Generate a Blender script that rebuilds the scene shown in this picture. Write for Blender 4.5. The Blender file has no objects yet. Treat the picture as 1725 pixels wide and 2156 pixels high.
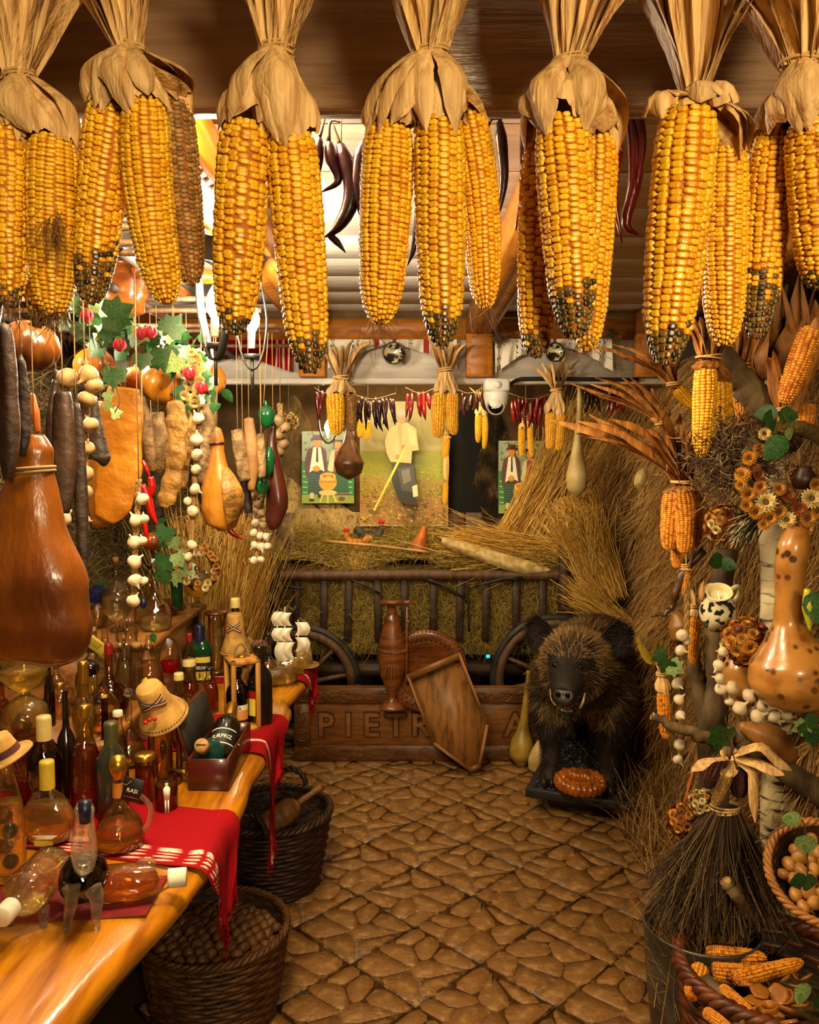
import bpy, bmesh, math, random
import numpy as np
from mathutils import Vector, Matrix, Euler, noise

random.seed(7); RNG = np.random.default_rng(7)
PI = math.pi; TAU = 2*PI
scene = bpy.context.scene
COL = scene.collection

# ---------------------------------------------------------------- camera
FPX, CX, CY, HOR, CAMH = 1750.0, 862.5, 1078.0, 960.0, 1.6
PITCH = math.atan((CY-HOR)/FPX)
cam_d = bpy.data.cameras.new('camera'); cam = bpy.data.objects.new('camera', cam_d); COL.objects.link(cam)
cam_d.sensor_fit = 'HORIZONTAL'; cam_d.sensor_width = 36; cam_d.lens = FPX/1725*36
cam_d.clip_start = .05
cam.location = (0, 0, CAMH); cam.rotation_euler = (PI/2-PITCH, 0, 0)
scene.camera = cam
FW = np.array([0, math.cos(PITCH), -math.sin(PITCH)]); UPV = np.array([0, math.sin(PITCH), math.cos(PITCH)])
def P(px, py, y):
    "point at world depth y seen at a pixel of the 1725x2156 photograph"
    r = FW+np.array([1., 0, 0])*(px-CX)/FPX+UPV*(CY-py)/FPX
    return np.array([0, 0, CAMH])+r*(y/r[1])
def PZ(px, py, z=0.0):
    r = FW+np.array([1., 0, 0])*(px-CX)/FPX+UPV*(CY-py)/FPX
    return np.array([0, 0, CAMH])+r*((z-CAMH)/r[2])
def S(n, y): return n*y/FPX          # pixels -> metres at depth y

# ---------------------------------------------------------------- world, lights, exposure
world = bpy.data.worlds.new('world'); scene.world = world; world.use_nodes = True
bg = world.node_tree.nodes['Background']; bg.inputs[0].default_value = (1, .72, .42, 1); bg.inputs[1].default_value = .022
def light(kind, name, loc, energy, color=(1, .74, .42), size=.3, rot=None, size_y=None, spread=None):
    d = bpy.data.lights.new(name, kind); d.energy = energy; d.color = color
    if kind == 'AREA':
        d.size = size
        if size_y: d.shape = 'RECTANGLE'; d.size_y = size_y
        if spread: d.spread = spread
    else: d.shadow_soft_size = size
    o = bpy.data.objects.new(name, d); COL.objects.link(o); o.location = loc
    if rot: o.rotation_euler = rot
    return o
def aim(loc, tgt): return (Vector(tgt)-Vector(loc)).to_track_quat('-Z', 'Y').to_euler()
L0 = (.5, -1.0, 1.95)
light('AREA', 'shop_lamp', L0, 44, (1, .79, .45), .35, aim(L0, (.2, 2.2, 1.2)))
L1 = (-.38, 1.32, 2.19)
light('AREA', 'added_room_light', L1, 54, (1, .76, .42), .5, aim(L1, (-.15, 2.4, .3)), .2)  # unseen area light added behind the beam to brighten table and floor
L2 = (-.1, 3.98, 2.1)
light('AREA', 'added_alcove_light', L2, 20, (1, .76, .38), .9, aim(L2, (.05, 4.8, .75)), .1)  # added fill light, hidden behind the fascia, brightens posters and wagon
scene.view_settings.view_transform = 'Standard'; scene.view_settings.look = 'None'
scene.view_settings.exposure = 0; scene.view_settings.gamma = 1; scene.view_settings.use_curve_mapping = False
cy = scene.cycles
cy.use_denoising = True; cy.max_bounces = 16; cy.transmission_bounces = 12; cy.transparent_max_bounces = 64
cy.diffuse_bounces = 3; cy.glossy_bounces = 3; cy.sample_clamp_indirect = 40; cy.blur_glossy = 1.0
cy.caustics_reflective = False; cy.caustics_refractive = False
cy.use_adaptive_sampling = True; cy.adaptive_threshold = .02

# ---------------------------------------------------------------- materials
def hx(c):
    if not isinstance(c, str): return tuple(c)+(1,)*(4-len(c))
    v = [int(c[i:i+2], 16)/255 for i in (0, 2, 4)]
    return tuple((x/12.92 if x <= .04045 else ((x+.055)/1.055)**2.4) for x in v)+(1,)
MATS = {}
def M(name, c='808080', c2=None, sc=8, rough=.55, bump=0, bsc=None, metal=0, trans=0, ior=1.45, rnd=0, tint=None,
      st=(1, 1, 1), spec=.5, sss=0, emis=0, coat=0, lo=.35, hi=.65, det=4, dist=.004, vor=None, sheen=0, c3=None, sc3=6, lo3=.4, hi3=.65):
    if name in MATS: return MATS[name]
    m = bpy.data.materials.new(name); MATS[name] = m; m.use_nodes = True
    N = m.node_tree.nodes; L = m.node_tree.links; b = N['Principled BSDF']
    b.inputs['Roughness'].default_value = rough; b.inputs['Metallic'].default_value = metal
    b.inputs['Specular IOR Level'].default_value = spec
    b.inputs['IOR'].default_value = ior; b.inputs['Transmission Weight'].default_value = trans
    b.inputs['Coat Weight'].default_value = coat
    b.inputs['Coat Roughness'].default_value = .12
    if sss: b.inputs['Subsurface Weight'].default_value = sss; b.inputs['Subsurface Radius'].default_value = (.01, .005, .002); b.inputs['Subsurface Scale'].default_value = .5
    if sheen: b.inputs['Sheen Weight'].default_value = sheen
    out = None
    tc = N.new('ShaderNodeTexCoord'); mp = N.new('ShaderNodeMapping'); mp.inputs['Scale'].default_value = st
    L.new(tc.outputs['Object'], mp.inputs[0])
    if tint:
        at = N.new('ShaderNodeAttribute'); at.attribute_name = 'tint'
        rp = N.new('ShaderNodeValToRGB'); e = rp.color_ramp.elements
        while len(e) < len(tint): e.new(.5)
        for k, (p_, cc) in enumerate(tint): e[k].position = p_; e[k].color = hx(cc)
        L.new(at.outputs['Fac'], rp.inputs[0]); out = rp.outputs[0]
    if c2 is not None:
        if vor:
            nz = N.new('ShaderNodeTexVoronoi'); nz.inputs['Scale'].default_value = sc; fo = nz.outputs['Distance']
        else:
            nz = N.new('ShaderNodeTexNoise'); nz.inputs['Scale'].default_value = sc; nz.inputs['Detail'].default_value = det; fo = nz.outputs['Fac']
        L.new(mp.outputs[0], nz.inputs['Vector'])
        mr = N.new('ShaderNodeMapRange'); mr.inputs[1].default_value = lo; mr.inputs[2].default_value = hi; L.new(fo, mr.inputs[0])
        mx = N.new('ShaderNodeMix'); mx.data_type = 'RGBA'
        L.new(mr.outputs[0], mx.inputs[0])
        if out: L.new(out, mx.inputs[6])
        else: mx.inputs[6].default_value = hx(c)
        mx.inputs[7].default_value = hx(c2); out = mx.outputs[2]
    if c3:
        n3 = N.new('ShaderNodeTexNoise'); n3.inputs['Scale'].default_value = sc3; n3.inputs['Detail'].default_value = 5; L.new(mp.outputs[0], n3.inputs['Vector'])
        m3 = N.new('ShaderNodeMapRange'); m3.inputs[1].default_value = lo3; m3.inputs[2].default_value = hi3; L.new(n3.outputs['Fac'], m3.inputs[0])
        x3 = N.new('ShaderNodeMix'); x3.data_type = 'RGBA'; L.new(m3.outputs[0], x3.inputs[0])
        if out: L.new(out, x3.inputs[6])
        else: x3.inputs[6].default_value = hx(c)
        x3.inputs[7].default_value = hx(c3); out = x3.outputs[2]
    if rnd:
        oi = N.new('ShaderNodeObjectInfo'); hs = N.new('ShaderNodeHueSaturation')
        mr2 = N.new('ShaderNodeMapRange'); mr2.inputs[3].default_value = 1-rnd; mr2.inputs[4].default_value = 1+rnd
        L.new(oi.outputs['Random'], mr2.inputs[0]); L.new(mr2.outputs[0], hs.inputs['Value'])
        if out: L.new(out, hs.inputs['Color'])
        else: hs.inputs['Color'].default_value = hx(c)
        out = hs.outputs[0]
    if out: L.new(out, b.inputs['Base Color'])
    else: b.inputs['Base Color'].default_value = hx(c)
    if emis:
        b.inputs['Emission Color'].default_value = hx(c); b.inputs['Emission Strength'].default_value = emis
    if bump:
        n2 = N.new('ShaderNodeTexNoise'); n2.inputs['Scale'].default_value = bsc or sc*3; n2.inputs['Detail'].default_value = 4
        L.new(mp.outputs[0], n2.inputs['Vector'])
        bp = N.new('ShaderNodeBump'); bp.inputs['Strength'].default_value = bump; bp.inputs['Distance'].default_value = dist
        L.new(n2.outputs['Fac'], bp.inputs['Height']); L.new(bp.outputs[0], b.inputs['Normal'])
    return m
def clear(name, tint='ffffff', gl=.2, rough=.035):
    "thin clear glass wall: see-through with fresnel reflections"
    if name in MATS: return MATS[name]
    m = bpy.data.materials.new(name); MATS[name] = m; m.use_nodes = True
    N = m.node_tree.nodes; L = m.node_tree.links; N.clear()
    o = N.new('ShaderNodeOutputMaterial'); t = N.new('ShaderNodeBsdfTransparent'); g = N.new('ShaderNodeBsdfGlossy')
    g.inputs['Roughness'].default_value = rough; t.inputs[0].default_value = hx(tint)
    tc = N.new('ShaderNodeTexCoord'); nz = N.new('ShaderNodeTexNoise'); nz.inputs['Scale'].default_value = 32; nz.inputs['Detail'].default_value = 1; L.new(tc.outputs['Object'], nz.inputs['Vector']); bp = N.new('ShaderNodeBump'); bp.inputs['Strength'].default_value = .8; bp.inputs['Distance'].default_value = .007; L.new(nz.outputs['Fac'], bp.inputs['Height']); L.new(bp.outputs[0], g.inputs['Normal'])
    lw = N.new('ShaderNodeLayerWeight'); lw.inputs[0].default_value = .22
    ma = N.new('ShaderNodeMath'); ma.operation = 'MULTIPLY_ADD'; ma.inputs[1].default_value = .75; ma.inputs[2].default_value = gl*.5
    L.new(lw.outputs['Fresnel'], ma.inputs[0])
    mx = N.new('ShaderNodeMixShader'); L.new(ma.outputs[0], mx.inputs[0]); L.new(t.outputs[0], mx.inputs[1]); L.new(g.outputs[0], mx.inputs[2])
    L.new(mx.outputs[0], o.inputs[0]); return m
def liquid(name, c, k=.45, ior=1.33, body=.12):
    "coloured spirit: part straight-through, part refracted, with a little cloudy body"
    if name in MATS: return MATS[name]
    m = bpy.data.materials.new(name); MATS[name] = m; m.use_nodes = True
    N = m.node_tree.nodes; L = m.node_tree.links; N.clear()
    o = N.new('ShaderNodeOutputMaterial'); t = N.new('ShaderNodeBsdfTransparent'); r = N.new('ShaderNodeBsdfGlass'); d = N.new('ShaderNodeBsdfDiffuse'); tl = N.new('ShaderNodeBsdfTranslucent'); dm = N.new('ShaderNodeMixShader'); dm.inputs[0].default_value = .7
    for n in (t, r, d, tl): n.inputs[0].default_value = hx(c)
    L.new(d.outputs[0], dm.inputs[1]); L.new(tl.outputs[0], dm.inputs[2])
    r.inputs['IOR'].default_value = ior; r.inputs['Roughness'].default_value = .02
    tc = N.new('ShaderNodeTexCoord'); nz = N.new('ShaderNodeTexNoise'); nz.inputs['Scale'].default_value = 26; nz.inputs['Detail'].default_value = 1; L.new(tc.outputs['Object'], nz.inputs['Vector']); bp = N.new('ShaderNodeBump'); bp.inputs['Strength'].default_value = .8; bp.inputs['Distance'].default_value = .009; L.new(nz.outputs['Fac'], bp.inputs['Height']); L.new(bp.outputs[0], r.inputs['Normal'])
    a = N.new('ShaderNodeMixShader'); a.inputs[0].default_value = 1-k; b = N.new('ShaderNodeMixShader'); b.inputs[0].default_value = body
    L.new(t.outputs[0], a.inputs[1]); L.new(r.outputs[0], a.inputs[2]); L.new(a.outputs[0], b.inputs[1]); L.new(dm.outputs[0], b.inputs[2])
    L.new(b.outputs[0], o.inputs[0]); return m

# ---------------------------------------------------------------- geometry helpers
class G:
    "collects vertices and faces; build() links them as ONE mesh object"
    def __init__(s): s.v = []; s.f = []; s.t = []; s.n = 0
    def add(s, V, F, t=None):
        V = np.asarray(V, float).reshape(-1, 3)
        s.v.append(V)
        if isinstance(F, np.ndarray): s.f.append(F+s.n)
        else:
            for k in sorted({len(f) for f in F}): s.f.append(np.array([f for f in F if len(f) == k])+s.n)
        s.t.append(np.full(len(V), .5) if t is None else (np.full(len(V), t) if np.isscalar(t) else np.asarray(t, float)))
        s.n += len(V); return s
    def mesh(s, name, mat, smooth=True):
        V = np.concatenate(s.v); me = bpy.data.meshes.new(name)
        nl = sum(f.size for f in s.f); nf = sum(len(f) for f in s.f)
        me.vertices.add(len(V)); me.vertices.foreach_set('co', V.ravel())
        me.loops.add(nl); me.polygons.add(nf)
        me.loops.foreach_set('vertex_index', np.concatenate([f.ravel() for f in s.f]).astype(np.int32))
        tot = np.concatenate([np.full(len(f), f.shape[1]) for f in s.f]); st = np.concatenate([[0], np.cumsum(tot)[:-1]])
        me.polygons.foreach_set('loop_start', st.astype(np.int32)); me.polygons.foreach_set('loop_total', tot.astype(np.int32))
        if smooth: me.polygons.foreach_set('use_smooth', np.ones(nf, bool))
        a = me.attributes.new('tint', 'FLOAT', 'POINT'); a.data.foreach_set('value', np.concatenate(s.t).astype(np.float32))
        me.update(calc_edges=True); me.validate(); me.materials.append(mat); return me
    def build(s, name, mat, parent=None, smooth=True, **k):
        return obj(name, s.mesh(name, mat, smooth), parent, **k)
def obj(name, me, parent=None, loc=None, rot=None, scale=None, label=None, cat=None, group=None, kind=None):
    o = bpy.data.objects.new(name, me); COL.objects.link(o)
    if parent: o.parent = parent
    if loc is not None: o.location = tuple(loc)
    if rot is not None: o.rotation_euler = rot
    if scale is not None: o.scale = (scale,)*3 if np.isscalar(scale) else scale
    for k, v in (('label', label), ('category', cat), ('group', group), ('kind', kind)):
        if v: o[k] = v
    return o
def thing(name, label, cat, loc=(0, 0, 0), rot=(0, 0, 0), group=None, scale=None):
    return obj(name, None, None, loc, rot, scale, label, cat, group)
def hang_string(t, p, ztop, m, r=.0011):
    "thread from a local point straight up to world height ztop"
    G().add(*tube([p, [p[0], p[1], ztop-t.location[2]]], r, 5)).build('string', m, t)
def smoothstep(a, b, x): t = np.clip((x-a)/(b-a), 0, 1); return t*t*(3-2*t)

def grid(nu, nv, fn, wrap=False):
    U = np.linspace(0, 1, nu, endpoint=not wrap); Vv = np.linspace(0, 1, nv)
    uu, vv = np.meshgrid(U, Vv); pts = np.stack(fn(uu.ravel(), vv.ravel()), -1)
    i = np.arange(nu if wrap else nu-1); j = np.arange(nv-1); ii, jj = np.meshgrid(i, j); ii = ii.ravel(); jj = jj.ravel(); i2 = (ii+1) % nu
    F = np.stack([jj*nu+ii, jj*nu+i2, (jj+1)*nu+i2, (jj+1)*nu+ii], -1)
    return pts, F
def lathe(prof, seg=24, sx=1, sy=1, wob=None):
    "prof: (r,z) list; r=0 ends become poles"
    pr = [(max(r, 1e-5), z) for r, z in prof]; n = len(pr); a = np.arange(seg)/seg*TAU
    V = np.zeros((n, seg, 3))
    for k, (r, z) in enumerate(pr):
        rr = r*(wob(a, z) if wob else 1)
        V[k, :, 0] = rr*np.cos(a)*sx; V[k, :, 1] = rr*np.sin(a)*sy; V[k, :, 2] = z
    j, i = np.meshgrid(np.arange(n-1), np.arange(seg), indexing='ij'); j = j.ravel(); i = i.ravel(); i2 = (i+1) % seg
    return V.reshape(-1, 3), np.stack([j*seg+i, j*seg+i2, (j+1)*seg+i2, (j+1)*seg+i], -1)
def spl(pts, n):
    "catmull-rom resample"
    p = np.asarray(pts, float); m = len(p)
    if m == 2: return p[0]+(p[1]-p[0])*np.linspace(0, 1, n)[:, None]
    q = np.vstack([2*p[0]-p[1], p, 2*p[-1]-p[-2]]); t = np.linspace(0, m-1-1e-9, n); k = t.astype(int); u = (t-k)[:, None]
    a, b, c, d = q[k], q[k+1], q[k+2], q[k+3]
    return .5*((2*b)+(-a+c)*u+(2*a-5*b+4*c-d)*u*u+(-a+3*b-3*c+d)*u**3)
def frames(p):
    T = np.gradient(p, axis=0); T /= np.linalg.norm(T, axis=1)[:, None]+1e-12
    ref = np.array([0, 0, 1.]) if abs(T[0][2]) < .9 else np.array([1., 0, 0])
    A = np.zeros_like(p); u = np.cross(T[0], ref); u /= np.linalg.norm(u); A[0] = u
    for k in range(1, len(p)):
        u = A[k-1]-T[k]*np.dot(A[k-1], T[k]); A[k] = u/(np.linalg.norm(u)+1e-12)
    return T, A, np.cross(T, A)
def tube(pts, r, seg=8, n=None, cap=True, flat=1.0):
    p = spl(pts, n) if n else np.asarray(pts, float)
    rr = np.interp(np.linspace(0, 1, len(p)), np.linspace(0, 1, len(r)), r) if np.ndim(r) else np.full(len(p), r)
    T, A, B = frames(p); a = np.arange(seg)/seg*TAU
    V = p[:, None]+rr[:, None, None]*(np.cos(a)[None, :, None]*A[:, None]+flat*np.sin(a)[None, :, None]*B[:, None])
    n_ = len(p); j, i = np.meshgrid(np.arange(n_-1), np.arange(seg), indexing='ij'); j = j.ravel(); i = i.ravel(); i2 = (i+1) % seg
    F = [np.stack([j*seg+i, j*seg+i2, (j+1)*seg+i2, (j+1)*seg+i], -1)]
    V = V.reshape(-1, 3)
    if cap:
        V = np.vstack([V, p[0], p[-1]]); c0 = len(V)-2; i = np.arange(seg); i2 = (i+1) % seg
        tri = np.vstack([np.stack([i2, i, np.full(seg, c0)], -1), np.stack([i+(n_-1)*seg, i2+(n_-1)*seg, np.full(seg, c0+1)], -1)])
        return V, [tuple(f) for f in F[0]]+[tuple(f) for f in tri]
    return V, F[0]
def box(s, c=(0, 0, 0), R=None, bev=0):
    x, y, z = np.array(s)/2
    if bev:
        b = min(bev, x*.9, y*.9, z*.9); bm = bmesh.new(); bmesh.ops.create_cube(bm, size=1)
        bmesh.ops.scale(bm, vec=(2*x, 2*y, 2*z), verts=bm.verts)
        bmesh.ops.bevel(bm, geom=list(bm.edges), offset=b, segments=1, affect='EDGES')
        V = np.array([v.co[:] for v in bm.verts]); F = [tuple(v.index for v in f.verts) for f in bm.faces]; bm.free()
    else:
        V = np.array([(i, j, k) for i in (-x, x) for j in (-y, y) for k in (-z, z)])
        F = [(0, 1, 3, 2), (4, 6, 7, 5), (0, 4, 5, 1), (2, 3, 7, 6), (0, 2, 6, 4), (1, 5, 7, 3)]
    if R is not None: V = V@np.array(R).T
    return V+np.array(c), F
def bar(a, b, w, t, bev=.0):
    "beam from a to b, w wide (roughly sideways), t the other way"
    a = np.asarray(a, float); b = np.asarray(b, float); d = b-a; Ln = np.linalg.norm(d)
    q = Vector(d).to_track_quat('X', 'Z').to_matrix()
    return box((Ln, w, t), (a+b)/2, np.array(q), bev)
def ball(r, c=(0, 0, 0), seg=12, ring=8, R=None):
    r = np.full(3, r) if np.isscalar(r) else np.array(r)
    pr = [(math.sin(PI*k/ring), -math.cos(PI*k/ring)) for k in range(ring+1)]
    V, F = lathe(pr, seg); V = V*r
    if R is not None: V = V@np.array(R).T
    return V+np.array(c), F
def prism(pts, d, axis='y', c=(0, 0, 0)):
    "extrude a 2-D outline (x,z) by depth d along y (or (x,y) along z)"
    n = len(pts); p = np.array(pts, float)
    if axis == 'y':
        a = np.stack([p[:, 0], np.full(n, -d/2), p[:, 1]], -1); b = a+np.array([0, d, 0])
    else:
        a = np.stack([p[:, 0], p[:, 1], np.full(n, -d/2)], -1); b = a+np.array([0, 0, d])
    F = [tuple(range(n)), tuple(range(2*n-1, n-1, -1))]+[(k, n+k, n+(k+1) % n, (k+1) % n) for k in range(n)]
    return np.vstack([a, b])+np.array(c), F
def strands(root, d, ln, rad, segs=3, curl=.3, grav=0., sides=3, rng=RNG, tip=.25):
    "many thin stalks at once: root (N,3), direction (N,3), length (N)"
    N = len(root); d = d/(np.linalg.norm(d, axis=1)[:, None]+1e-9); ln = np.broadcast_to(np.asarray(ln, float), (N,)); rad = np.broadcast_to(np.asarray(rad, float), (N,))
    pts = np.zeros((N, segs+1, 3)); pts[:, 0] = root; cur = d.copy(); c = rng.normal(0, curl, (N, 3))
    for k in range(segs):
        pts[:, k+1] = pts[:, k]+cur*(ln/segs)[:, None]
        cur = cur+c/segs+np.array([0, 0, -grav/segs]); cur /= np.linalg.norm(cur, axis=1)[:, None]
    ref = rng.normal(0, 1, (N, 3)); A = np.cross(d, ref); A /= np.linalg.norm(A, axis=1)[:, None]+1e-9; B = np.cross(d, A)
    a = np.arange(sides)/sides*TAU if sides > 2 else np.array([0, PI])
    w = np.linspace(1, tip, segs+1)[None, :, None, None]*rad[:, None, None, None]
    off = np.cos(a)[None, None, :, None]*A[:, None, None]+np.sin(a)[None, None, :, None]*B[:, None, None]
    V = pts[:, :, None]+w*off
    n = np.arange(N); base = n*(segs+1)*sides; fl = []
    for k in range(segs):
        for i in range(sides if sides > 2 else 1):
            i2 = (i+1) % sides
            fl.append(np.stack([base+k*sides+i, base+k*sides+i2, base+(k+1)*sides+i2, base+(k+1)*sides+i], -1))
    t = np.repeat(rng.random(N), (segs+1)*sides)
    return V.reshape(-1, 3), np.concatenate(fl), t
def align(d, spin=0.):
    "euler turning local -Z onto d"
    q = Vector((0, 0, -1)).rotation_difference(Vector(d).normalized()); return (q.to_matrix()@Matrix.Rotation(spin, 3, 'Z')).to_euler()
def text_mesh(s, size, mat, depth=.002, bend=0, align_='CENTER', sx=1, bold=0):
    "lettering as geometry, x right, z up, facing -y; bend = radius of the surface it wraps"
    cu = bpy.data.curves.new('lettering', 'FONT'); cu.body = s; cu.size = size; cu.extrude = depth/2; cu.align_x = align_; cu.align_y = 'CENTER'; cu.offset = bold; cu.resolution_u = 2
    o = bpy.data.objects.new('lettering', cu); COL.objects.link(o); dg = bpy.context.evaluated_depsgraph_get()
    me = bpy.data.meshes.new_from_object(o.evaluated_get(dg)); bpy.data.objects.remove(o)
    for v in me.vertices:
        x, y, z = v.co; x *= sx
        if bend: a = x/bend; v.co = ((bend+z)*math.sin(a), -(bend+z)*math.cos(a), y)
        else: v.co = (x, -z, y)
    me.materials.clear(); me.materials.append(mat); return me
def remesh(g, voxel, mat, name, smooth=6):
    "weld overlapping closed shapes into one continuous skin"
    me = g.mesh(name, mat); o = obj(name, me); mo = o.modifiers.new('r', 'REMESH'); mo.mode = 'VOXEL'; mo.voxel_size = voxel
    if smooth: ms = o.modifiers.new('s', 'SMOOTH'); ms.iterations = smooth; ms.factor = .5
    dg = bpy.context.evaluated_depsgraph_get(); m2 = bpy.data.meshes.new_from_object(o.evaluated_get(dg)); bpy.data.objects.remove(o)
    m2.materials.clear(); m2.materials.append(mat)
    m2.polygons.foreach_set('use_smooth', np.ones(len(m2.polygons), bool)); return m2

# ================================================================ the room
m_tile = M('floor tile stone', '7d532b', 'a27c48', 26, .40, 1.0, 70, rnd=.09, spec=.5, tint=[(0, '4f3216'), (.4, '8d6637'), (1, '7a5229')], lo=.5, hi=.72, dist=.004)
m_grout = M('floor grout', '3f2913', '4f351b', 20, .7)
m_wall = M('dark rough wall', '4a331b', '7a5a34', 5, .9, .6, 30)
m_white = M('whitewashed wood', 'cdc3b6', 'b7ab9c', 6, .55, .35, 18, st=(1, 6, 6), spec=.4)
m_pine = M('varnished pine', 'b87222', '96530f', 7, .38, .3, 30, st=(1, 8, 8))
m_pineY = M('varnished pine rafter', 'bd7a28', '9c5a14', 7, .38, .3, 30, st=(8, 1, 8))
m_carve = M('carved pine relief', 'a9681f', '8a4d10', 9, .42, .2, 30)
m_beam = M('dark painted beam', '94755a', '7a5c42', 3, .28, .7, 8, st=(1, 10, 14), spec=.6, dist=.006)

g = G(); g.add(*box((3.6, 7.6, .02), (0, 2.1, -.03)))
floor = g.build('floor', m_grout, kind='structure')
def clip(poly, n, c):
    out = []
    for k in range(len(poly)):
        a, b = poly[k], poly[(k+1) % len(poly)]; da = np.dot(a, n)-c; db = np.dot(b, n)-c
        if da <= 0: out.append(a)
        if (da < 0) != (db < 0) and abs(da-db) > 1e-12: out.append(a+(b-a)*(da/(da-db)))
    return out
def chaikin(p, k=1):
    for _ in range(k): p = [q for a, b in zip(p, p[1:]+p[:1]) for q in (a*.8+b*.2, a*.2+b*.8)]
    return p
TS = .291
def tile_mesh(seed):
    rg = random.Random(seed); pts = []
    while len(pts) < 8:
        q = np.array([rg.uniform(-.46, .46), rg.uniform(-.46, .46)])*TS
        if all(np.linalg.norm(q-o) > TS*.21 for o in pts): pts.append(q)
    g = G(); g.add(*box((TS-.005, TS-.005, .012), (0, 0, -.0082)), 0)
    for i, p in enumerate(pts):
        h = TS/2-.0052; poly = [np.array(c_) for c_ in ((-h, -h), (h, -h), (h, h), (-h, h))]
        for j, q in enumerate(pts):
            if i != j:
                n = (q-p)/np.linalg.norm(q-p); poly = clip(poly, n, np.dot(n, (p+q)/2)-rg.uniform(.0016, .0034))
                if len(poly) < 3: break
        if len(poly) < 3: continue
        poly = [v+np.array([rg.uniform(-1, 1), rg.uniform(-1, 1)])*.007 for v in poly]
        poly = chaikin(poly, 1); n = len(poly); c = sum(poly)/n; tp = []
        up = rg.uniform(-.0006, .0006)
        for v in poly:
            d = c-v; tp.append(v+d/np.linalg.norm(d)*.0022)
        V = [(*v, -.0026) for v in poly]+[(*v, -.0005+up) for v in tp]+[(*c, up)]
        F = [(k, (k+1) % n, n+(k+1) % n, n+k) for k in range(n)]+[(n+k, n+(k+1) % n, 2*n) for k in range(n)]
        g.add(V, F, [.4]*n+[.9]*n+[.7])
    return g.mesh('tile', m_tile, False)
tms = [tile_mesh(s) for s in (3, 11)]
TA = math.radians(-45.2); ux = np.array([math.cos(TA), math.sin(TA)]); uy = np.array([-ux[1], ux[0]]); rgt = random.Random(5)
for i in range(-14, 15):
    for j in range(-14, 15):
        c = np.array([.225, 2.936])+ux*TS*(i+.5)+uy*TS*(j+.5)
        if -1.0 < c[0] < 1.35 and 1.75 < c[1] < 4.8 and not (c[0] < -.8 and c[1] < 3) and abs(c[0]) < c[1]*.56+.15:
            obj('tile', tms[rgt.random() < .4], floor, (c[0], c[1], 0), (0, 0, TA+rgt.choice([0, 0, PI, PI/2])))

def sbox(name, s, c, m, bev=0, kind='structure', parent=None, smooth=False):
    g = G(); g.add(*box(s, c, None, bev)); return g.build(name, m, parent, smooth, kind=kind if parent is None else None)
sbox('wall_left', (.06, 7.4, 2.5), (-1.58, 2.0, 1.2), m_wall)
sbox('wall_right', (.06, 7.4, 2.5), (1.6, 2.0, 1.2), m_wall)
BACKY = 5.05
sbox('wall_back', (3.3, .06, 2.5), (0, BACKY+.03, 1.2), m_wall)
CEIL = 2.25
ceil = sbox('ceiling', (3.3, 7.4, .03), (0, 2.0, CEIL+.045), m_white)
y = -1.4; k = 0
while y < 3.9:
    w = .28+.0*k; g = G(); g.add(*box((3.2, w-.006, .025), (0, y+w/2, CEIL+.0125+.002*(k % 2)), None, .003)); g.build('plank', m_white, ceil, False); y += w; k += 1
# alcove ceiling behind the white fascia
sbox('ceiling_alcove', (3.2, 1.25, .03), (0, 4.42, 2.24), m_wall)
# dark beam the corn hangs on
bz0 = P(862, 226, 1.0)[2]
g = G(); g.add(*box((3.2, .035, .5), (0, 1.02, bz0+.25), None, .004)); beam = g.build('trim_1', m_beam, None, False, kind='structure')
# far fascia: pine cornice with carved arches above, white board below
FY = 3.82
zc0 = P(862, 714, FY)[2]; zc1 = P(862, 664, FY)[2]; zb = P(862, 796, FY)[2]
corn = sbox('trim_2', (3.0, .05, CEIL-zc0+.02), (0, FY+.06, (CEIL+zc0)/2), m_pine)
g = G()
x = -1.4
while x < 1.4:
    for rr in (.055, .043):
        a = np.linspace(0, PI, 10); pts = np.stack([x+rr*np.cos(a), np.full(10, FY+.034), zc0+.004+rr*.8*np.sin(a)], -1); g.add(*tube(pts, .004, 5))
    x += .115
g.build('carved_arches', m_carve, corn)
fas = sbox('trim_3', (3.0, .05, zc0-zb), (0, FY+.05, (zc0+zb)/2), m_white)
g = G(); g.add(*box((3.0, .07, .028), (0, FY+.05, zb-.012), None, .004)); g.build('lower_rail', m_white, fas, False)
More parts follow.
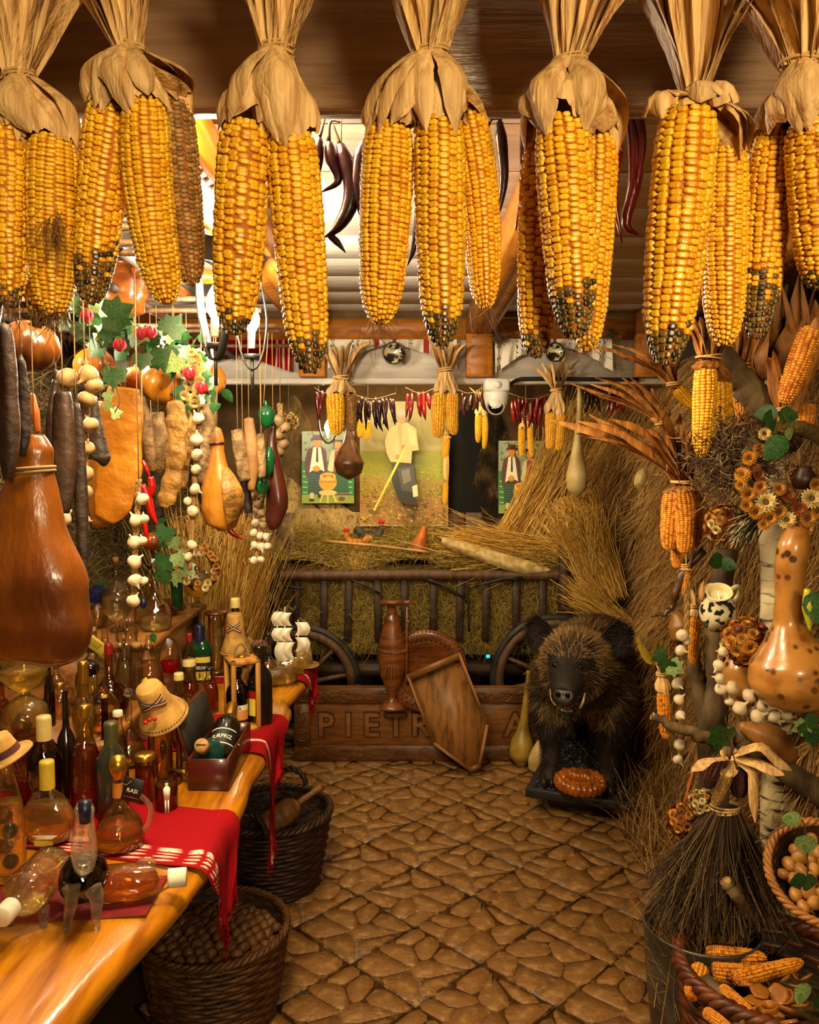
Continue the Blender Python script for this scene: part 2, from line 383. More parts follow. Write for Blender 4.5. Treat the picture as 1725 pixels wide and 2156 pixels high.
# rafters with notched carving underneath, running away from the viewer
def rafter(nm, x, y0=1.1, y1=3.80, zb_=2.15, w=.12):
    g = G(); g.add(*box((w, y1-y0, CEIL-zb_), (x, (y0+y1)/2, (CEIL+zb_)/2), None, .006)); o = g.build(nm, m_pineY, None, False, kind='structure')
    g = G(); yy = y0+.05
    while yy < y1-.05:      # pyramids cut in pairs
        for sx in (-1, 1):
            c = np.array([x+sx*.022, yy, zb_])
            V = [c+(-.02, -.02, -.001), c+(.02, -.02, -.001), c+(.02, .02, -.001), c+(-.02, .02, -.001), c+(sx*.012, 0, -.012)]
            g.add(V, [(0, 1, 4), (1, 2, 4), (2, 3, 4), (3, 0, 4)])
        yy += .046
    g.build('notch_carving', m_carve, o, False)
    # carved end block in front of the fascia
    g = G(); bz1 = zb_; bz_ = zb+.002
    g.add(*box((w, .05, bz1-bz_), (x, y1+.002, (bz1+bz_)/2), None, .004)); b = g.build('end_block', m_pine, o, False)
    g = G(); n = 4; hh = (bz1-bz_-.02)/n
    for k in range(n):
        z = bz_+.01+hh*(k+.5); c = np.array([x, y1-.024, z]); r = w*.3
        V = [c+(-r, 0, -hh*.48), c+(r, 0, -hh*.48), c+(r, 0, hh*.48), c+(-r, 0, hh*.48), c+(r*.3*(-1)**k, -.012, 0)]
        g.add(V, [(0, 1, 4), (1, 2, 4), (2, 3, 4), (3, 0, 4)])
    g.build('star_carving', m_carve, b, False)
    return o
rafter('trim_4', .315); rafter('trim_5', -.44); rafter('trim_6', 1.08); rafter('trim_7', -1.2)

# ================================================================ corn
m_kern = M('corn kernel', tint=[(0, 'd08a0e'), (.3, 'e2a514'), (.8, 'ecb822'), (.9, '7a6024'), (1, '1c1a14')], rough=.32, spec=.5, sss=0, rnd=.06)
m_kern2 = M('orange corn kernel', tint=[(0, '9a4e08'), (.25, 'cd7f1c'), (.8, 'e39a2c'), (1, '3a2a14')], rough=.36, rnd=.08)
m_kdry = M('dull old corn kernel', tint=[(0, '6b4a1c'), (.5, '8d6a34'), (.8, 'a9834a'), (1, '1c1610')], rough=.5)
m_kpur = M('purple corn kernel', tint=[(0, '1d090b'), (.5, '35111a'), (1, '4d1a22')], rough=.35)
m_cob = M('corn cob', 'b5650f', '984c0a', 40, .7)
m_cobd = M('dark corn cob', '2a120a', '40200f', 40, .7)
m_husk = M('dried corn husk', 'dcb274', 'a06f38', 7, .6, .6, 22, st=(14, 14, .8), rnd=.14, dist=.004, lo=.42, hi=.72)
m_huskd = M('orange dried husk leaf', 'b87a34', '7d481c', 7, .62, .5, 22, st=(9, 9, .9), rnd=.15, dist=.003)
m_tie = M('pale raffia tie', 'd3b070', 'b48c4c', 30, .7)
m_silk = M('brown corn silk', '5a3617', '7b5226', 30, .6)
def ear_prof(t):
    return np.interp(t, [0, .015, .05, .13, .3, .55, .8, .92, .97, 1.0], [.42, .66, .86, .98, 1.0, .95, .82, .62, .42, .18])
def ear_meshes(seed, rows=15, cols=40, hi=True, mold=.0, irr=0., bend=0., tip_taper=0.):
    rg = np.random.default_rng(seed)
    def bx(z): return bend*np.sin(-z*PI)
    V, F = lathe([(0, 0)]+[(float(ear_prof(t))*.9, -t) for t in np.linspace(0, 1, 24)]+[(0, -1.0)], 18)
    V[:, 0] += bx(V[:, 2]); cob = G().add(V, F)
    a8 = (np.arange(8)+.5)/8*TAU if hi else (np.arange(6))/6*TAU
    sup = lambda a: (np.sign(np.cos(a))*np.abs(np.cos(a))**.8, np.sign(np.sin(a))*np.abs(np.sin(a))**.8)
    sx, sy = sup(a8); lev = [(1.0, 0), (1.0, .55), (.78, .88), (.4, 1.0)] if hi else [(1.0, 0), (.95, .6), (.5, 1.0)]
    g = G(); na = len(a8); th0 = rg.random()*TAU
    for c in range(cols):
        t = (c+.6)/cols; loc = irr*np.exp(-((t-rg.choice([.15, .5, .8]))/.15)**2)
        for r in range(rows):
            tt = t+rg.normal(0, .0016+.006*irr)+.006*math.sin(r*2.1)+(.5/cols if r % 2 else 0)*.6
            if tt > .995: continue
            th = th0+TAU*r/rows+.05*math.sin(tt*7+r)+rg.normal(0, .02+.055*irr)+.25*tt*tip_taper
            R = float(ear_prof(tt)); w = TAU/rows*.50*R*rg.uniform(.93, 1.02); h = .5/cols*rg.uniform(.88, 1.03); ht = .16*rg.uniform(.85, 1.15)*min(1, R+.25)
            rr = R*.88; ca, sa = math.cos(th), math.sin(th)
            tn = rg.random()*.78
            if mold and tt > 1-mold and rg.random() < (tt-1+mold)/mold*1.6+.1: tn = rg.uniform(.9, 1.0); ht *= .8
            vs = []
            for (s_, l_) in lev:
                rad = rr+ht*l_; tang = sx*w*s_; vz = sy*h*s_
                vs.append(np.stack([rad*ca-tang*sa+bx(-tt), rad*sa+tang*ca, -tt+vz], -1))
            vs.append(np.array([[(rr+ht*(.93 if hi else 1.02))*ca+bx(-tt), (rr+ht*(.93 if hi else 1.02))*sa, -tt]]))
            n = len(lev); Fq = [(k*na+i, k*na+(i+1) % na, (k+1)*na+(i+1) % na, (k+1)*na+i) for k in range(n-1) for i in range(na)]
            Ft = [((n-1)*na+i, (n-1)*na+(i+1) % na, n*na) for i in range(na)]
            g.add(np.vstack(vs), Fq+Ft, tn)
    return cob, g
EARS = {}
def ear_pair(key, kmat, cmat):
    if (key, kmat.name) not in EARS:
        kw = dict(front1=dict(seed=1, rows=15, cols=42), front2=dict(seed=2, rows=14, cols=38, mold=.16), front3=dict(seed=3, rows=14, cols=36, irr=.45, mold=.12),
                  front4=dict(seed=4, rows=16, cols=44, bend=.25), front5=dict(seed=5, rows=15, cols=40, mold=.32, irr=.2), far1=dict(seed=6, rows=13, cols=30, hi=False), far2=dict(seed=8, rows=14, cols=34, hi=False, bend=.2))[key]
        c, k = ear_meshes(**kw); EARS[(key, kmat.name)] = (c.mesh('cob', cmat), k.mesh('kernels', kmat))
    return EARS[(key, kmat.name)]
def put_ear(par, top, bot, r, key='front1', kmat=None, cmat=None, name='corn_ear', label=None, spin=None):
    cm, km = ear_pair(key, kmat or m_kern, cmat or m_cob); d = np.array(bot)-np.array(top); Ln = np.linalg.norm(d)
    sp = random.random()*TAU if spin is None else spin
    o = obj(name, cm, par, top, align(d, sp), (r, r, Ln), label=label)
    k = obj('kernels', km, o, kind='stuff'); return o
def leaf_ribbon(pts, w, cup=.35, nrm=None, n=9, wj=0, twist=0.):
    "one husk blade: tapered ribbon with a cupped section"
    p = spl(pts, n); T, A, B = frames(p); t = np.linspace(0, 1, n); ww = w*np.interp(t, [0, .15, .45, .8, 1], [.35, .7, 1, .65, .06])
    us = np.linspace(-1, 1, 5); V = []
    for k in range(n):
        ca, sa = math.cos(twist*t[k]), math.sin(twist*t[k]); a = A[k]*ca+B[k]*sa; b = B[k]*ca-A[k]*sa
        for u in us: V.append(p[k]+a*ww[k]*u*.5+b*ww[k]*cup*(u*u-.5)*.5+b*wj*ww[k]*math.sin(3*u+5*t[k]))
    F = [(k*5+i, k*5+i+1, (k+1)*5+i+1, (k+1)*5+i) for k in range(n-1) for i in range(4)]
    return np.array(V), F
def husk_sheath(c0, c1, r0, r1, bulge, seed, axis0=None, nu=66, nv=16):
    rg = np.random.default_rng(seed); c0 = np.array(c0); c1 = np.array(c1); ph = rg.random(4)*TAU; kk = rg.integers(4, 9, 3)
    jag = .10*np.sin(np.arange(nu)/nu*TAU*3+ph[3])+.08*np.sin(np.arange(nu)/nu*TAU*5+ph[0])+rg.normal(0, .02, nu)-.05
    mid = (c0+c1)/2+np.append(rg.normal(0, .004, 2), 0)
    def fn(u, v):
        a = u*TAU; vj = v-(1-v)**2*np.interp(u, np.arange(nu)/nu, jag)
        c = (1-vj)[:, None]**2*c0+2*(vj*(1-vj))[:, None]*mid+vj[:, None]**2*c1
        r = np.interp(vj, [-.2, 0, .2, .45, .75, 1], [r0*1.04, r0*1.04, r0*(1+bulge*.7), r0*.8*(1+bulge)+r1*.2, r0*.35+r1*.65, r1])
        am = .10*np.sin(kk[0]*a+ph[0]+vj)+.09*np.abs(np.sin(kk[1]*a+ph[1]+vj*1.5))+.06*np.sin(kk[2]*2*a+ph[2]-vj*2)
        r = r*(1+am*np.interp(vj, [0, .3, 1], [.35, 1.2, 1.6]))
        return c[:, 0]+r*np.cos(a), c[:, 1]+r*np.sin(a)*.85, c[:, 2]
    return grid(nu, nv, fn, True)
def ring_tie(c, r, th, n=2, tilt=.15, seed=0):
    g = G(); rg = random.Random(seed)
    for k in range(n):
        a = np.linspace(0, TAU, 17); z = c[2]+(k-(n-1)/2)*th*2.2; tl = rg.uniform(-tilt, tilt)
        g.add(*tube(np.stack([c[0]+r*np.cos(a), c[1]+r*.85*np.sin(a), z+tl*r*np.cos(a)], -1), th, 6))
    return g
def corn_bunch(label, tie, ears, D, tie_r=None, fan=13, fan_len=.19, group='corn bunches', hi=True, bulge=.25, km=None, hm=None, spread=.62, two_tie=None, lean=0, tie_n=2, cat='corn', hang=None):
    """tie: pixel of the tie; ears: (x0,y0,x1,y1,width px,mesh key,depth shift)"""
    hm = hm or m_husk; T = P(tie[0], tie[1], D); t = thing('corn_bunch', label, cat, T, group=group); rg = random.Random(int(tie[0]*7+tie[1]))
    tr = tie_r or S(24, D)
    for k, e in enumerate(ears):
        x0, y0, x1, y1, w, key, dd = e[:7]; d = D+dd; a = P(x0, y0, d)-T; b = P(x1, y1, d)-T; r = S(w/2, d)/1.04
        put_ear(t, a, b, r, key, (m_kdry if len(e) > 7 and e[7] == 'dry' else km) or m_kern)
        dr = (b-a)/np.linalg.norm(b-a)
        V, F = husk_sheath(a+dr*np.linalg.norm(b-a)*.035, np.array([(a[0])*.12, a[1]*.15, -tr*.3]), r*.93, tr*.62, bulge*rg.uniform(.5, 1.4), rg.randint(0, 9999))
        G().add(V, F).build('husk', hm, t)
        if hi:
            for q in range(4):
                an = -PI/2+rg.uniform(-1.5, 1.5); e = a+dr*np.linalg.norm(b-a)*rg.uniform(.02, .12); ox = np.array([math.cos(an), math.sin(an), 0])
                G().add(*leaf_ribbon([np.array([a[0]*.1, a[1]*.1, 0])+ox*tr*.55, a*.45+ox*(r*1.1+tr*.2), a*.8+ox*r*(1.06+bulge*.5), e+ox*r*1.0], r*rg.uniform(1.1, 1.7), rg.uniform(.5, .9), n=12, wj=.04, twist=rg.uniform(-.2, .2))).build('husk_leaf', hm, t)
    ring_tie((0, 0, 0), tr*.98, S(3.0, D) if hi else S(2, D), tie_n, seed=k).build('tie', m_tie, t)
    if hang: hang_string(t, (0, .004, tr*.3), hang, m_tie)
    if two_tie:
        q = P(two_tie[0], two_tie[1], D)-T; ring_tie(q, tr*.85, S(3.0, D), 1).build('tie', m_tie, t)
    if hi:
        for q in range(2): G().add(*husk_sheath((lean*.05+rg.uniform(-.015, .015), .01*q, fan_len*.95), (0, 0, -tr*.2), tr*rg.uniform(1.7, 2.3), tr*.7, .0, rg.randint(0, 9999))).build('husk', hm, t)
    for k in range(fan):
        a = (k+rg.uniform(-.3, .3))/fan*TAU; ln = fan_len*rg.uniform(.75, 1.2); sp = spread*rg.uniform(.35, 1.25)
        dx, dy = math.cos(a), math.sin(a)*.7
        p0 = np.array([dx*tr*.5, dy*tr*.5, -tr*.4]); p1 = p0+np.array([dx*ln*.12+lean*.2*ln, dy*ln*.1, ln*.3]); p2 = p0+np.array([dx*ln*sp*.6+lean*.6*ln, dy*ln*sp*.5, ln*.72]); p3 = p0+np.array([dx*ln*sp*1.1+lean*ln, dy*ln*sp*.8, ln*rg.uniform(.8, 1.05)])
        G().add(*leaf_ribbon([p0, p1, p2, p3], tr*rg.uniform(1.5, 2.7) if hi else tr*1.2, rg.uniform(.3, .9), n=12, wj=.14, twist=rg.uniform(-1, 1))).build('husk_leaf', hm, t)
    return t
def silk(t, p, n, ln, seed=0, m=None):
    rg = np.random.default_rng(seed); root = np.array(p)+rg.normal(0, .006, (n, 3)); d = rg.normal(0, .5, (n, 3)); d[:, 2] = -1
    V, F, tt = strands(root, d, rg.uniform(.4, 1.2, n)*ln, .0004, 4, 1.2, 0, 2, rg); G().add(V, F, tt).build('silk', m or m_silk, t, kind='stuff')
D0 = .78
FRONT = 'corn bunches hung along the dark beam'
b1 = corn_bunch('bunch of yellow corn with hairy silk at the left end of the beam', (40, 160), [(16, 262, 20, 645, 88, 'front3', 0), (112, 285, 112, 665, 108, 'front1', .0), (66, 340, 82, 690, 62, 'front2', .06)], D0, S(34, D0), group=FRONT, lean=.25)
b2 = corn_bunch('corn bunch hung left of the chandelier bulbs, one ear dull brown behind two yellow', (272, 105), [(234, 208, 190, 640, 102, 'front5', 0), (305, 212, 352, 640, 104, 'front4', -.02), (362, 200, 404, 600, 84, 'front1', .07, 'dry')], D0, S(34, D0), group=FRONT, lean=-.35, tie_n=3)
b3 = corn_bunch('pair of long yellow corn ears hanging right in front of the chandelier bulbs', (582, 105), [(518, 258, 492, 705, 112, 'front3', 0), (612, 275, 654, 785, 110, 'front2', .0)], D0, S(36, D0), group=FRONT, tie_n=3)
b4 = corn_bunch('corn bunch of three ears in front of the central rafter, middle ear longest', (905, 112), [(820, 262, 800, 682, 110, 'front1', 0), (925, 240, 932, 728, 108, 'front2', -.01), (985, 236, 1022, 650, 84, 'front4', .07)], D0, S(40, D0), group=FRONT, bulge=.3)
b5 = corn_bunch('bunch of three corn ears, the front one with a large black mouldy tip', (1200, 128), [(1182, 245, 1212, 712, 118, 'front5', -.02), (1146, 300, 1128, 752, 96, 'front3', .04), (1260, 282, 1236, 740, 90, 'front1', .05)], D0, S(36, D0), group=FRONT, bulge=.45, lean=.3)
b6 = corn_bunch('fat bright yellow corn ear and a thinner one under a twice tied husk', (1462, 205), [(1452, 222, 1400, 768, 128, 'front2', -.02), (1525, 305, 1526, 728, 100, 'front1', .04)], D0, S(26, D0), group=FRONT, bulge=.05, two_tie=(1476, 72), fan_len=.2, tie_n=1)
b7 = corn_bunch('corn bunch at the right end of the beam under a smooth bulging husk', (1690, 132), [(1632, 272, 1592, 712, 92, 'front5', .04), (1704, 255, 1726, 610, 104, 'front3', 0)], D0, S(46, D0), group=FRONT, bulge=.5, lean=-.3)
for b, px, py, n in ((b1, 115, 650, 160), (b1, 25, 640, 60), (b4, 800, 676, 40), (b5, 1225, 705, 30), (b4, 1020, 640, 20)):
    silk(b, P(px, py, D0)-np.array(b.location), n, .035, px)
silk(b1, P(110, 470, D0-.035)-np.array(b1.location), 70, .05, 4)

# ================================================================ the iron and wood chandelier (lamps first)
m_iron = M('forged iron', '1d1a17', '2e2a25', 20, .5, .3, 60, metal=.35)
m_bulb = M('lit bulb glass', 'fff0cf', emis=1000)
m_turn = M('varnished turned wood', 'a0581a', '7a3c0c', 8, .25, .15, 30, st=(1, 1, 6), coat=.4)
m_candle = M('white candle sleeve', 'e9dfc4', rough=.5)
def bulb_part(par, p, s=1., m=None):
    pr = [(0, .05), (.004, .045), (.012, .03), (.0165, .014), (.0155, .002), (.010, -.008), (.008, -.012)]
    V, F = lathe([(r*s, z*s) for r, z in pr], 14); o = G().add(V+np.array(p), F).build('bulb', m or m_bulb, par); return o
def candle_part(par, p, s=1.):
    V, F = lathe([(0, -.09*s), (.012*s, -.09*s), (.012*s, -.012*s), (.0, -.012*s)], 12); return G().add(V+np.array(p), F).build('candle_sleeve', m_candle, par)
CH = P(258, 598, 2.3)
ch = thing('chandelier', 'iron and wood wheel chandelier with candle bulbs over the bottle table', 'chandelier', CH)
V, F = lathe([(0, .16), (.03, .16), (.035, .06), (.085, .055), (.09, .04), (.085, .03), (.078, .02), (.082, .012), (.072, 0), (.076, -.01), (.066, -.022), (.07, -.03), (.058, -.045), (.058, -.075), (.03, -.085), (0, -.085)], 28)
G().add(V, F).build('hub', m_turn, ch)
g = G(); g.add(*lathe([(.092, .046), (.092, .064), (.086, .064)], 28)); g.build('hub_band', m_iron, ch)
for k in range(6):
    a = k*TAU/6+.3; c, s = math.cos(a), math.sin(a)
    g = G(); g.add(*tube([(c*.05, s*.05, .02), (c*.2, s*.2, .035), (c*.372, s*.372, .04)], [.018, .024, .016], 8, 8)); g.build('spoke', m_turn, ch)
R0 = .375
a = np.linspace(0, TAU, 49); g = G()
V, F = grid(48, 2, lambda u, v: (R0*np.cos(u*TAU), R0*np.sin(u*TAU), .01+.06*v), True); g.add(V, F)
V, F = grid(48, 2, lambda u, v: ((R0-.006)*np.cos(u*TAU), (R0-.006)*np.sin(u*TAU), .07-.06*v), True); g.add(V, F)
V, F = grid(48, 2, lambda u, v: ((R0-.006*v)*np.cos(u*TAU), (R0-.006*v)*np.sin(u*TAU), .07+0*v), True); g.add(V, F)
V, F = grid(48, 2, lambda u, v: ((R0-.006+.006*v)*np.cos(u*TAU), (R0-.006+.006*v)*np.sin(u*TAU), .01+0*v), True); g.add(V, F)
g.build('iron_ring', m_iron, ch)
for k in range(4):
    a = k*TAU/4+PI/4; c, s = math.cos(a), math.sin(a)
    G().add(*tube([(c*R0, s*R0, .07), (c*.02, s*.02, CEIL-CH[2]-.005)], .004, 6)).build('chain', m_iron, ch)
def u_bracket(ang, drop=.2):
    c, s = math.cos(ang), math.sin(ang); er = np.array([c, s, 0]); ez = np.array([0, 0, 1.]); R = R0-.03
    p = [er*(R-.055)+ez*.0, er*(R-.05)-ez*.09, er*(R-.035)-ez*(drop-.045), er*(R-.03)-ez*(drop-.02), er*(R-.012)-ez*(drop+.02), er*(R+.012)-ez*(drop+.02), er*(R+.03)-ez*(drop-.02), er*(R+.035)-ez*(drop-.045), er*(R+.042)-ez*.09, er*(R+.03)+ez*.0]
    q = spl(p, 30); T, A, B = frames(q); et = np.array([-s, c, 0]); g = G(); V = []
    for k in range(len(q)):
        nrm = np.cross(T[k], et); V += [q[k]+et*.012+nrm*.0025, q[k]-et*.012+nrm*.0025, q[k]-et*.012-nrm*.0025, q[k]+et*.012-nrm*.0025]
    Fq = [(k*4+i, k*4+(i+1) % 4, (k+1)*4+(i+1) % 4, (k+1)*4+i) for k in range(len(q)-1) for i in range(4)]
    g.add(V, Fq); br = g.build('bracket', m_iron, ch)
    b = er*R-ez*(drop-.105)
    G().add(*lathe([(0, -.006), (.02, -.006), (.024, .006), (.018, .006)], 14)).add(*tube([(0, 0, -.1), (0, 0, 0)], .005, 6)).build('drip_cup', m_iron, br, loc=tuple(b-ez*.095))
    candle_part(br, b, .8); bulb_part(br, b-ez*.008, 1.35)
u_bracket(math.radians(-32)); u_bracket(math.radians(8)); u_bracket(math.radians(120)); u_bracket(math.radians(210))

AL = P(690, 905, 4.25)
al = thing('hanging_lamp', 'small iron lamp with one lit candle bulb inside the alcove', 'lamp', AL)
g = G(); g.add(*tube([(-.045, 0, 2.226-AL[2]), (-.045, 0, .12), (-.04, 0, .0), (-.012, 0, -.06), (.02, 0, -.06), (.04, 0, -.02), (.042, 0, .03)], .006, 6, 24)); g.build('iron_arm', m_iron, al)
candle_part(al, (0, 0, -.005), .55); bulb_part(al, (0, 0, 0), 1.0, M('lit alcove bulb', 'ffe6b4', emis=200))

# ================================================================ alcove: wagon, hay, sheaves
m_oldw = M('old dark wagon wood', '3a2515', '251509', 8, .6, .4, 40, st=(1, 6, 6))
m_oldw2 = M('worn brown wood', '5c3d20', '3d2711', 8, .55, .4, 40, st=(6, 6, 1))
m_hay = M('hay', tint=[(0, '65521e'), (.5, '9c8034'), (1, 'c9ac58')], rough=.8)
m_hayb = M('hay bulk', '5c4818', '3a2c0e', 14, .95, .8, 60, dist=.02)
m_straw = M('golden straw', tint=[(0, 'a87826'), (.5, 'd6a244'), (1, 'eec873')], rough=.55)
m_wheat = M('dry grass plumes', tint=[(0, '5f4018'), (.5, '9a6d30'), (1, 'd0a662')], rough=.75)
CYW = 4.5
wg = thing('hay_wagon', 'old wooden hay wagon with slatted side rail and spoked wheels in the alcove', 'wagon', (0, CYW, 0))
def W(px, py, y=CYW): return P(px, py, y)-np.array([0, CYW, 0])
G().add(*tube([W(523, 1213), W(700, 1211), W(900, 1210), W(1080, 1211), W(1250, 1210)], .031, 10, 16)).build('top_rail', m_oldw2, wg)
G().add(*tube([W(540, 1350, 4.58), W(1240, 1350, 4.58)], .016, 8)).build('lower_rail', m_oldw, wg)
for k in range(12):
    px = 564+58*k+random.uniform(-4, 4); G().add(*bar(W(px, 1215, 4.5), W(px+random.uniform(-4, 4), 1350, 4.5), .016, .040, .004)).build('slat', m_oldw, wg)
G().add(*tube([W(574, 1160, 4.46), W(580, 1220, 4.46), W(592, 1420, 4.46)], [.022, .026, .03], 8, 6)).build('stake', m_oldw, wg)
G().add(*tube([W(1188, 1147, 4.46), W(1188, 1320, 4.46)], [.03, .034], 8, 4)).build('stake', m_oldw, wg)
g = G(); g.add(*bar((-.9, .3, .42), (1.0, .3, .42), .6, .05)); g.add(*bar((-.9, .4, .3), (1.0, .4, .3), .1, .1)); g.build('bed', m_oldw, wg, False)
for (a, b) in (((560, 1238), (640, 1240)), ((740, 1222), (800, 1250)), ((900, 1220), (980, 1260)), ((985, 1222), (988, 1330)), ((1100, 1215), (1000, 1235))):
    G().add(*tube([W(*a, 4.44), W((a[0]+b[0])/2, (a[1]+b[1])/2-4, 4.44), W(*b, 4.44)], .007, 6, 6)).build('iron_strap', m_iron, wg)
def wheel(c, r):
    rim = G(); a = np.linspace(0, TAU, 33); 
    rim.add(*tube(np.stack([c[0]+(r-.03)*np.cos(a), np.full(33, c[1]), c[2]+(r-.03)*np.sin(a)], -1), .026, 8)); w = rim.build('wheel', m_oldw2, wg)
    G().add(*tube(np.stack([c[0]+r*np.cos(a), np.full(33, c[1]), c[2]+r*np.sin(a)], -1), .012, 6, flat=2.2)).build('iron_tyre', m_iron, w)
    V, F = lathe([(0, -.09), (.035, -.09), (.045, -.03), (.055, 0), (.045, .03), (.035, .09), (0, .09)], 14); V = V[:, [0, 2, 1]]; G().add(V+c, F).build('hub', m_oldw, w)
    for k in range(10):
        t = k*TAU/10+.2; G().add(*tube([c+np.array([.04*math.cos(t), 0, .04*math.sin(t)]), c+np.array([(r-.03)*math.cos(t), 0, (r-.03)*math.sin(t)])], [.016, .012], 6)).build('spoke', m_oldw2, w)
wheel(W(634, 1440, 4.42), .305); wheel(W(1170, 1430, 4.42), .335)

# hay bulk behind the slats plus loose hay
def hay_h(x): return .93+.05*math.sin(x*3+1)
g = G(); V, F = grid(40, 16, lambda u, v: (-.78+1.72*u, 4.56+.42*v, 1.0+.10*np.sin(v*PI*.8)+.03*np.sin(u*17)+.05*v)); g.add(V, F)
V, F = grid(40, 8, lambda u, v: (-.78+1.72*u, 4.56-.012*np.sin(v*9+u*20), .50+.5*v)); g.add(V, F)
N = 9000; u = RNG.random(N); v = RNG.random(N)
root = np.stack([-.8+1.75*u, 4.53+.45*v, 1.005+.10*np.sin(v*PI*.8)+.03*np.sin(u*17)+.05*v], -1); d = RNG.normal(0, 1, (N, 3)); d[:, 2] = np.abs(d[:, 2])*.35
hs = G(); hs.add(*strands(root, d, RNG.uniform(.05, .16, N), .0017, 3, 1.1, .8, 3))
N = 8000; root = np.stack([-.78+1.72*RNG.random(N), 4.535+.02*RNG.random(N), .55+.43*RNG.random(N)], -1); d = RNG.normal(0, 1, (N, 3)); d[:, 1] *= .35; d[:, 2] -= .7
hs.add(*strands(root, d, RNG.uniform(.05, .14, N), .0013, 3, 1.3, .6, 3))
hb = g.build('hay', m_hayb, None, label='tangled dry hay heaped in the wagon behind its slats', cat='hay', kind='stuff')
hs.build('loose_hay', m_hay, hb, kind='stuff')

def sheaf(label, base, top, rb, rt, n, rad=.0022, ears=True, mat=None, spread_y=.5, bend=0., group='straw sheaves around the wagon', cat='straw', nm='straw_sheaf', tiept=None, seed=0):
    rg = np.random.default_rng(seed+int(abs(base[0])*1000)); base = np.array(base); top = np.array(top); ax = top-base; L_ = np.linalg.norm(ax); ax = ax/L_
    s = np.cross(ax, [0, 1, 0]); s /= np.linalg.norm(s)
    t = thing(nm, label, cat, base, group=group)
    a1 = rg.normal(0, .5, n).clip(-1, 1); a2 = rg.normal(0, .5, n).clip(-1, 1)
    r0 = s*(a1*rb)[:, None]+np.array([0, 1, 0])*(a2*rb*spread_y)[:, None]+ax*rg.uniform(-.06, .04, n)[:, None]
    r1 = s*((a1+rg.normal(0, .3, n))*rt)[:, None]+np.array([0, 1, 0])*((a2+rg.normal(0, .3, n))*rt*spread_y)[:, None]+ax*(L_*rg.uniform(.82, 1.06, n))[:, None]
    V, F, tt = strands(r0, r1-r0+rg.normal(0, .05*L_, (n, 3)), np.linalg.norm(r1-r0, axis=1)*rg.uniform(.75, 1.05, n), rad*rg.uniform(.7, 1.25, n), 4, .22+bend, .12, 3, rg, .6); g = G(); g.add(V, F, tt); g.build('stalks', mat or m_straw, t, kind='stuff')
    if ears:
        k = rg.integers(0, n, n); dd = r1-r0; dd /= np.linalg.norm(dd, axis=1)[:, None]
        V, F, tt = strands(r0[k]+dd[k]*(np.linalg.norm(r1-r0, axis=1)[k]*.9)[:, None], dd[k]+rg.normal(0, .25, (n, 3)), .07, rad*1.9, 3, .5, .5, 3, rg, .3); G().add(V, F, tt).build('seed_heads', mat or m_straw, t, kind='stuff')
    if tiept is not None:
        c = ax*L_*tiept; r = rb*(1-tiept)+rt*tiept; a = np.linspace(0, TAU, 15); pts = c+s*(r*1.05*np.cos(a))[:, None]+np.array([0, 1, 0])*(r*spread_y*np.sin(a))[:, None]
        G().add(*tube(pts, .006, 6)).build('tie', m_tie, t)
    return t
sheaf('big sheaf of straw leaning from the wagon up to the right wall', P(1120, 1170, 4.75), P(1262, 860, 4.85), .24, .10, 2300, .0024, seed=1)
sheaf('straw sheaf standing upright below the hanging white gourd', P(1275, 1250, 4.42), P(1200, 1055, 4.42), .10, .10, 900, .0022, seed=2, bend=.15)
sheaf('straw bundle lying flat on the hay behind the long white gourd', P(1235, 1185, 4.62), P(925, 1148, 4.62), .10, .09, 1100, .0021, ears=False, seed=3)
sheaf('thin straw stalks sticking out behind the boar at the right post', P(1345, 1355, 4.3), P(1190, 1215, 4.3), .07, .05, 260, .002, ears=False, seed=4)
sheaf('straw tuft poking up through the hay beside the rake handle', P(752, 1210, 4.55), P(740, 1165, 4.6), .05, .09, 160, .002, ears=False, seed=5)
sheaf('straw sheaf standing at the far end of the bottle table', P(500, 1590, 4.0), P(488, 1090, 4.0), .07, .06, 900, .0022, seed=6, group='straw sheaves on the left')
sheaf('straw hung under the yellow ham at the left wall', P(432, 1640, 3.7), P(450, 1080, 3.7), .10, .11, 900, .0022, seed=7, group='straw sheaves on the left')

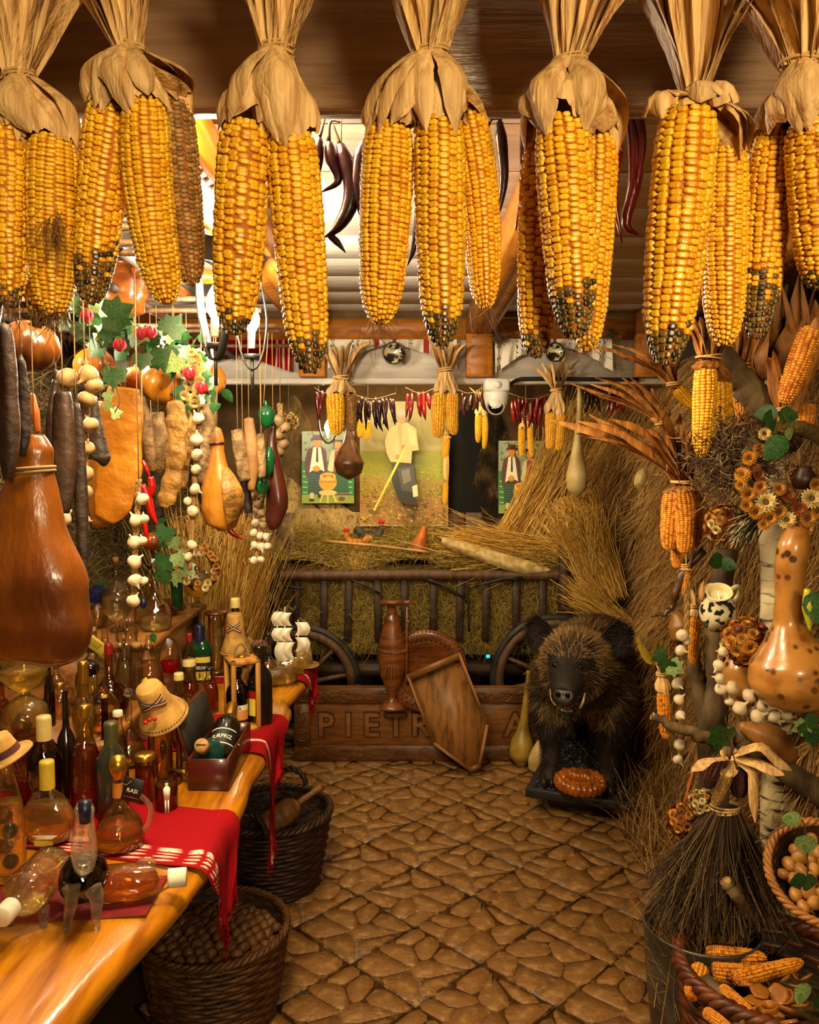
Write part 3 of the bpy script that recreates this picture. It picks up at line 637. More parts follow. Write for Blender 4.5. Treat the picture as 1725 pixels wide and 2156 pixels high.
# ---------------------------------------------------------------- hides and the dark panel on the back wall
def blob(px, py, rx, ry, n=40, seed=0, wob=.22):
    rg = np.random.default_rng(seed); ph = rg.random(4)*TAU; a = np.arange(n)/n*TAU
    r = 1+wob*(np.sin(2*a+ph[0])*.5+np.sin(3*a+ph[1])*.5+np.sin(5*a+ph[2])*.35+np.sin(9*a+ph[3])*.15)
    return px+rx*r*np.cos(a), py+ry*r*np.sin(a)
def hide(label, px, py, rx, ry, y, mat, seed, nf=2600, ln=.03, spots=None, rad=.0012):
    xs, ys = blob(px, py, rx, ry, seed=seed); pts = np.array([P(x, y_, y) for x, y_ in zip(xs, ys)]); c = pts.mean(0)
    t = thing('fur_hide', label, 'fur', c, group='animal hides on the alcove wall'); o = np.array(pts)-c
    V = np.vstack([o+[0, -.006, 0], o+[0, .006, 0], [[0, -.014, 0], [0, .006, 0]]]); n = len(o)
    F = [(k, (k+1) % n, 2*n) for k in range(n)]+[((k+1) % n+n, k+n, 2*n+1) for k in range(n)]+[(k, k+n, (k+1) % n+n, (k+1) % n) for k in range(n)]
    rg = np.random.default_rng(seed); k = rg.integers(0, n, nf); q = np.sqrt(rg.random(nf)); w = rg.random(nf)[:, None]
    root = (o[k]*(1-w)+o[(k+1) % n]*w)*q[:, None]; root[:, 1] = -.008-.006*(1-q)
    tn = np.array([spots(r) for r in root]); tn = np.clip(tn+rg.normal(0, .05, nf), 0, 1)
    d = rg.normal(0, .35, (nf, 3)); d[:, 2] -= .9; d[:, 1] -= .55
    Vs, Fs, tt = strands(root, d, ln, rad, 2, .4, .3, 2, rg)
    G().add(V, F, np.array([spots(v) for v in V])).build('skin', mat, t)
    G().add(Vs, Fs, np.repeat(tn, 3*2)).build('fur', mat, t, kind='stuff'); return t
m_spot = M('spotted tan hide', tint=[(0, '1d150d'), (.25, '241a10'), (.4, 'a8884f'), (1, 'c8aa6c')], rough=.8)
m_hdark = M('dark brown hide', tint=[(0, '17100a'), (.5, '2d1e10'), (1, '6d5230')], rough=.85)
m_hgrey = M('mottled grey hide', tint=[(0, '3a2c18'), (.5, '6e5632'), (1, '9a7f52')], rough=.85)
def nz(s, o=0.): return lambda p: min(1, max(0, .5+.9*noise.noise(Vector((p[0]*s+o, p[1]*s, p[2]*s)))))
def spotf(p): return 0.1 if noise.noise(Vector((p[0]*55, 3.1, p[2]*55))) > .28 else .75
m_black = M('black cloth', '0c0a09', '16120f', 6, .9, .3, 30)
g = G(); c = P(975, 990, 5.02); g.add(*box((.26, .012, .72), (0, 0, 0), None, .004)); g.build('black_cloth', m_black, None, False, loc=tuple(c), label='black cloth panel hung beside the large field poster', cat='cloth')
hide('tan hide with small black spots spread under the couple poster', 718, 1120, 112, 62, 5.0, m_spot, 3, 5200, .016, spotf)
hide('brown mottled hide behind the lamp and couple poster', 610, 950, 60, 95, 5.02, m_hgrey, 5, 3200, .03, nz(9))
hide('dark shaggy hide between the black cloth and the second couple poster', 1035, 985, 32, 115, 5.0, m_hdark, 7, 3000, .05, nz(12, 4))
hide('grey brown fur tuft hanging behind the left wagon stake', 577, 1140, 42, 58, 4.6, m_hgrey, 9, 2600, .05, nz(22, 9))
hide('speckled hide strip at the left of the alcove wall', 598, 1085, 55, 75, 5.015, m_spot, 13, 2200, .016, spotf)
hide('greyish fur band running along the top right of the alcove', 1330, 860, 70, 60, 4.6, m_hgrey, 15, 3000, .06, nz(8, 2))
g = G()
for k in range(16): g.add(*box((.16, .016, .35), (-1.28+.17*k, 5.03, 1.15-.0), None, .003))
for k in range(16):
    g = G(); g.add(*box((.164, .016, .40), (0, 0, 0), None, .003)); g.build('plank', m_oldw2, bpy.data.objects['wall_back'], False, loc=(-1.28+.17*k, BACKY-.042, 1.06-1.2+1.2))

# ---------------------------------------------------------------- posters (flat prints)
def print_mat():
    if 'print ink' in MATS: return MATS['print ink']
    m = bpy.data.materials.new('print ink'); MATS['print ink'] = m; m.use_nodes = True; N = m.node_tree.nodes
    a = N.new('ShaderNodeAttribute'); a.attribute_name = 'ink'; m.node_tree.links.new(a.outputs['Color'], N['Principled BSDF'].inputs['Base Color']); N['Principled BSDF'].inputs['Roughness'].default_value = .35
    return m
def printed(par, polys, conv, name='print'):
    "flat coloured shapes printed on a sheet; polys: (colour, points)"
    V = []; F = []; C = []
    for k, (c, pts) in enumerate(polys):
        b = len(V); n = len(pts)
        for p in pts: V.append(conv(p[0], p[1], k)); C.append(hx(c))
        F.append(tuple(range(b, b+n)))
    me = bpy.data.meshes.new(name); me.from_pydata([tuple(v) for v in V], [], F); at = me.attributes.new('ink', 'FLOAT_COLOR', 'POINT'); at.data.foreach_set('color', np.array(C, np.float32).ravel())
    me.materials.append(print_mat()); return obj(name, me, par)
def ell(x, y, rx, ry, n=16, a0=0, a1=TAU): return [(x+rx*math.cos(a0+(a1-a0)*k/n), y+ry*math.sin(a0+(a1-a0)*k/n)) for k in range(n)]
def sheet(par, x0, y0, x1, y1, y, m, nm='sheet', th=.004):
    a = P(x0, y0, y); b = P(x1, y1, y); o = np.array(par.location)
    g = G(); g.add(*box((b[0]-a[0], th, a[2]-b[2]), (a+b)/2-o+[0, th/2, 0])); return g.build(nm, m, par, False)
def couple(label, x0, y0, sx, sy, y, flip=1):
    t = thing('poster', label, 'poster', P(x0+55*sx, y0+75*sy, y), group='painted couple posters'); o = np.array(t.location)
    sheet(t, x0, y0, x0+110*sx, y0+150*sy, y, M('poster green ground', '3f6b2f', '6f8a4a', 14, .4))
    cv = lambda u, v, k: P(x0+u*sx, y0+v*sy, y)-o+np.array([0, -.0006-.00012*k, 0])
    L = [('9aa58a', [(0, 0), (110, 0), (110, 62), (0, 62)])]
    rg = random.Random(4)
    for k in range(70): q = (rg.uniform(3, 107), rg.uniform(2, 60)); L.append((rg.choice(['c9ccb4', '5f7050', '7d8b6a']), ell(q[0], q[1], 3, 2.6, 6)))
    L += [('2f7a38', [(0, 62), (110, 62), (110, 150), (0, 150)]), ('8fa040', [(0, 132), (110, 134), (110, 150), (0, 150)])]
    for k in range(5):
        for xx in (2, 96): L.append(('a9cf9a', [(xx, 82+11*k), (xx+10, 83+11*k), (xx+10, 85+11*k), (xx, 84+11*k)]))
    # man: coat, white shirt, tie, hat, plaid apron, boots
    L += [('5b2f22', [(12, 40), (24, 31), (42, 31), (52, 42), (54, 92), (46, 96), (9, 96), (6, 70)]), ('f0e9d4', [(24, 33), (40, 33), (48, 84), (40, 80), (22, 82), (16, 86)]), ('2a2226', [(31, 33), (34, 33), (35, 62), (33, 66), (30, 62)]),
          ('d98a3c', ell(32, 23, 8.5, 11)), ('4a231c', [(18, 15), (46, 15), (45, 18), (20, 19)]), ('5a2c22', [(23, 8), (41, 8), (42, 15), (22, 15)]), ('d58a34', ell(31, 78, 8, 6)), ('e39a3c', ell(31, 76, 5, 5)),
          ('233a33', [(12, 86), (50, 86), (52, 128), (14, 130)])]
    for k in range(8): L.append(('4d6a58', [(13+5*k, 88), (14+5*k, 88), (15+5*k, 128), (14+5*k, 128)]))
    for k in range(7): L.append(('4d6a58', [(13, 91+5.5*k), (50, 91+5.5*k), (50, 92+5.5*k), (13, 92+5.5*k)]))
    L += [('cfc59a', [(17, 128), (26, 128), (25, 142), (18, 142)]), ('3a2418', ell(21, 143, 6, 3)), ('2a1d14', [(34, 128), (40, 128), (40, 138), (34, 138)])]
    # woman
    L += [('d9cfa2', [(62, 44), (70, 38), (84, 38), (94, 46), (96, 90), (60, 84), (54, 80)]), ('a03a2a', [(70, 40), (82, 40), (86, 86), (66, 86)]), ('e0a050', ell(76, 27, 8, 10)), ('3b2018', [(66, 18), (86, 18), (90, 36), (84, 34), (82, 22), (70, 22), (68, 34)]),
          ('1f5a30', [(62, 84), (96, 86), (100, 130), (64, 130)]), ('7a3a24', ell(84, 140, 7, 4)), ('b04a3a', [(62, 128), (100, 128), (100, 131), (62, 131)])]
    # basket on stool
    L += [('d8a02c', ell(55, 106, 19, 18)), ('f0c04a', ell(55, 94, 17, 8)), ('e06a20', ell(48, 93, 5, 4)), ('e8922c', ell(57, 91, 5, 4)), ('e06a20', ell(64, 94, 4, 4)), ('b87f1c', [(37, 104), (73, 104), (73, 107), (37, 107)]),
          ('e2c26a', ell(55, 128, 19, 6)), ('e2c26a', [(42, 132), (46, 132), (40, 149), (37, 149)]), ('e2c26a', [(53, 133), (57, 133), (57, 150), (53, 150)]), ('e2c26a', [(64, 132), (68, 132), (75, 148), (71, 149)])]
    printed(t, L, cv); return t
couple('painted poster of a man and a woman with a fruit basket, beside the alcove lamp', 636, 908, 1.0, 1.01, 4.96)
couple('second copy of the couple poster, half covered by the leaning straw', 1050, 928, .85, 1.02, 4.96)
t = thing('poster', 'large photo poster of a villager hoeing a yellow green field', 'poster', P(850, 985, 4.94)); o_ = np.array(t.location)
sheet(t, 758, 845, 944, 1107, 4.94, M('poster field', '8f8e26', 'bd8e48', 26, .35, lo=.4, hi=.6))
cvb = lambda u, v, k: P(u, v, 4.94)-o_+np.array([0, -.0006-.0001*k, 0])
L = [('b5a765', [(758, 845), (944, 845), (944, 950), (758, 952)]), ('bfb277', ell(800, 900, 40, 45)), ('a89b58', ell(915, 890, 30, 50))]
L += [('9c9a26', [(758, 950), (944, 948), (944, 1010), (758, 1000)]), ('a98e34', [(758, 1000), (944, 1010), (944, 1050), (758, 1040)]), ('b98746', [(758, 1040), (944, 1050), (944, 1107), (758, 1107)])]
rg = random.Random(9)
for k in range(1500):
    u, v = rg.uniform(761, 940), rg.uniform(950, 1103); q = (v-950)/155
    c = rg.choice(['4a560c', '8c9a1e', 'c9c23c', '3c470c', '6d7a14'] if rg.random() > q*.85 else ['a86f2c', 'd6a050', '70471a', '4d3212', 'd0b84a', '5c6614']); s = 1.6+4.2*q
    L.append((c, [(u+rg.uniform(-s, s), v+rg.uniform(-s, s)*.6) for _ in range(3)]))
L += [('2a2620', [(828, 975), (872, 975), (880, 1040), (868, 1062), (838, 1045), (826, 1010)]), ('4b4740', [(838, 985), (870, 980), (878, 1035), (846, 1030)]), ('77706a', [(846, 990), (862, 985), (866, 1010), (850, 1018)]),
      ('b9aa76', [(820, 905), (838, 892), (858, 892), (876, 905), (882, 948), (868, 950), (866, 975), (824, 972), (816, 955), (812, 930)]), ('a59664', [(838, 895), (846, 893), (848, 970), (842, 970)]), ('c9bb8b', [(858, 900), (874, 910), (878, 940), (862, 935)]),
      ('b07a44', ell(847, 884, 8, 11)), ('8a8a80', [(836, 872), (858, 872), (860, 880), (835, 881)]), ('9a968a', ell(847, 871, 11, 7)), ('b5763c', ell(852, 942, 6, 5)), ('b5763c', ell(838, 962, 5, 5)),
      ('e2c04a', [(854, 938), (858, 941), (792, 1072), (788, 1070)]), ('6b4a1c', [(778, 1070), (800, 1074), (798, 1079), (778, 1074)]), ('5a4a30', [(872, 1036), (882, 1034), (884, 1046), (874, 1048)]), ('ded2b0', [(868, 1022), (878, 1018), (880, 1042), (870, 1044)]), ('2e261a', [(838, 1045), (876, 1052), (880, 1062), (846, 1056)])]
printed(t, L, cvb)
G().add(*bar(P(758, 1107, 4.93)-o_, P(944, 1107, 4.93)-o_, .006, .006)).build('bottom_strip', M('poster hem', 'd8cfa8'), t, False)

# ---------------------------------------------------------------- far corn on the fascia
FARG = 'small corn bunches under the white fascia'
corn_bunch('corn bunch with a tall ragged husk tuft left on the fascia', (718, 795), [(706, 828, 709, 916, 40, 'far1', 0), (736, 830, 741, 908, 30, 'far2', .06, 'dry')], 3.72, .035, 12, .17, FARG, False)
corn_bunch('corn bunch tied below the central rafter end', (938, 778), [(926, 826, 924, 922, 30, 'far1', 0), (953, 826, 956, 916, 28, 'far2', .0), (914, 860, 916, 920, 16, 'far1', .1)], 3.72, .035, 12, .14, FARG, False)
corn_bunch('corn bunch with a pale pink husk right of the white camera', (1172, 822), [(1159, 868, 1157, 946, 24, 'far2', 0), (1180, 872, 1177, 948, 24, 'far1', 0)], 3.72, .026, 10, .14, FARG, False)
corn_bunch('two slim corn cobs hanging just left of the white camera', (1014, 850), [(1008, 872, 1007, 932, 15, 'far1', 0), (1021, 876, 1020, 945, 14, 'far2', 0)], 4.3, .016, 7, .09, FARG, False, hang=2.226)
corn_bunch('two slim corn cobs in front of the second couple poster', (1107, 880), [(1099, 902, 1099, 962, 16, 'far1', 0), (1117, 898, 1121, 962, 15, 'far2', 0)], 4.5, .016, 8, .1, FARG, False, hang=2.226)
corn_bunch('single corn cobs strung above the right edge of the field poster', (941, 915), [(941, 922, 938, 968, 16, 'far1', 0), (939, 1016, 937, 1062, 12, 'far2', .0)], 4.8, .014, 4, .05, FARG, False, hang=2.226)
corn_bunch('two corn cobs behind the brown hanging gourd', (775, 880), [(763, 885, 759, 922, 20, 'far1', 0), (775, 890, 772, 925, 16, 'far2', 0)], 4.7, .014, 5, .06, FARG, False, hang=2.226)

# ---------------------------------------------------------------- chillies
m_chd = M('dark dried chilli', '1c080c', '310d13', 12, .28, .5, 26, rnd=.2, dist=.004, coat=.2)
m_chr = M('red dried chilli', '7a1410', '4d0d0e', 12, .25, .5, 26, rnd=.25, dist=.004, coat=.25)
m_stem = M('dry pepper stem', '3a2a14', '54401f', 20, .7)
m_thread = M('thin thread', '8a7a58', rough=.8)
def chili_parts(t, pts, w, y, m, o, stem=None):
    q = np.array([P(px, py, y+dy) for px, py, dy in [(p[0], p[1], p[2] if len(p) > 2 else 0) for p in pts]])-o; rg = random.Random(int(pts[0][0]))
    r = np.array([.55, .95, 1.0, .9, .72, .45, .1])*S(w/2, y)
    V, F = tube(q, r*np.array([rg.uniform(.88, 1.1) for _ in r]), 9, 14); c = G().add(V, F).build('chilli', m, t)
    if stem:
        s = np.array([P(px, py, y) for px, py in stem]+[P(pts[0][0], pts[0][1], y)])-o; G().add(*tube(s, [S(2.2, y), S(2.6, y), S(5, y)], 6, 8)).build('stem', m_stem, c)
    return c
def chili_cluster(label, y, items, m=None, group='dried peppers under the ceiling', top=None):
    o = P(items[0][0][0][0], items[0][0][0][1], y); t = thing('dried_chilli_cluster', label, 'chilli', o, group=group)
    for pts, w, stem in items: chili_parts(t, pts, w, y+random.uniform(-.01, .01), m or m_chd, o, stem)
    p = np.array(items[0][0][0][:2]); up = P(p[0]+3, p[1]-8, y)-o; G().add(*tube([up-[0, 0, .02], [up[0], up[1], CEIL-o[2]]], .0008, 4)).build('thread', m_thread, t)
    return t
chili_cluster('dark chillies against the white planks, the big one curling left', 1.25, [([(716, 305), (738, 370), (738, 430), (712, 478), (682, 500)], 36, [(702, 262), (708, 280)]), ([(692, 300), (700, 340), (712, 380), (676, 405)], 26, [(720, 258), (696, 256)]), ([(672, 290), (670, 340), (662, 400)], 24, [(685, 240), (680, 265)]), ([(690, 492), (710, 510), (728, 532)], 16, None)])
chili_cluster('dark chilli hanging straight beside the third corn bunch', 1.25, [([(770, 298), (758, 350), (758, 420), (770, 488)], 34, [(795, 272), (780, 282)]), ([(885, 380), (884, 440), (872, 520), (858, 560)], 18, None)])
chili_cluster('wine dark chilli hung in front of the central rafter', 1.2, [([(1052, 258), (1058, 320), (1060, 390), (1040, 490)], 26, [(1072, 188), (1058, 230)]), ([(1026, 272), (1022, 276), (1018, 277)], 14, [(1050, 250), (1035, 252)])])
chili_cluster('thin dark chilli left of the mouldy corn bunch', 1.2, [([(1108, 232), (1106, 300), (1104, 390), (1086, 485)], 24, None)])
chili_cluster('glossy red brown chillies right of the mouldy corn bunch', 1.1, [([(1296, 200), (1300, 300), (1292, 400), (1310, 512)], 28, [(1296, 150), (1300, 170)]), ([(1318, 190), (1336, 280), (1338, 380), (1318, 470), (1345, 495)], 32, None), ([(1322, 186), (1352, 290), (1340, 400)], 24, None)], m_chr)
chili_cluster('short chilli peeking out left of the fat corn ear', 1.15, [([(1397, 245), (1398, 275), (1390, 300)], 22, [(1390, 200), (1400, 220)])], m_chr)
chili_cluster('long red chilli with two small ones right of the fat corn ear', 1.2, [([(1583, 300), (1586, 360), (1582, 440), (1574, 510)], 26, [(1608, 258), (1590, 278)]), ([(1558, 298), (1560, 325), (1555, 350)], 26, [(1568, 245), (1560, 280)]), ([(1608, 285), (1610, 310), (1604, 335)], 24, [(1622, 240), (1615, 265)])], m_chr)
chili_cluster('thick purple pepper behind the husk of the long corn pair', 1.2, [([(490, 195), (478, 240), (484, 300)], 46, None)])
chili_cluster('narrow dark chilli between the two leftmost corn bunches', 1.2, [([(172, 310), (166, 380), (162, 460)], 20, [(185, 268), (178, 280)])])
STR = 'chilli strings along the alcove top'
def chili_string(label, x0, x1, yt, y, n, ln, m=None, seed=0):
    rg = random.Random(seed); o = P((x0+x1)/2, yt, y); t = thing('chilli_string', label, 'chilli', o, group=STR)
    G().add(*tube([P(x0-6, yt-10, y)-o, P((x0+x1)/2, yt+2, y)-o, P(x1+6, yt-10, y)-o], .0015, 4, 12)).build('thread', m_thread, t)
    for xx in (x0-6, x1+6): e = P(xx, yt-10, y)-o; G().add(*tube([e, [e[0], e[1], 2.226-o[2]]], .001, 4)).build('thread', m_thread, t)
    for k in range(n):
        x = x0+(x1-x0)*k/max(1, n-1)+rg.uniform(-2, 2); l_ = ln*rg.uniform(.7, 1.15); b = rg.uniform(-9, 9)
        chili_parts(t, [(x, yt+rg.uniform(-3, 6), rg.uniform(-.02, .02)), (x+b*.5, yt+l_*.5), (x+b, yt+l_*.8), (x+b*1.8, yt+l_)], rg.uniform(8, 11), y, m or m_chr, o)
    return t
chili_string('string of red chillies at the left end of the alcove, by the lit bulb', 668, 700, 826, 4.0, 4, 55, seed=1)
chili_string('chilli string crossing above the man in the field poster', 742, 828, 838, 4.0, 13, 62, m_chd, 2)
chili_string('string of glossy chillies left of the central corn bunch', 860, 912, 826, 4.05, 6, 58, seed=3)
chili_string('chilli string between the central corn bunch and the white camera', 962, 1012, 826, 4.1, 6, 55, m_chd, 4)
chili_string('chilli string right below the white camera', 1078, 1158, 838, 4.15, 11, 58, seed=5)
chili_string('chilli string right of the white gourd neck', 1232, 1258, 822, 4.15, 5, 45, m_chd, 6)
chili_string('last chilli string, hanging at the right end of the alcove', 1284, 1304, 822, 4.15, 5, 55, seed=7)

# ---------------------------------------------------------------- gourds
m_gw = M('pale gourd skin', 'c3ab74', 'a5884e', 10, .45, .15, 30)
m_gs = M('speckled pale gourd', 'cbb27a', '9c7c44', 30, .5, .2, 40)
m_gb = M('dark mottled gourd', '3f2412', '5f3b1e', 26, .35, .15, 40)
m_gt = M('tan spotted gourd', '3f220c', 'a87232', 34, .3, .25, 30, lo=.22, hi=.36, vor=1, coat=.3, c3='7a4a18', sc3=14, lo3=.48, hi3=.7)
m_go = M('olive yellow gourd', 'a58534', '75601f', 10, .4, .12, 30)
def swept(name, pts, radii, y, m, label, cat='gourd', group=None, seg=20, n=26, stem=None, parts=None):
    o = P(*pts[len(pts)//2][:2], y); q = np.array([P(p[0], p[1], y+(p[2] if len(p) > 2 else 0)) for p in pts])-o
    t = thing(name, label, cat, o, group=group)
    G().add(*tube(q, [S(r, y) for r in radii], seg, n)).build('body', m, t)
    if stem: G().add(*tube(np.array([P(a, b, y) for a, b in stem])-o, [S(3, y), S(2.2, y)], 6, 6)).build('stem', m_stem, t)
    if name.startswith('hanging'): G().add(*tube([q[0], [q[0][0], q[0][1], 2.226-o[2]]], .0012, 5)).build('string', m_thread, t)
    return t
GG = 'gourds in the alcove'
swept('hanging_gourd', [(1221, 806), (1221, 860), (1217, 920), (1216, 960), (1215, 1000), (1214, 1030), (1213, 1048)], [5, 6, 8, 14, 23, 20, 2], 4.2, m_gw, 'pale long necked gourd hanging in front of the straw sheaf', group=GG)
swept('hanging_gourd', [(735, 903), (736, 925), (735, 950), (735, 975), (735, 997), (735, 1010)], [6, 11, 22, 32, 26, 3], 4.1, m_gb, 'dark brown round gourd hanging beside the couple poster', group=GG)
swept('lying_gourd', [(930, 1138), (950, 1145), (1000, 1162), (1060, 1182), (1110, 1195), (1160, 1203)], [6, 13, 15, 17, 16, 5], 4.5, m_gs, 'long pale speckled gourd lying on the hay', group=GG, stem=[(930, 1138), (915, 1128)])
swept('lying_gourd', [(1040, 1160), (1075, 1165), (1110, 1168), (1128, 1180)], [8, 16, 22, 8], 4.62, m_gs, 'round speckled gourd half buried in straw behind the long one', group=GG)
swept('squash', [(894, 1108), (890, 1125), (885, 1142), (880, 1160)], [5, 9, 14, 20], 4.62, M('orange squash', 'c06a1c', '9a4d10', 12, .5), 'orange pointed squash standing on the hay', cat='squash')
swept('hanging_gourd', [(1355, 985), (1352, 1000), (1350, 1018), (1352, 1036)], [3, 13, 15, 4], 4.0, m_gw, 'small pale gourd at the right wall beside the orange husks', group=GG)
t = thing('rake', 'thin wooden rake handle lying on the hay', 'rake', P(790, 1150, 4.55)); o_ = np.array(t.location)
G().add(*tube(np.array([P(680, 1139, 4.55), P(800, 1150, 4.52), P(905, 1163, 4.5)])-o_, .0085, 8, 10)).build('handle', M('pale rake wood', 'b58a4a', '8d6430', 9, .5, .2, 30), t)
t = thing('stick', 'slim pale stick lying on the hay beside the orange squash', 'stick', P(890, 1152, 4.5)); o_ = np.array(t.location)
G().add(*tube(np.array([P(832, 1137, 4.55), P(890, 1152, 4.5), P(955, 1173, 4.46)])-o_, .004, 6, 8)).build('shaft', MATS['pale rake wood'], t)
def bird(label, px, py, y, s, cb, cb2, face=1):
    c = P(px, py, y); t = thing('hen_figure', label, 'bird', c, group='bird figures on the hay'); mb = M(label[:18], cb, cb2, 30, .7, .5, 60)
    g = G(); g.add(*ball((.085*s, .05*s, .055*s), (0, 0, 0), 14, 10)); g.add(*tube([(-.05*s*face, 0, .02*s), (-.085*s*face, 0, .06*s), (-.09*s*face, 0, .095*s)], [.04*s, .026*s, .022*s], 10, 8)); g.add(*tube([(.05*s*face, 0, .02*s), (.10*s*face, 0, .06*s), (.125*s*face, 0, .03*s)], [.035*s, .03*s, .006*s], 8, 8)); g.build('body', mb, t)
    mc = M('red comb', 'b0160f', rough=.5); g = G()
    for k in range(3): g.add(*ball((.012*s, .006*s, .017*s), (-.10*s*face+.014*s*k*face, 0, .122*s+.004*s*(k == 1)), 8, 6))
    g.add(*ball((.008*s, .008*s, .014*s), (-.112*s*face, 0, .078*s), 8, 6)); g.build('comb', mc, t)
    V, F = lathe([(.01*s, 0), (0, .03*s)], 8); V = V[:, [2, 1, 0]]*[-face, 1, 1]; G().add(V+np.array([-.108*s*face, 0, .097*s]), F).build('beak', M('yellow beak', 'c9922c'), t)
bird('orange and yellow rooster figure sitting on the hay', 752, 1148, 4.72, .7, 'c8861c', 'a0500f')
bird('black and white hen figure beside the orange rooster', 780, 1132, 4.78, .75, '15120f', '4b443a', -1)

# ---------------------------------------------------------------- security camera, cable, towels, plates
m_wp = M('white plastic', 'd9d4c8', rough=.4); m_blk = M('black lens glass', '07080a', rough=.08)
o_ = P(1045, 812, 3.75); t = thing('security_camera', 'white dome security camera mounted under the fascia', 'camera', o_); s = S(1, 3.75)
g = G(); g.add(*box((52*s, 52*s, 27*s), (0, 0, 0), None, 4*s)); g.build('mount_box', m_wp, t, False)
G().add(*lathe([(0, 0), (8*s, 0), (8*s, 3*s), (0, 3*s)], 14)).build('cap', m_wp, t, loc=(0, -26*s, 0), rot=(PI/2, 0, 0))
V, F = lathe([(0, -13*s), (26*s, -13*s), (27*s, -17*s), (24*s, -36*s), (18*s, -50*s), (0, -52*s)], 24); G().add(V, F).build('housing', m_wp, t)
cc = np.array([-3*s, -8*s, -40*s]); G().add(*ball(20*s, cc, 20, 12)).build('eyeball', m_wp, t)
V, F = lathe([(0, .0), (15*s, 0), (16.5*s, -2*s), (16.5*s, -6*s), (18*s, -6*s), (18*s, 2*s)], 24); G().add(V, F).build('lens_ring', m_wp, t, loc=tuple(cc+[0, -15*s, -5*s]), rot=(math.radians(75), 0, 0))
V, F = lathe([(0, 2.0*s), (15.5*s, 1.2*s), (15.5*s, 0)], 24); G().add(V, F).build('lens', m_blk, t, loc=tuple(cc+[0, -15*s, -5*s]), rot=(math.radians(75), 0, 0))
V, F = lathe([(0, 2.4*s), (4*s, 2.2*s), (4*s, 1.6*s)], 16); G().add(V, F).build('iris', M('lens centre', '2a3038', rough=.1), t, loc=tuple(cc+[0, -15.3*s, -5*s]), rot=(math.radians(75), 0, 0))
o_ = P(1200, 798, 3.8); G().add(*tube(np.array([P(1072, 812, 3.78), P(1090, 800, 3.8), P(1130, 797, 3.8), P(1345, 799, 3.8)])-o_, .008, 8, 20)).build('cable_pipe', M('black cable', '161412', rough=.5), None, loc=tuple(o_), label='black cable running along the fascia from the white camera', cat='cable')
m_tow = M('woven towel', tint=[(0, 'd9cdb8'), (.2, 'd3c6b0'), (.45, '1c1a1c'), (.62, '1c1a1c'), (.75, '8f1f22'), (1, '9a2528')], rough=.85, bump=.3, bsc=200)
m_red = M('red woven cloth', tint=[(0, '7a080e'), (.4, '8c0c13'), (.6, 'c9a091'), (.8, 'd8c3a8'), (1, '2a0a0c')], rough=.9, bump=.35, bsc=260, c2=None, spec=.1)
def towel(label, x0, x1, yt, lowf, stripes, y, m, group='towels draped on the fascia', fold=9, amp=.010, nm='towel'):
    o = P((x0+x1)/2, yt, y); nu = 150
    t = thing(nm, label, 'towel', o, group=group); z = np.linspace(0, 1, 9); V = []; tn = []
    for j in z:
        for k in range(nu):
            u = k/(nu-1); x = x0+(x1-x0)*u; lo = lowf(u); yy = yt+(lo-yt)*j
            p = P(x, yy, y)-o; p[1] -= .004+amp*(1+math.sin(u*TAU*fold+j*2))*(.3+j); V.append(p)
            s = 0.0
            for (a, b, c) in stripes:
                if a <= u <= b: s = c
            if .4 < s < .6 and (int(j*26)+int(u*400)) % 2: s = 0
            tn.append(s)
    F = [(j*nu+k, j*nu+k+1, (j+1)*nu+k+1, (j+1)*nu+k) for j in range(8) for k in range(nu-1)]
    G().add(V, F, tn).build('cloth', m, t); return t
st = [(.02, .05, .5), (.18, .2, .5), (.22, .24, .5), (.36, .395, 1), (.5, .53, .75), (.62, .66, .5), (.74, .78, 1), (.88, .9, .5), (.92, .94, .5)]
towel('white towel with black and red stripes swagged left of the central rafter', 692, 962, 715, lambda u: 722+44*abs(u-.5)*2+18*max(0, abs(u-.5)-.3)*3, st, 3.80, m_tow)
towel('white striped towel swagged right of the central rafter', 1042, 1288, 714, lambda u: 726+40*abs(u-.52)*2+24*max(0, abs(u-.5)-.3)*4, st, 3.80, m_tow)
towel('red woven towel swagged behind the chandelier bulbs', 388, 618, 716, lambda u: 745+40*abs(u-.5)*2, [(.03, .05, .6), (.08, .1, .6), (.84, .86, .7), (.9, .92, .7), (.95, .97, .7)], 3.79, m_red, fold=8, amp=.014)
m_plate = M('glazed folk plate', 'bfb08a', '1d1a14', 26, .15, coat=.5, lo=.47, hi=.53)
for lab, px, py, r in (('black and cream swirl plate on the left striped towel', 829, 744, 23), ('small dark swirl plate on the right striped towel', 1168, 742, 20)):
    s = S(1, 3.76); t = thing('plate', lab, 'plate', P(px, py, 3.76), group='plates on the fascia'); V, F = lathe([(0, 0), (r*.6*s, 0), (r*.95*s, 5*s), (r*s, 6*s), (r*s, 4*s), (r*.62*s, -3*s), (0, -3*s)], 28); V = V[:, [0, 2, 1]]*[1, -1, 1]; G().add(V, F).build('dish', m_plate, t)
    V, F = tube([((r-1)*s*math.cos(a), -5.5*s, (r-1)*s*math.sin(a)) for a in np.linspace(0, TAU, 25)], 1.6*s, 6); G().add(V, F).build('rim', M('dark glaze', '1a1410', rough=.2), t)
g_ = 'dried herb tufts on the fascia'
for px, py, lab in ((1050, 712, 'dried tuft tied at the left end of the right towel'), (1290, 702, 'dark dried tuft at the right end of the right towel')):
    t = thing('dried_tuft', lab, 'dried plant', P(px, py, 3.74), group=g_); N = 160; d = RNG.normal(0, 1, (N, 3)); G().add(*strands(np.zeros((N, 3)), d, RNG.uniform(.02, .06, N), .002, 3, .8, .5, 3)).build('twigs', M('dry brown plant', tint=[(0, '2e2010'), (1, '7a5c30')], rough=.8), t, kind='stuff')

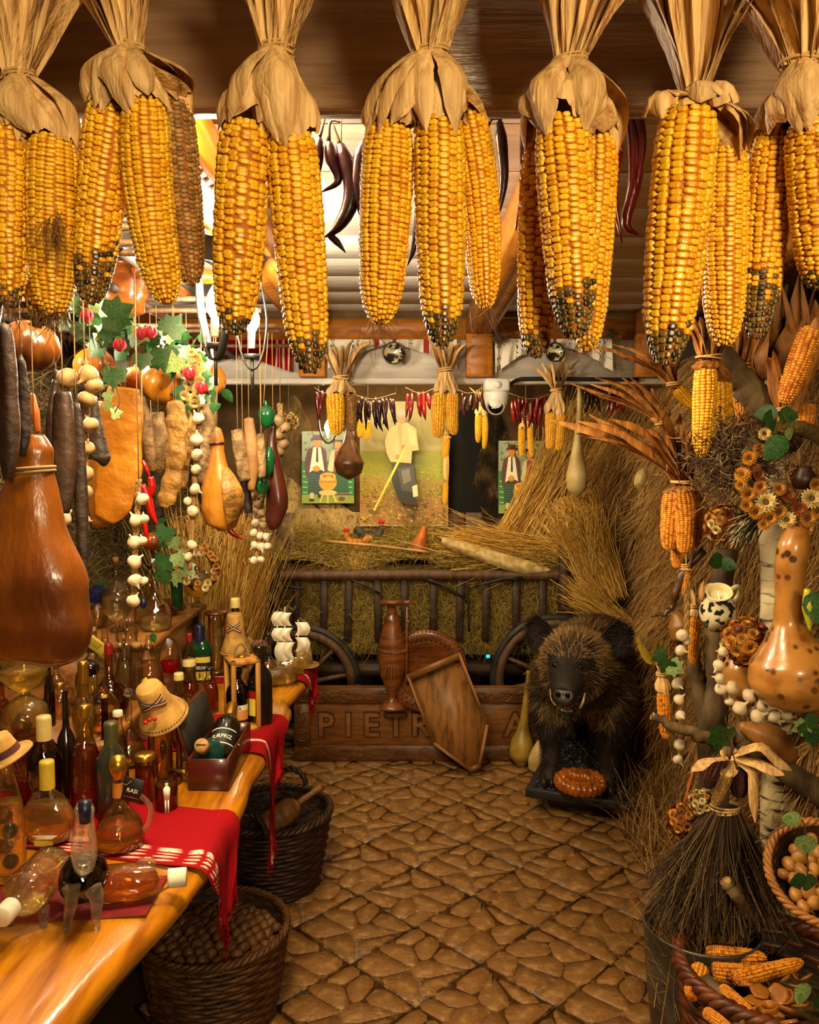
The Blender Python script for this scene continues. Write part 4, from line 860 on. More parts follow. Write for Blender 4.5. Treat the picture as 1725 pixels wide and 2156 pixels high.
# ================================================================ bottle table, runners
TZ = .78
m_slab = M('honey varnished slab', 'b4720f', '80450a', 5, .24, .25, 14, st=(7, .8, 7), coat=.5, lo=.42, hi=.7)
EDGE = [(.5, -.56), (1.0, -.53), (1.2, -.5), (1.3, -.475), (1.44, -.445), (1.53, -.42), (1.64, -.405), (1.75, -.412), (1.9, -.40), (2.05, -.405), (2.23, -.40), (2.4, -.415), (2.55, -.40), (2.64, -.382), (2.7, -.384), (2.77, -.425), (2.83, -.41), (2.9, -.392), (2.99, -.38), (3.1, -.385), (3.27, -.372)]
def xe(y): return float(np.interp(y, [e[0] for e in EDGE], [e[1] for e in EDGE]))
tb = thing('slab_table', 'thick honey coloured slab table with a wavy live edge, covered in bottles', 'table', (-.95, 1.75, 0)); o_ = np.array((-.95, 1.75, 0))
ys = np.linspace(.5, 3.27, 90); V = []
for y in ys:
    e = xe(y)+.004*math.sin(y*23); b = .012*math.sin(y*9)
    for x, z in [(-1.5, 0), (-1.0, 0), (e-.09, 0), (e-.03, -.003), (e-.008, -.012), (e, -.026), (e-.002, -.04), (e-.022-b, -.066), (e-.07-b, -.08), (-1.5, -.08)]: V.append(np.array([x, y, TZ+z])-o_)
n = 10; F = [(j*n+i, j*n+(i+1) % n, (j+1)*n+(i+1) % n, (j+1)*n+i) for j in range(89) for i in range(n)]+[tuple(range(n)), tuple(range(90*n-1, 89*n-1, -1))]
G().add(V, F).build('slab', m_slab, tb)
for y in (1.1, 2.55): G().add(*box((.5, .07, TZ-.08), (-1.1+.95, y-1.75, (TZ-.08)/2), None, .006)).build('leg', m_oldw, tb, False)
G().add(*box((.03, 2.3, .66), (-1.25+.95, 0, .36), None, .004)).build('back_board', m_oldw, tb, False)
m_shelf = M('riser wood', '94602a', '6a4018', 8, .4, .3, 30, st=(8, 1, 8))
RZ1, RZ2 = .90, 1.02
for lab, x0, x1, y0, y1, z in (('low wooden riser on the table carrying the middle row of bottles', -1.42, -.74, 1.98, 2.5, RZ1), ('dark wooden step at the far end of the table carrying the tallest bottles', -1.42, -.80, 2.56, 3.25, RZ2)):
    t = thing('bottle_riser', lab, 'shelf', ((x0+x1)/2, (y0+y1)/2, TZ)); h = z-TZ
    G().add(*box((x1-x0, y1-y0, .022), (0, 0, h-.011), None, .003)).build('top', m_shelf, t, False)
    for s in (-1, 1): G().add(*box((.022, y1-y0-.02, h-.022), (s*((x1-x0)/2-.03), 0, (h-.022)/2))).build('side', m_shelf, t, False)
    G().add(*box((x1-x0-.09, .018, h-.022), (0, -(y1-y0)/2+.03, (h-.022)/2))).build('front', m_shelf, t, False)
def runner(label, ins, edg, drop, stripes, seed, xin=-1.3, tipv=.5, group='red woven runners on the table'):
    "cloth strip from inside the table (y range ins at xin) to the edge (y range edg), then hanging with a ragged point"
    rg = np.random.default_rng(seed); nu, nv = 46, 40; V = []; tn = []
    jag = np.abs(rg.normal(0, .05, nv)); o = np.array([(xin+-.42)/2, (edg[0]+edg[1])/2, TZ])
    for k in range(nu):
        u = k/(nu-1)
        for j in range(nv):
            v = j/(nv-1); ye = edg[0]*(1-v)+edg[1]*v; yi = ins[0]*(1-v)+ins[1]*v; e = xe(ye)
            if u < .55:
                s = u/.55; x = xin+(e-.03-xin)*s; y = yi+(ye-yi)*s; z = TZ+.004+.002*math.sin(y*60+x*30)
            else:
                s = (u-.55)/.45; dl = drop*(1-abs(v-tipv)*1.3)*(1-jag[j]*2)
                a = min(1, s*4); x = e-.03+.042*math.sin(a*PI/2)+.01*math.sin(v*15+s*2)*s; z = TZ+.006-.03*(1-math.cos(a*PI/2))-max(0, s-.12)*dl; y = ye+(edg[0]+(edg[1]-edg[0])*tipv-ye)*.55*max(0, s-.1)**1.2
            V.append(np.array([x, y, z])-o)
            c = .2
            for (a_, b_, cc) in stripes:
                if a_ < v < b_: c = cc if cc < .75 or (k % 2) else .3
            tn.append(c)
    F = [(k*nv+j, k*nv+j+1, (k+1)*nv+j+1, (k+1)*nv+j) for k in range(nu-1) for j in range(nv-1)]
    t = thing('table_runner', label, 'cloth', o, group=group); G().add(V, F, tn).build('cloth', m_red, t)
    base = np.array(V).reshape(nu, nv, 3)[-1]; N = 120; i = rg.integers(0, nv, N); d = rg.normal(0, .12, (N, 3)); d[:, 2] = -1
    G().add(*strands(base[i]+[0, 0, .01], d, rg.uniform(.02, .06, N), .0012, 3, .3, 0, 3, rg)[:2], t=.2).build('fringe', m_red, t, kind='stuff')
    return t
runner('bright red runner with white zigzag stripes hanging over the near table edge', (1.80, 2.04), (1.60, 1.87), .25, [(.03, .07, .8), (.09, .12, 1), (.13, .16, .8), (.18, .21, 1), (.23, .27, .8)], 1)
runner('red runner hanging in a long ragged point beside the gift box', (2.3, 2.62), (2.24, 2.58), .42, [(.28, .31, .7)], 2, tipv=.25)
runner('short red runner hanging over the far corner of the table', (2.95, 3.2), (2.98, 3.25), .15, [(.3, .36, .7)], 3, xin=-.72)
m_redd = M('dark red cloth', '7d0c10', '5d080b', 40, .9, .3, 200)
g = G(); V, F = grid(30, 10, lambda u, v: (-1.35+.88*u+.0*v, 1.33+.14*v+.10*u, TZ+.003+.001*np.sin(u*20))); g.add(V, F); g.build('table_runner', m_redd, None, label='dark red cloth lying flat under the two lying bottles', cat='cloth', group='red woven runners on the table')

# ================================================================ things along the floor
m_carv = M('carved dark oak', '67401c', '46280d', 10, .4, .3, 40, st=(1, 6, 6))
m_carv2 = M('carved oak field', '7e4d1e', '5a3410', 8, .42, .3, 40, st=(1, 7, 7))
SY = 4.28
a = P(619, 1446, SY); b = P(1425, 1446, SY); zt = a[2]; sw = b[0]-a[0]; c0 = np.array([(a[0]+b[0])/2, SY, 0.0])
sg = thing('carved_sign', 'long carved oak board with letters and a border of rosettes, standing on the floor', 'sign', c0)
G().add(*box((sw, .035, zt), (0, .0175, zt/2), None, .004)).build('board', m_carv2, sg, False)
bw = .085
for (s, c) in (((sw, .02, bw), (0, -.008, zt-bw/2)), ((sw, .02, bw), (0, -.008, bw/2)), ((bw, .02, zt-2*bw), (-sw/2+bw/2, -.008, zt/2)), ((bw, .02, zt-2*bw), (sw/2-bw/2, -.008, zt/2))):
    f = G().add(*box(s, c, None, .004)).build('border', m_carv, sg, False)
    g = G(); horiz = s[0] > s[2]; n = int((s[0] if horiz else s[2])/.105)
    for k in range(n):
        q = np.array(c)+np.array([(k+.5)/n*s[0]-s[0]/2, -.010, 0] if horiz else [0, -.010, (k+.5)/n*s[2]-s[2]/2])
        if k % 2 == 0:
            an = np.linspace(0, TAU, 15); g.add(*tube(np.stack([q[0]+.030*np.cos(an), np.full(15, q[1]), q[2]+.030*np.sin(an)], -1), .004, 5))
            for m_ in range(7): r = 0 if m_ == 6 else .014; g.add(*ball((.006, .005, .006), q+[r*math.cos(m_*TAU/6), 0, r*math.sin(m_*TAU/6)], 7, 5))
        else:
            an = np.linspace(0, TAU, 20); w = np.linspace(-.045, .045, 20); pts = np.stack([q[0]+(w if horiz else .018*np.sin(an)), np.full(20, q[1]), q[2]+(.018*np.sin(an) if horiz else w)], -1); g.add(*tube(pts, .004, 5))
            for sg_ in (-1, 1):
                an = np.linspace(0, 4.5, 10); g.add(*tube(np.stack([q[0]+sg_*(.02+.012*np.cos(an)), np.full(10, q[1]), q[2]+sg_*(.012*np.sin(an))], -1), .0035, 5))
    g.build('rosette_carving', m_carv, f)
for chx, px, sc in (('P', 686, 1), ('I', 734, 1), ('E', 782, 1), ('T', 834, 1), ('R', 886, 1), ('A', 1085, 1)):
    q = P(px, 1528, SY)-c0; obj('letter_shade', text_mesh(chx, .175, m_oldw, .004, bold=.010), sg, (q[0], -.001, q[2])); obj('letter', text_mesh(chx, .175, M('raised oak letter', '8a5626', '6a3f18', 9, .38, .3, 40), .014, bold=.002), sg, (q[0], -.006, q[2]))  # wider dark copy behind each letter paints in the groove shadow

m_jug = M('brown carved wood', '7d451b', '56290c', 8, .33, .2, 40, st=(1, 1, 6), coat=.3)
jy = 4.19; o_ = P(826, 1493, jy); s = S(1, jy); t = thing('wooden_jug', 'tall carved wooden jug with a straight handle, standing before the carved board', 'jug', (o_[0], jy, o_[2]))
prof = [(0, 0), (27, 0), (28, 5), (24, 9), (12, 18), (7, 26), (9, 33), (8, 38), (16, 50), (26, 75), (29, 100), (29, 125), (27, 150), (25, 158), (21, 175), (16, 192), (16, 198), (11, 202), (11, 208), (8.5, 222), (10, 226), (25, 227), (26, 234), (24, 236), (0, 236)]
V, F = lathe([(r*s, z*s) for r, z in prof], 30, 1, .75); G().add(V, F).build('body', m_jug, t)
g = G(); an = np.linspace(0, TAU, 61); 
for ph in (0, PI): g.add(*tube(np.stack([(29.5*s+.0025*np.cos(an*12+ph))*np.cos(an), (29.5*s+.0025*np.cos(an*12+ph))*np.sin(an)*.75, 128*s+.006*np.sin(an*12+ph)], -1), .0045, 5))
for r_, z_ in ((27, 3), (25.5, 231)):
    for k in range(30): g.add(*ball(.0042, (r_*s*math.cos(k*TAU/30), r_*s*.75*math.sin(k*TAU/30), z_*s), 6, 4))
for k in range(5):
    x = (-16+8*k)*s; g.add(*tube([(x, -22*s-.002, 72*s), (x*.8, -23*s, (90+6*math.sin(k*2))*s), (x*.4, -22.5*s, 104*s)], [.003, .006, .002], 5, 6))
g.build('carving', m_jug, t)
g = G(); g.add(*bar((30*s, 0, 60*s), (32*s, 0, 222*s), .016, .014, .003)); g.add(*bar((18*s, 0, 231*s), (46*s, 0, 231*s), .016, .016, .003)); g.add(*prism([(30*s, 222*s), (44*s, 235*s), (30*s, 236*s), (26*s, 224*s)], .014)); g.add(*box((.02, .02, .012), (34*s, 0, 190*s), None, .002)); g.build('handle', m_jug, t, False)

py_ = 4.235; o_ = P(897, 1412, py_); s = S(1, py_); t = thing('carved_plate', 'round carved wooden platter leaning behind the pentagonal tray', 'plate', o_)
V, F = lathe([(0, 0), (50*s, 0), (52*s, 4*s), (62*s, 5*s), (64*s, 8*s), (84*s, 9*s), (89*s, 6*s), (89*s, -3*s), (80*s, -6*s), (0, -6*s)], 44); V = V[:, [0, 2, 1]]*[1, -1, 1]; G().add(V, F).build('disc', m_jug, t)
g = G()
for k in range(64): an = k*TAU/64; g.add(*ball(.0055, (86*s*math.cos(an), -8*s, 86*s*math.sin(an)), 6, 4))
for k in range(40):
    an = k*TAU/40; an2 = (k+.5)*TAU/40; an3 = (k+1)*TAU/40
    g.add(*tube([(66*s*math.cos(an), -9*s, 66*s*math.sin(an)), (80*s*math.cos(an2), -9.5*s, 80*s*math.sin(an2)), (66*s*math.cos(an3), -9*s, 66*s*math.sin(an3))], .0025, 4))
for r_ in (62, 22, 12): an = np.linspace(0, TAU, 31); g.add(*tube(np.stack([r_*s*np.cos(an), np.full(31, (-5.5 if r_ > 50 else -.5)*s), r_*s*np.sin(an)], -1), .003, 5))
g.build('carving', m_carv, t)

# pentagonal wooden tray leaning on the board
m_tray = M('weathered tray wood', '9a6730', '4a3015', 5, .5, .35, 30, st=(8, 8, 1.2), lo=.4, hi=.75)
m_trayf = M('worn tray rim', '8b5a28', '6a421b', 8, .5, .3, 30)
def TP(px, py, d=0): y = 4.07+(1627-py)/254*.10+d; return P(px, py, y)
cor = [(855, 1421), (968, 1373), (1030, 1526), (1012, 1618), (990, 1626), (911, 1567)]
o_ = TP(945, 1500); t = thing('wooden_tray', 'old five sided wooden tray leaning on the carved board', 'tray', (o_[0], o_[1], 0)); o_ = np.array((o_[0], o_[1], 0)); cpx = np.mean(cor, 0)
for k in range(6):
    a, b = np.array(cor[k]), np.array(cor[(k+1) % 6]); ia, ib = a+(cpx-a)*.10, b+(cpx-b)*.10
    V = [TP(*p, d)-o_ for d in (0, .075) for p in (a, b, ib, ia)]
    G().add(V, [(0, 1, 2, 3), (7, 6, 5, 4), (0, 4, 5, 1), (1, 5, 6, 2), (2, 6, 7, 3), (3, 7, 4, 0)]).build('rim_board', m_trayf, t, False)
V = [TP(*(np.array(p)+(cpx-np.array(p))*.06), d)-o_ for d in (.055, .07) for p in cor]
G().add(V, [tuple(range(6)), tuple(range(11, 5, -1))]+[(k, 6+k, 6+(k+1) % 6, (k+1) % 6) for k in range(6)]).build('base_panel', m_tray, t, False)

swept('floor_gourd', [(1114, 1412), (1112, 1445), (1107, 1490), (1103, 1530), (1100, 1562), (1098, 1590), (1098, 1613)], [5, 6.5, 8, 11, 25, 27, 8], 4.2, m_go, 'olive long necked gourd standing on the floor left of the boar', group='gourds standing by the boar', stem=[(1114, 1413), (1103, 1420)])
swept('floor_gourd', [(1138, 1560), (1134, 1580), (1131, 1600), (1130, 1618), (1130, 1628)], [6, 14, 19, 18, 6], 4.08, m_gw, 'small pale gourd on the floor half hidden by the boar leg', group='gourds standing by the boar')
lg = P(1375, 1714, 3.62); G().add(*tube([(-.16, 0, 0), (.2, 0, 0)], .042, 12)).build('log', M('barked log', '7a5226', '4f3213', 10, .7, .5, 30, st=(1, 5, 5)), None, loc=(lg[0], 3.62, .043), label='short round log on the floor behind the black plinth', cat='log')
rb = P(1320, 1622, 3.95); G().add(*box((.28, .16, .12), (0, 0, 0), None, .004)).build('crate', M('dark red paint', '561512', '3a0d0b', 8, .6), None, False, loc=(rb[0], 3.98, .061), label='dark red wooden box behind the boar legs', cat='box')
bl = P(1028, 1382, 4.7); g = G(); g.add(*box((.05, .03, .07), (0, .02, 0), None, .003)); ld = thing('indicator_box', 'small black box with a glowing cyan light under the wagon', 'device', bl); g.build('case', m_blk, ld, False)
G().add(*box((.022, .004, .036), (0, .003, 0))).build('light', M('cyan light', '35c9d6', emis=1.6), ld, False)

# ---------------------------------------------------------------- wild boar on its plinth
m_pl = M('black painted plinth', '1b1b1b', '242321', 10, .45, .2, 40)
BO = Vector((.75, 3.60, .13)); yaw = math.radians(-20)
pl = thing('plinth', 'black board plinth with dark wood chips under the wild boar', 'plinth', (.78, 3.72, 0), (0, 0, yaw))
G().add(*box((.46, .80, .04), (.02, .20, .105), None, .004)).build('board', m_pl, pl, False)
G().add(*box((.30, .60, .085), (.02, .24, .0425), None, .004)).build('base', m_oldw, pl, False)
N = 1500; g = G(); rg = np.random.default_rng(3)
ch_ = rg.uniform([-.18, -.17, .125], [.22, .5, .132], (N, 3)); V0, F0 = box((.016, .007, .004)); F0 = np.array(F0)
for p in ch_:
    R_ = np.array(Euler(rg.uniform(-1, 1, 3)*[.6, .6, 3]).to_matrix()); g.add(V0*rg.uniform(.5, 1.3)@R_.T+p, F0, rg.random())
g.build('wood_chips', M('black wood chips', tint=[(0, '0d0d0d'), (.8, '2b2a28'), (1, '6a6660')], rough=.5), pl, False, kind='stuff')
bo = thing('wild_boar', 'stuffed wild boar with open mouth and tusks standing on a black plinth', 'boar', BO, (0, 0, yaw))
g = G()
g.add(*tube([(0, .80, .40), (0, .70, .46), (0, .50, .48), (0, .28, .485), (0, .10, .495), (0, -.03, .53), (0, -.12, .58), (0, -.20, .615), (0, -.27, .60), (0, -.34, .572), (0, -.40, .548), (0, -.43, .535)], [.09, .17, .20, .21, .215, .185, .15, .118, .092, .068, .053, .047], 20, 40))
g.add(*ball((.09, .085, .085), (0, -.14, .63), 16, 12)); g.add(*ball((.13, .12, .13), (0, -.04, .58), 16, 12))
for s in (-1, 1):
    g.add(*ball((.062, .075, .085), (s*.062, -.2, .565), 12, 10)); g.add(*ball((.12, .14, .18), (s*.11, .08, .44), 14, 10)); g.add(*ball((.11, .15, .18), (s*.11, .58, .44), 14, 10))
    g.add(*tube([(s*.13, .03, .42), (s*.13, .0, .28), (s*.127, .015, .18), (s*.127, .0, .08), (s*.127, -.02, .02)], [.10, .066, .046, .036, .04], 12, 14))
    g.add(*tube([(s*.12, .60, .42), (s*.13, .54, .28), (s*.13, .66, .18), (s*.13, .645, .08), (s*.13, .63, .02)], [.13, .085, .05, .036, .04], 12, 14))
g.add(*tube([(0, -.15, .53), (0, -.24, .485), (0, -.32, .442), (0, -.365, .428)], [.08, .055, .034, .018], 12, 12))
m_skin = M('boar skin', '1b130c', '2c2014', 20, .7, .4, 60)
body = remesh(g, .010, m_skin, 'body', 4); bobj = obj('body', body, bo)
nv = len(body.vertices); co = np.zeros(nv*3); body.vertices.foreach_get('co', co); co = co.reshape(-1, 3); nr = np.zeros(nv*3); body.vertices.foreach_get('normal', nr); nr = nr.reshape(-1, 3)
rg = np.random.default_rng(12); keep = np.where((co[:, 1] > -.37) & (co[:, 2] > .035))[0]; NF = 52000; k = rg.choice(keep, NF); root = co[k]+rg.normal(0, .004, (NF, 3)); nm = nr[k]
hd = np.clip((-.02-co[k, 1])/.12, 0, 1)
flow = np.stack([rg.normal(0, .12, NF), .75+0*hd, -.55+.25*hd], -1); 
snout = co[k, 1] < -.26
d = flow-(flow*nm).sum(1)[:, None]*nm; d = d/np.linalg.norm(d, axis=1)[:, None]+nm*(.35+.45*hd)[:, None]+rg.normal(0, .14, (NF, 3))
ln = np.where(co[k, 2] < .25, .022, .045); ln = np.where(hd > .5, .030, ln); ln = np.where((hd > .3) & (co[k, 2] > .64), .042, ln); ln = np.where(snout, .017, ln)
tb_ = .42+.12*np.sin(co[k, 1]*9)+rg.normal(0, .16, NF); tb_ = np.where(co[k, 2] < .36, .10+rg.normal(0, .06, NF), tb_)
tan_ = (hd > .35) & (co[k, 2] > .57); tb_ = np.where(tan_, .74+rg.normal(0, .2, NF), tb_)
face = (co[k, 1] < -.2) & (co[k, 2] < .62); tb_ = np.where(face, .62+rg.normal(0, .15, NF), tb_); tb_ = np.where(co[k, 1] < -.33, .28+rg.normal(0, .08, NF), tb_)
eyep = (np.abs(np.abs(co[k, 0])-.062) < .022) & (np.abs(co[k, 2]-.635) < .022) & (co[k, 1] < -.16); tb_ = np.where(eyep, .06, tb_)
pat = (np.abs(np.abs(co[k, 0])-.10) < .06) & (np.abs(co[k, 2]-.36) < .05) & (co[k, 1] < .05); tb_ = np.where(pat, .72+rg.normal(0, .12, NF), tb_)
V, F, tt = strands(root, d, ln*rg.uniform(.7, 1.2, NF), .0011, 2, .25, .15, 2, rg, .25)
m_fur = M('boar bristles', tint=[(0, '0e0a07'), (.3, '2e2012'), (.6, '6a4c28'), (1, 'a98750')], rough=.6)
tint3 = np.stack([np.clip(tb_-.15, 0, 1), np.clip(tb_, 0, 1), np.clip(tb_+.18, 0, 1)], -1)
G().add(V, F, np.repeat(tint3, 2, axis=1).ravel()).build('bristles', m_fur, bo, kind='stuff')
m_nose = M('boar nose', '1a1412', '2a211d', 30, .35, .4, 80); m_ear = M('boar ear', '17100b', '2a1d12', 20, .8, .4, 60)
g = G(); V, F = lathe([(0, .006), (.03, .008), (.046, .004), (.05, -.008), (.046, -.02), (0, -.02)], 20, 1, .85); 
R_ = np.array(Euler((math.radians(72), 0, 0)).to_matrix()); g.add(V@R_.T+[0, -.438, .537], F); no = g.build('nose', m_nose, bo)
for s in (-1, 1): G().add(*ball((.010, .006, .013), (s*.019, -.4475, .542), 10, 8)).build('nostril', m_blk, no)
for s in (-1, 1):
    cand = np.where((np.abs(co[:, 0]-s*.06) < .012) & (np.abs(co[:, 2]-.637) < .012))[0]; ep = co[cand[np.argmin(co[cand, 1])]]; G().add(*ball(.0135, ep+[0, .002, 0], 12, 8)).build('eye', m_blk, bo)
    ea = spl([(s*.095, -.09, .645), (s*.14, -.095, .68), (s*.185, -.105, .71), (s*.215, -.11, .725)], 10); V = []
    for j, p in enumerate(ea):
        w = .075*math.sin(min(1, (j+2.2)/7)*PI/2)*(1 if j < 6 else (1-(j-6)/3.6)**.6)
        for q in np.linspace(-1, 1, 7): V.append(p+np.array([s*.25*q*w*-.6, -.028*(1-q*q)*-1, q*w*.95]))
    V = np.array(V); n = len(V); V2 = V+np.array([0, .012, 0]); Fq = [(j*7+i, j*7+i+1, (j+1)*7+i+1, (j+1)*7+i) for j in range(9) for i in range(6)]
    bnd = [i for i in range(7)]+[j*7+6 for j in range(1, 10)]+[9*7+i for i in range(5, -1, -1)]+[j*7 for j in range(8, 0, -1)]
    Fs = [(bnd[i], bnd[(i+1) % len(bnd)], bnd[(i+1) % len(bnd)]+n, bnd[i]+n) for i in range(len(bnd))]
    e = G().add(np.vstack([V, V2]), Fq+[tuple(x+n for x in f[::-1]) for f in Fq]+Fs).build('ear', m_ear, bo)
    k = rg.integers(0, n, 1500); dd = np.stack([np.full(1500, s*.7), rg.normal(-.1, .5, 1500), rg.normal(.3, .4, 1500)], -1); Vh, Fh, th = strands(V[k]+rg.normal(0, .006, (1500, 3)), dd, .026, .0009, 2, .3, 0, 2, rg); G().add(Vh, Fh, th*.28).build('ear_hair', m_fur, e, kind='stuff')
    G().add(*tube([(s*.048, -.325, .462), (s*.062, -.338, .49), (s*.07, -.338, .528)], [.007, .006, .0015], 8, 10)).build('tusk', M('ivory tusk', 'd8cba8', 'b79f6c', 40, .3), bo)
    for yy in (-.015, .64):
        for q in (-1, 1): G().add(*ball((.017, .03, .024), (s*.127+q*.017, yy-.02, .022), 10, 8)).build('hoof', M('dark hoof', '14110f', '2c2722', 30, .35), bo)
G().add(*tube([(0, -.24, .50), (0, -.31, .475), (0, -.352, .458)], [.03, .026, .012], 12, 8, flat=.4)).build('tongue', M('boar mouth', '7a2f22', '9a4a36', 20, .3), bo)
g = G()
for k in range(7): x = -.021+.007*k; g.add(*ball((.003, .003, .006), (x, -.362+.6*abs(x), .452), 6, 5))
g.build('teeth', M('ivory tusk'), bo)
# braided bread between the front legs
br = P(1222, 1650, 3.52); t = thing('braided_bread', 'glossy braided ring loaf lying between the boar front legs', 'bread', (br[0], br[1], .165), (.25, 0, yaw))
m_br = M('glazed bread crust', 'a85a14', '6e3408', 14, .25, .2, 40, coat=.5)
for q in range(3):
    an = np.linspace(0, TAU, 81)+q*TAU/3/8; ph = an*8+q*TAU/3; G().add(*tube(np.stack([(.078+.02*np.cos(ph))*np.cos(an), (.05+.018*np.cos(ph))*np.sin(an), .026+.014*np.sin(ph*2)], -1), .0195, 10)).build('strand', m_br, t)

# ---------------------------------------------------------------- baskets under the table
m_wick = M('dark wicker', '3a200d', '210f06', 25, .5, .2, 60); m_wick2 = M('brown wicker', '5c3816', '381f0a', 25, .5, .2, 60); m_wick3 = M('honey wicker', 'a46a2e', '74461a', 25, .48, .2, 60)
def basket(name, label, loc, r0, r1, h, m, rows=16, ns=26, rim=.014, tilt=(0, 0, 0), handles=0, ey=1., thick=None, wob=.0035):
    t = thing(name, label, 'basket', loc, tilt); th = thick or h/rows*.56; an = np.linspace(0, TAU, ns*4+1); g = G()
    for k in range(rows):
        z = h*(k+.5)/rows; r = r0+(r1-r0)*(z/h)**.8; rr = r+wob*np.cos(an*ns/2+PI*(k % 2)); g.add(*tube(np.stack([rr*np.cos(an), rr*np.sin(an)*ey, np.full(len(an), z)+.0015*np.sin(an*3+k)], -1), th, 5, cap=False, flat=1.0))
    g.build('weave', m, t, kind='stuff')
    for k in range(ns):
        a_ = k*TAU/ns; G().add(*tube([(r0*math.cos(a_), r0*math.sin(a_)*ey, 0), ((r0+(r1-r0)*.6)*math.cos(a_), (r0+(r1-r0)*.6)*math.sin(a_)*ey, h*.5), (r1*math.cos(a_), r1*math.sin(a_)*ey, h)], .0038, 5, 6)).build('stake', m, t)
    an = np.linspace(0, TAU, 121)
    for q in range(3):
        ph = an*ns/1.5+q*TAU/3; G().add(*tube(np.stack([(r1+rim*.6*np.cos(ph))*np.cos(an), (r1+rim*.6*np.cos(ph))*np.sin(an)*ey, h+rim*.6*np.sin(ph)], -1), rim*.62, 6, cap=False)).build('rim_braid', m, t)
    V, F = lathe([(0, .012), (r0*.99, .012), (r0*.99, 0), (0, 0)], 28, 1, ey); G().add(V, F).build('base', m, t)
    V, F = lathe([(r0*.97, .012), (r0+(r1-r0)*.5-.006, h*.5), (r1-.008, h*.98)], 32, 1, ey); G().add(V, F).build('lining', m_oldw, t)
    for s in handles or ():
        an2 = np.linspace(0, PI, 25)
        for q in range(2):
            ph = an2*7+q*PI; c_, s_ = math.cos(s), math.sin(s); w = .062
            tx = -s_*w*np.cos(an2); ty = c_*w*np.cos(an2); zz = h+.075*np.sin(an2)
            G().add(*tube(np.stack([r1*c_+tx+c_*.006*np.cos(ph), r1*s_*ey+ty+s_*.006*np.cos(ph), zz+.006*np.sin(ph)], -1), .0085, 7)).build('handle', m, t)
    return t
basket('wicker_basket', 'dark wicker basket with a wooden scoop standing at the table end', (-.515, 3.03, 0), .165, .215, .28, m_wick, 17, 26, handles=(math.radians(78), math.radians(258)))
basket('wicker_basket', 'brown wicker basket full of walnuts under the near table edge', (-.56, 2.30, 0), .165, .205, .255, m_wick2, 19, 30, rim=.011)
m_nut = M('walnut shell', '6f4820', '482a10', 40, .55, .7, 70, rnd=.2, dist=.004)
def nut_mesh(r=.0165, seed=0):
    V, F = ball((r, r*.95, r*1.12), (0, 0, 0), 12, 9); rg_ = np.random.default_rng(seed); a_ = np.arctan2(V[:, 1], V[:, 0]); V = V*(1+.04*np.sin(a_*7+V[:, 2]*300)+.06*(np.abs(V[:, 1]) < r*.12))[:, None]; return G().add(V, F).mesh('walnut', m_nut)
nms = [nut_mesh(.0165), nut_mesh(.0155, 2)]; rg = random.Random(8); cnt = 0
pts = []
for lay in range(2):
    for i in range(-7, 8):
        for j in range(-7, 8):
            x = (i+.5*(j % 2)+lay*.5)*.0335+rg.uniform(-.003, .003); y = j*.0295+lay*.016+rg.uniform(-.003, .003); r = math.hypot(x, y)
            if r < .178 and not (lay == 0 and r < .1 and rg.random() < .3): pts.append((x, y, .192+.028*(1-(r/.18)**2)+lay*.024+rg.uniform(-.003, .004)))
for p in pts:
    obj('walnut', nms[cnt % 2], None, (-.56+p[0], 2.30+p[1], p[2]), (rg.uniform(0, 6), rg.uniform(0, 6), rg.uniform(0, 6)), None, 'walnut in its shell heaped in the brown wicker basket', 'nut', 'walnuts in the wicker basket'); cnt += 1
# grain and scoop in the far basket
N = 5000; a_ = RNG.random(N)*TAU; r_ = .195*np.sqrt(RNG.random(N)); root = np.stack([r_*np.cos(a_), r_*np.sin(a_), np.full(N, .225)+.012*RNG.random(N)], -1); d = RNG.normal(0, 1, (N, 3)); d[:, 2] *= .3
g = G(); V, F = lathe([(0, .226), (.2, .222), (.2, .2), (0, .2)], 24); g.add(V, F); g.add(*strands(root, d, .02, .003, 2, .2, 0, 3)[:2])
g.build('grain', M('dark chaff', '2e1d0d', '4a3117', 60, .8), None, loc=(-.515, 3.03, 0), label='dark chaff and shells filling the basket with the scoop', cat='grain', kind='stuff')
m_scoop = M('pale scoop wood', '7d5222', '553412', 8, .5, .25, 30, st=(2, 8, 8))
sa = P(655, 1672, 3.02); sb = P(548, 1748, 2.9); t = thing('wooden_scoop', 'pale wooden scoop lying in the dark wicker basket', 'scoop', (sa+sb)/2); ax = (sb-sa); L_ = np.linalg.norm(ax); rt = align(ax); t.rotation_euler = rt
# local: -Z along the scoop towards the mouth
V = []; n1, n2 = 12, 15
for j in range(n1):
    f = j/(n1-1); z = L_*.22-f*L_*.66; w = .045*min(1, .55+f*2.2)
    for i in range(n2): an = PI+PI*i/(n2-1); V.append((w*math.cos(an), w*math.sin(an)*.8, z))
Vo = np.array(V); Vi = Vo*[.86, .84, 1]; n = len(V); Fo = [(j*n2+i, j*n2+i+1, (j+1)*n2+i+1, (j+1)*n2+i) for j in range(n1-1) for i in range(n2-1)]
Fr = [(j*n2, (j+1)*n2, (j+1)*n2+n, j*n2+n) for j in range(n1-1)]+[(j*n2+n2-1, j*n2+n2-1+n, (j+1)*n2+n2-1+n, (j+1)*n2+n2-1) for j in range(n1-1)]+[((n1-1)*n2+i, (n1-1)*n2+i+1, (n1-1)*n2+i+1+n, (n1-1)*n2+i+n) for i in range(n2-1)]
cap = [tuple(range(n2))]
sc_ = G().add(np.vstack([Vo, Vi]), Fo+[tuple(x+n for x in f[::-1]) for f in Fo]+Fr+cap).build('bowl', m_scoop, t)
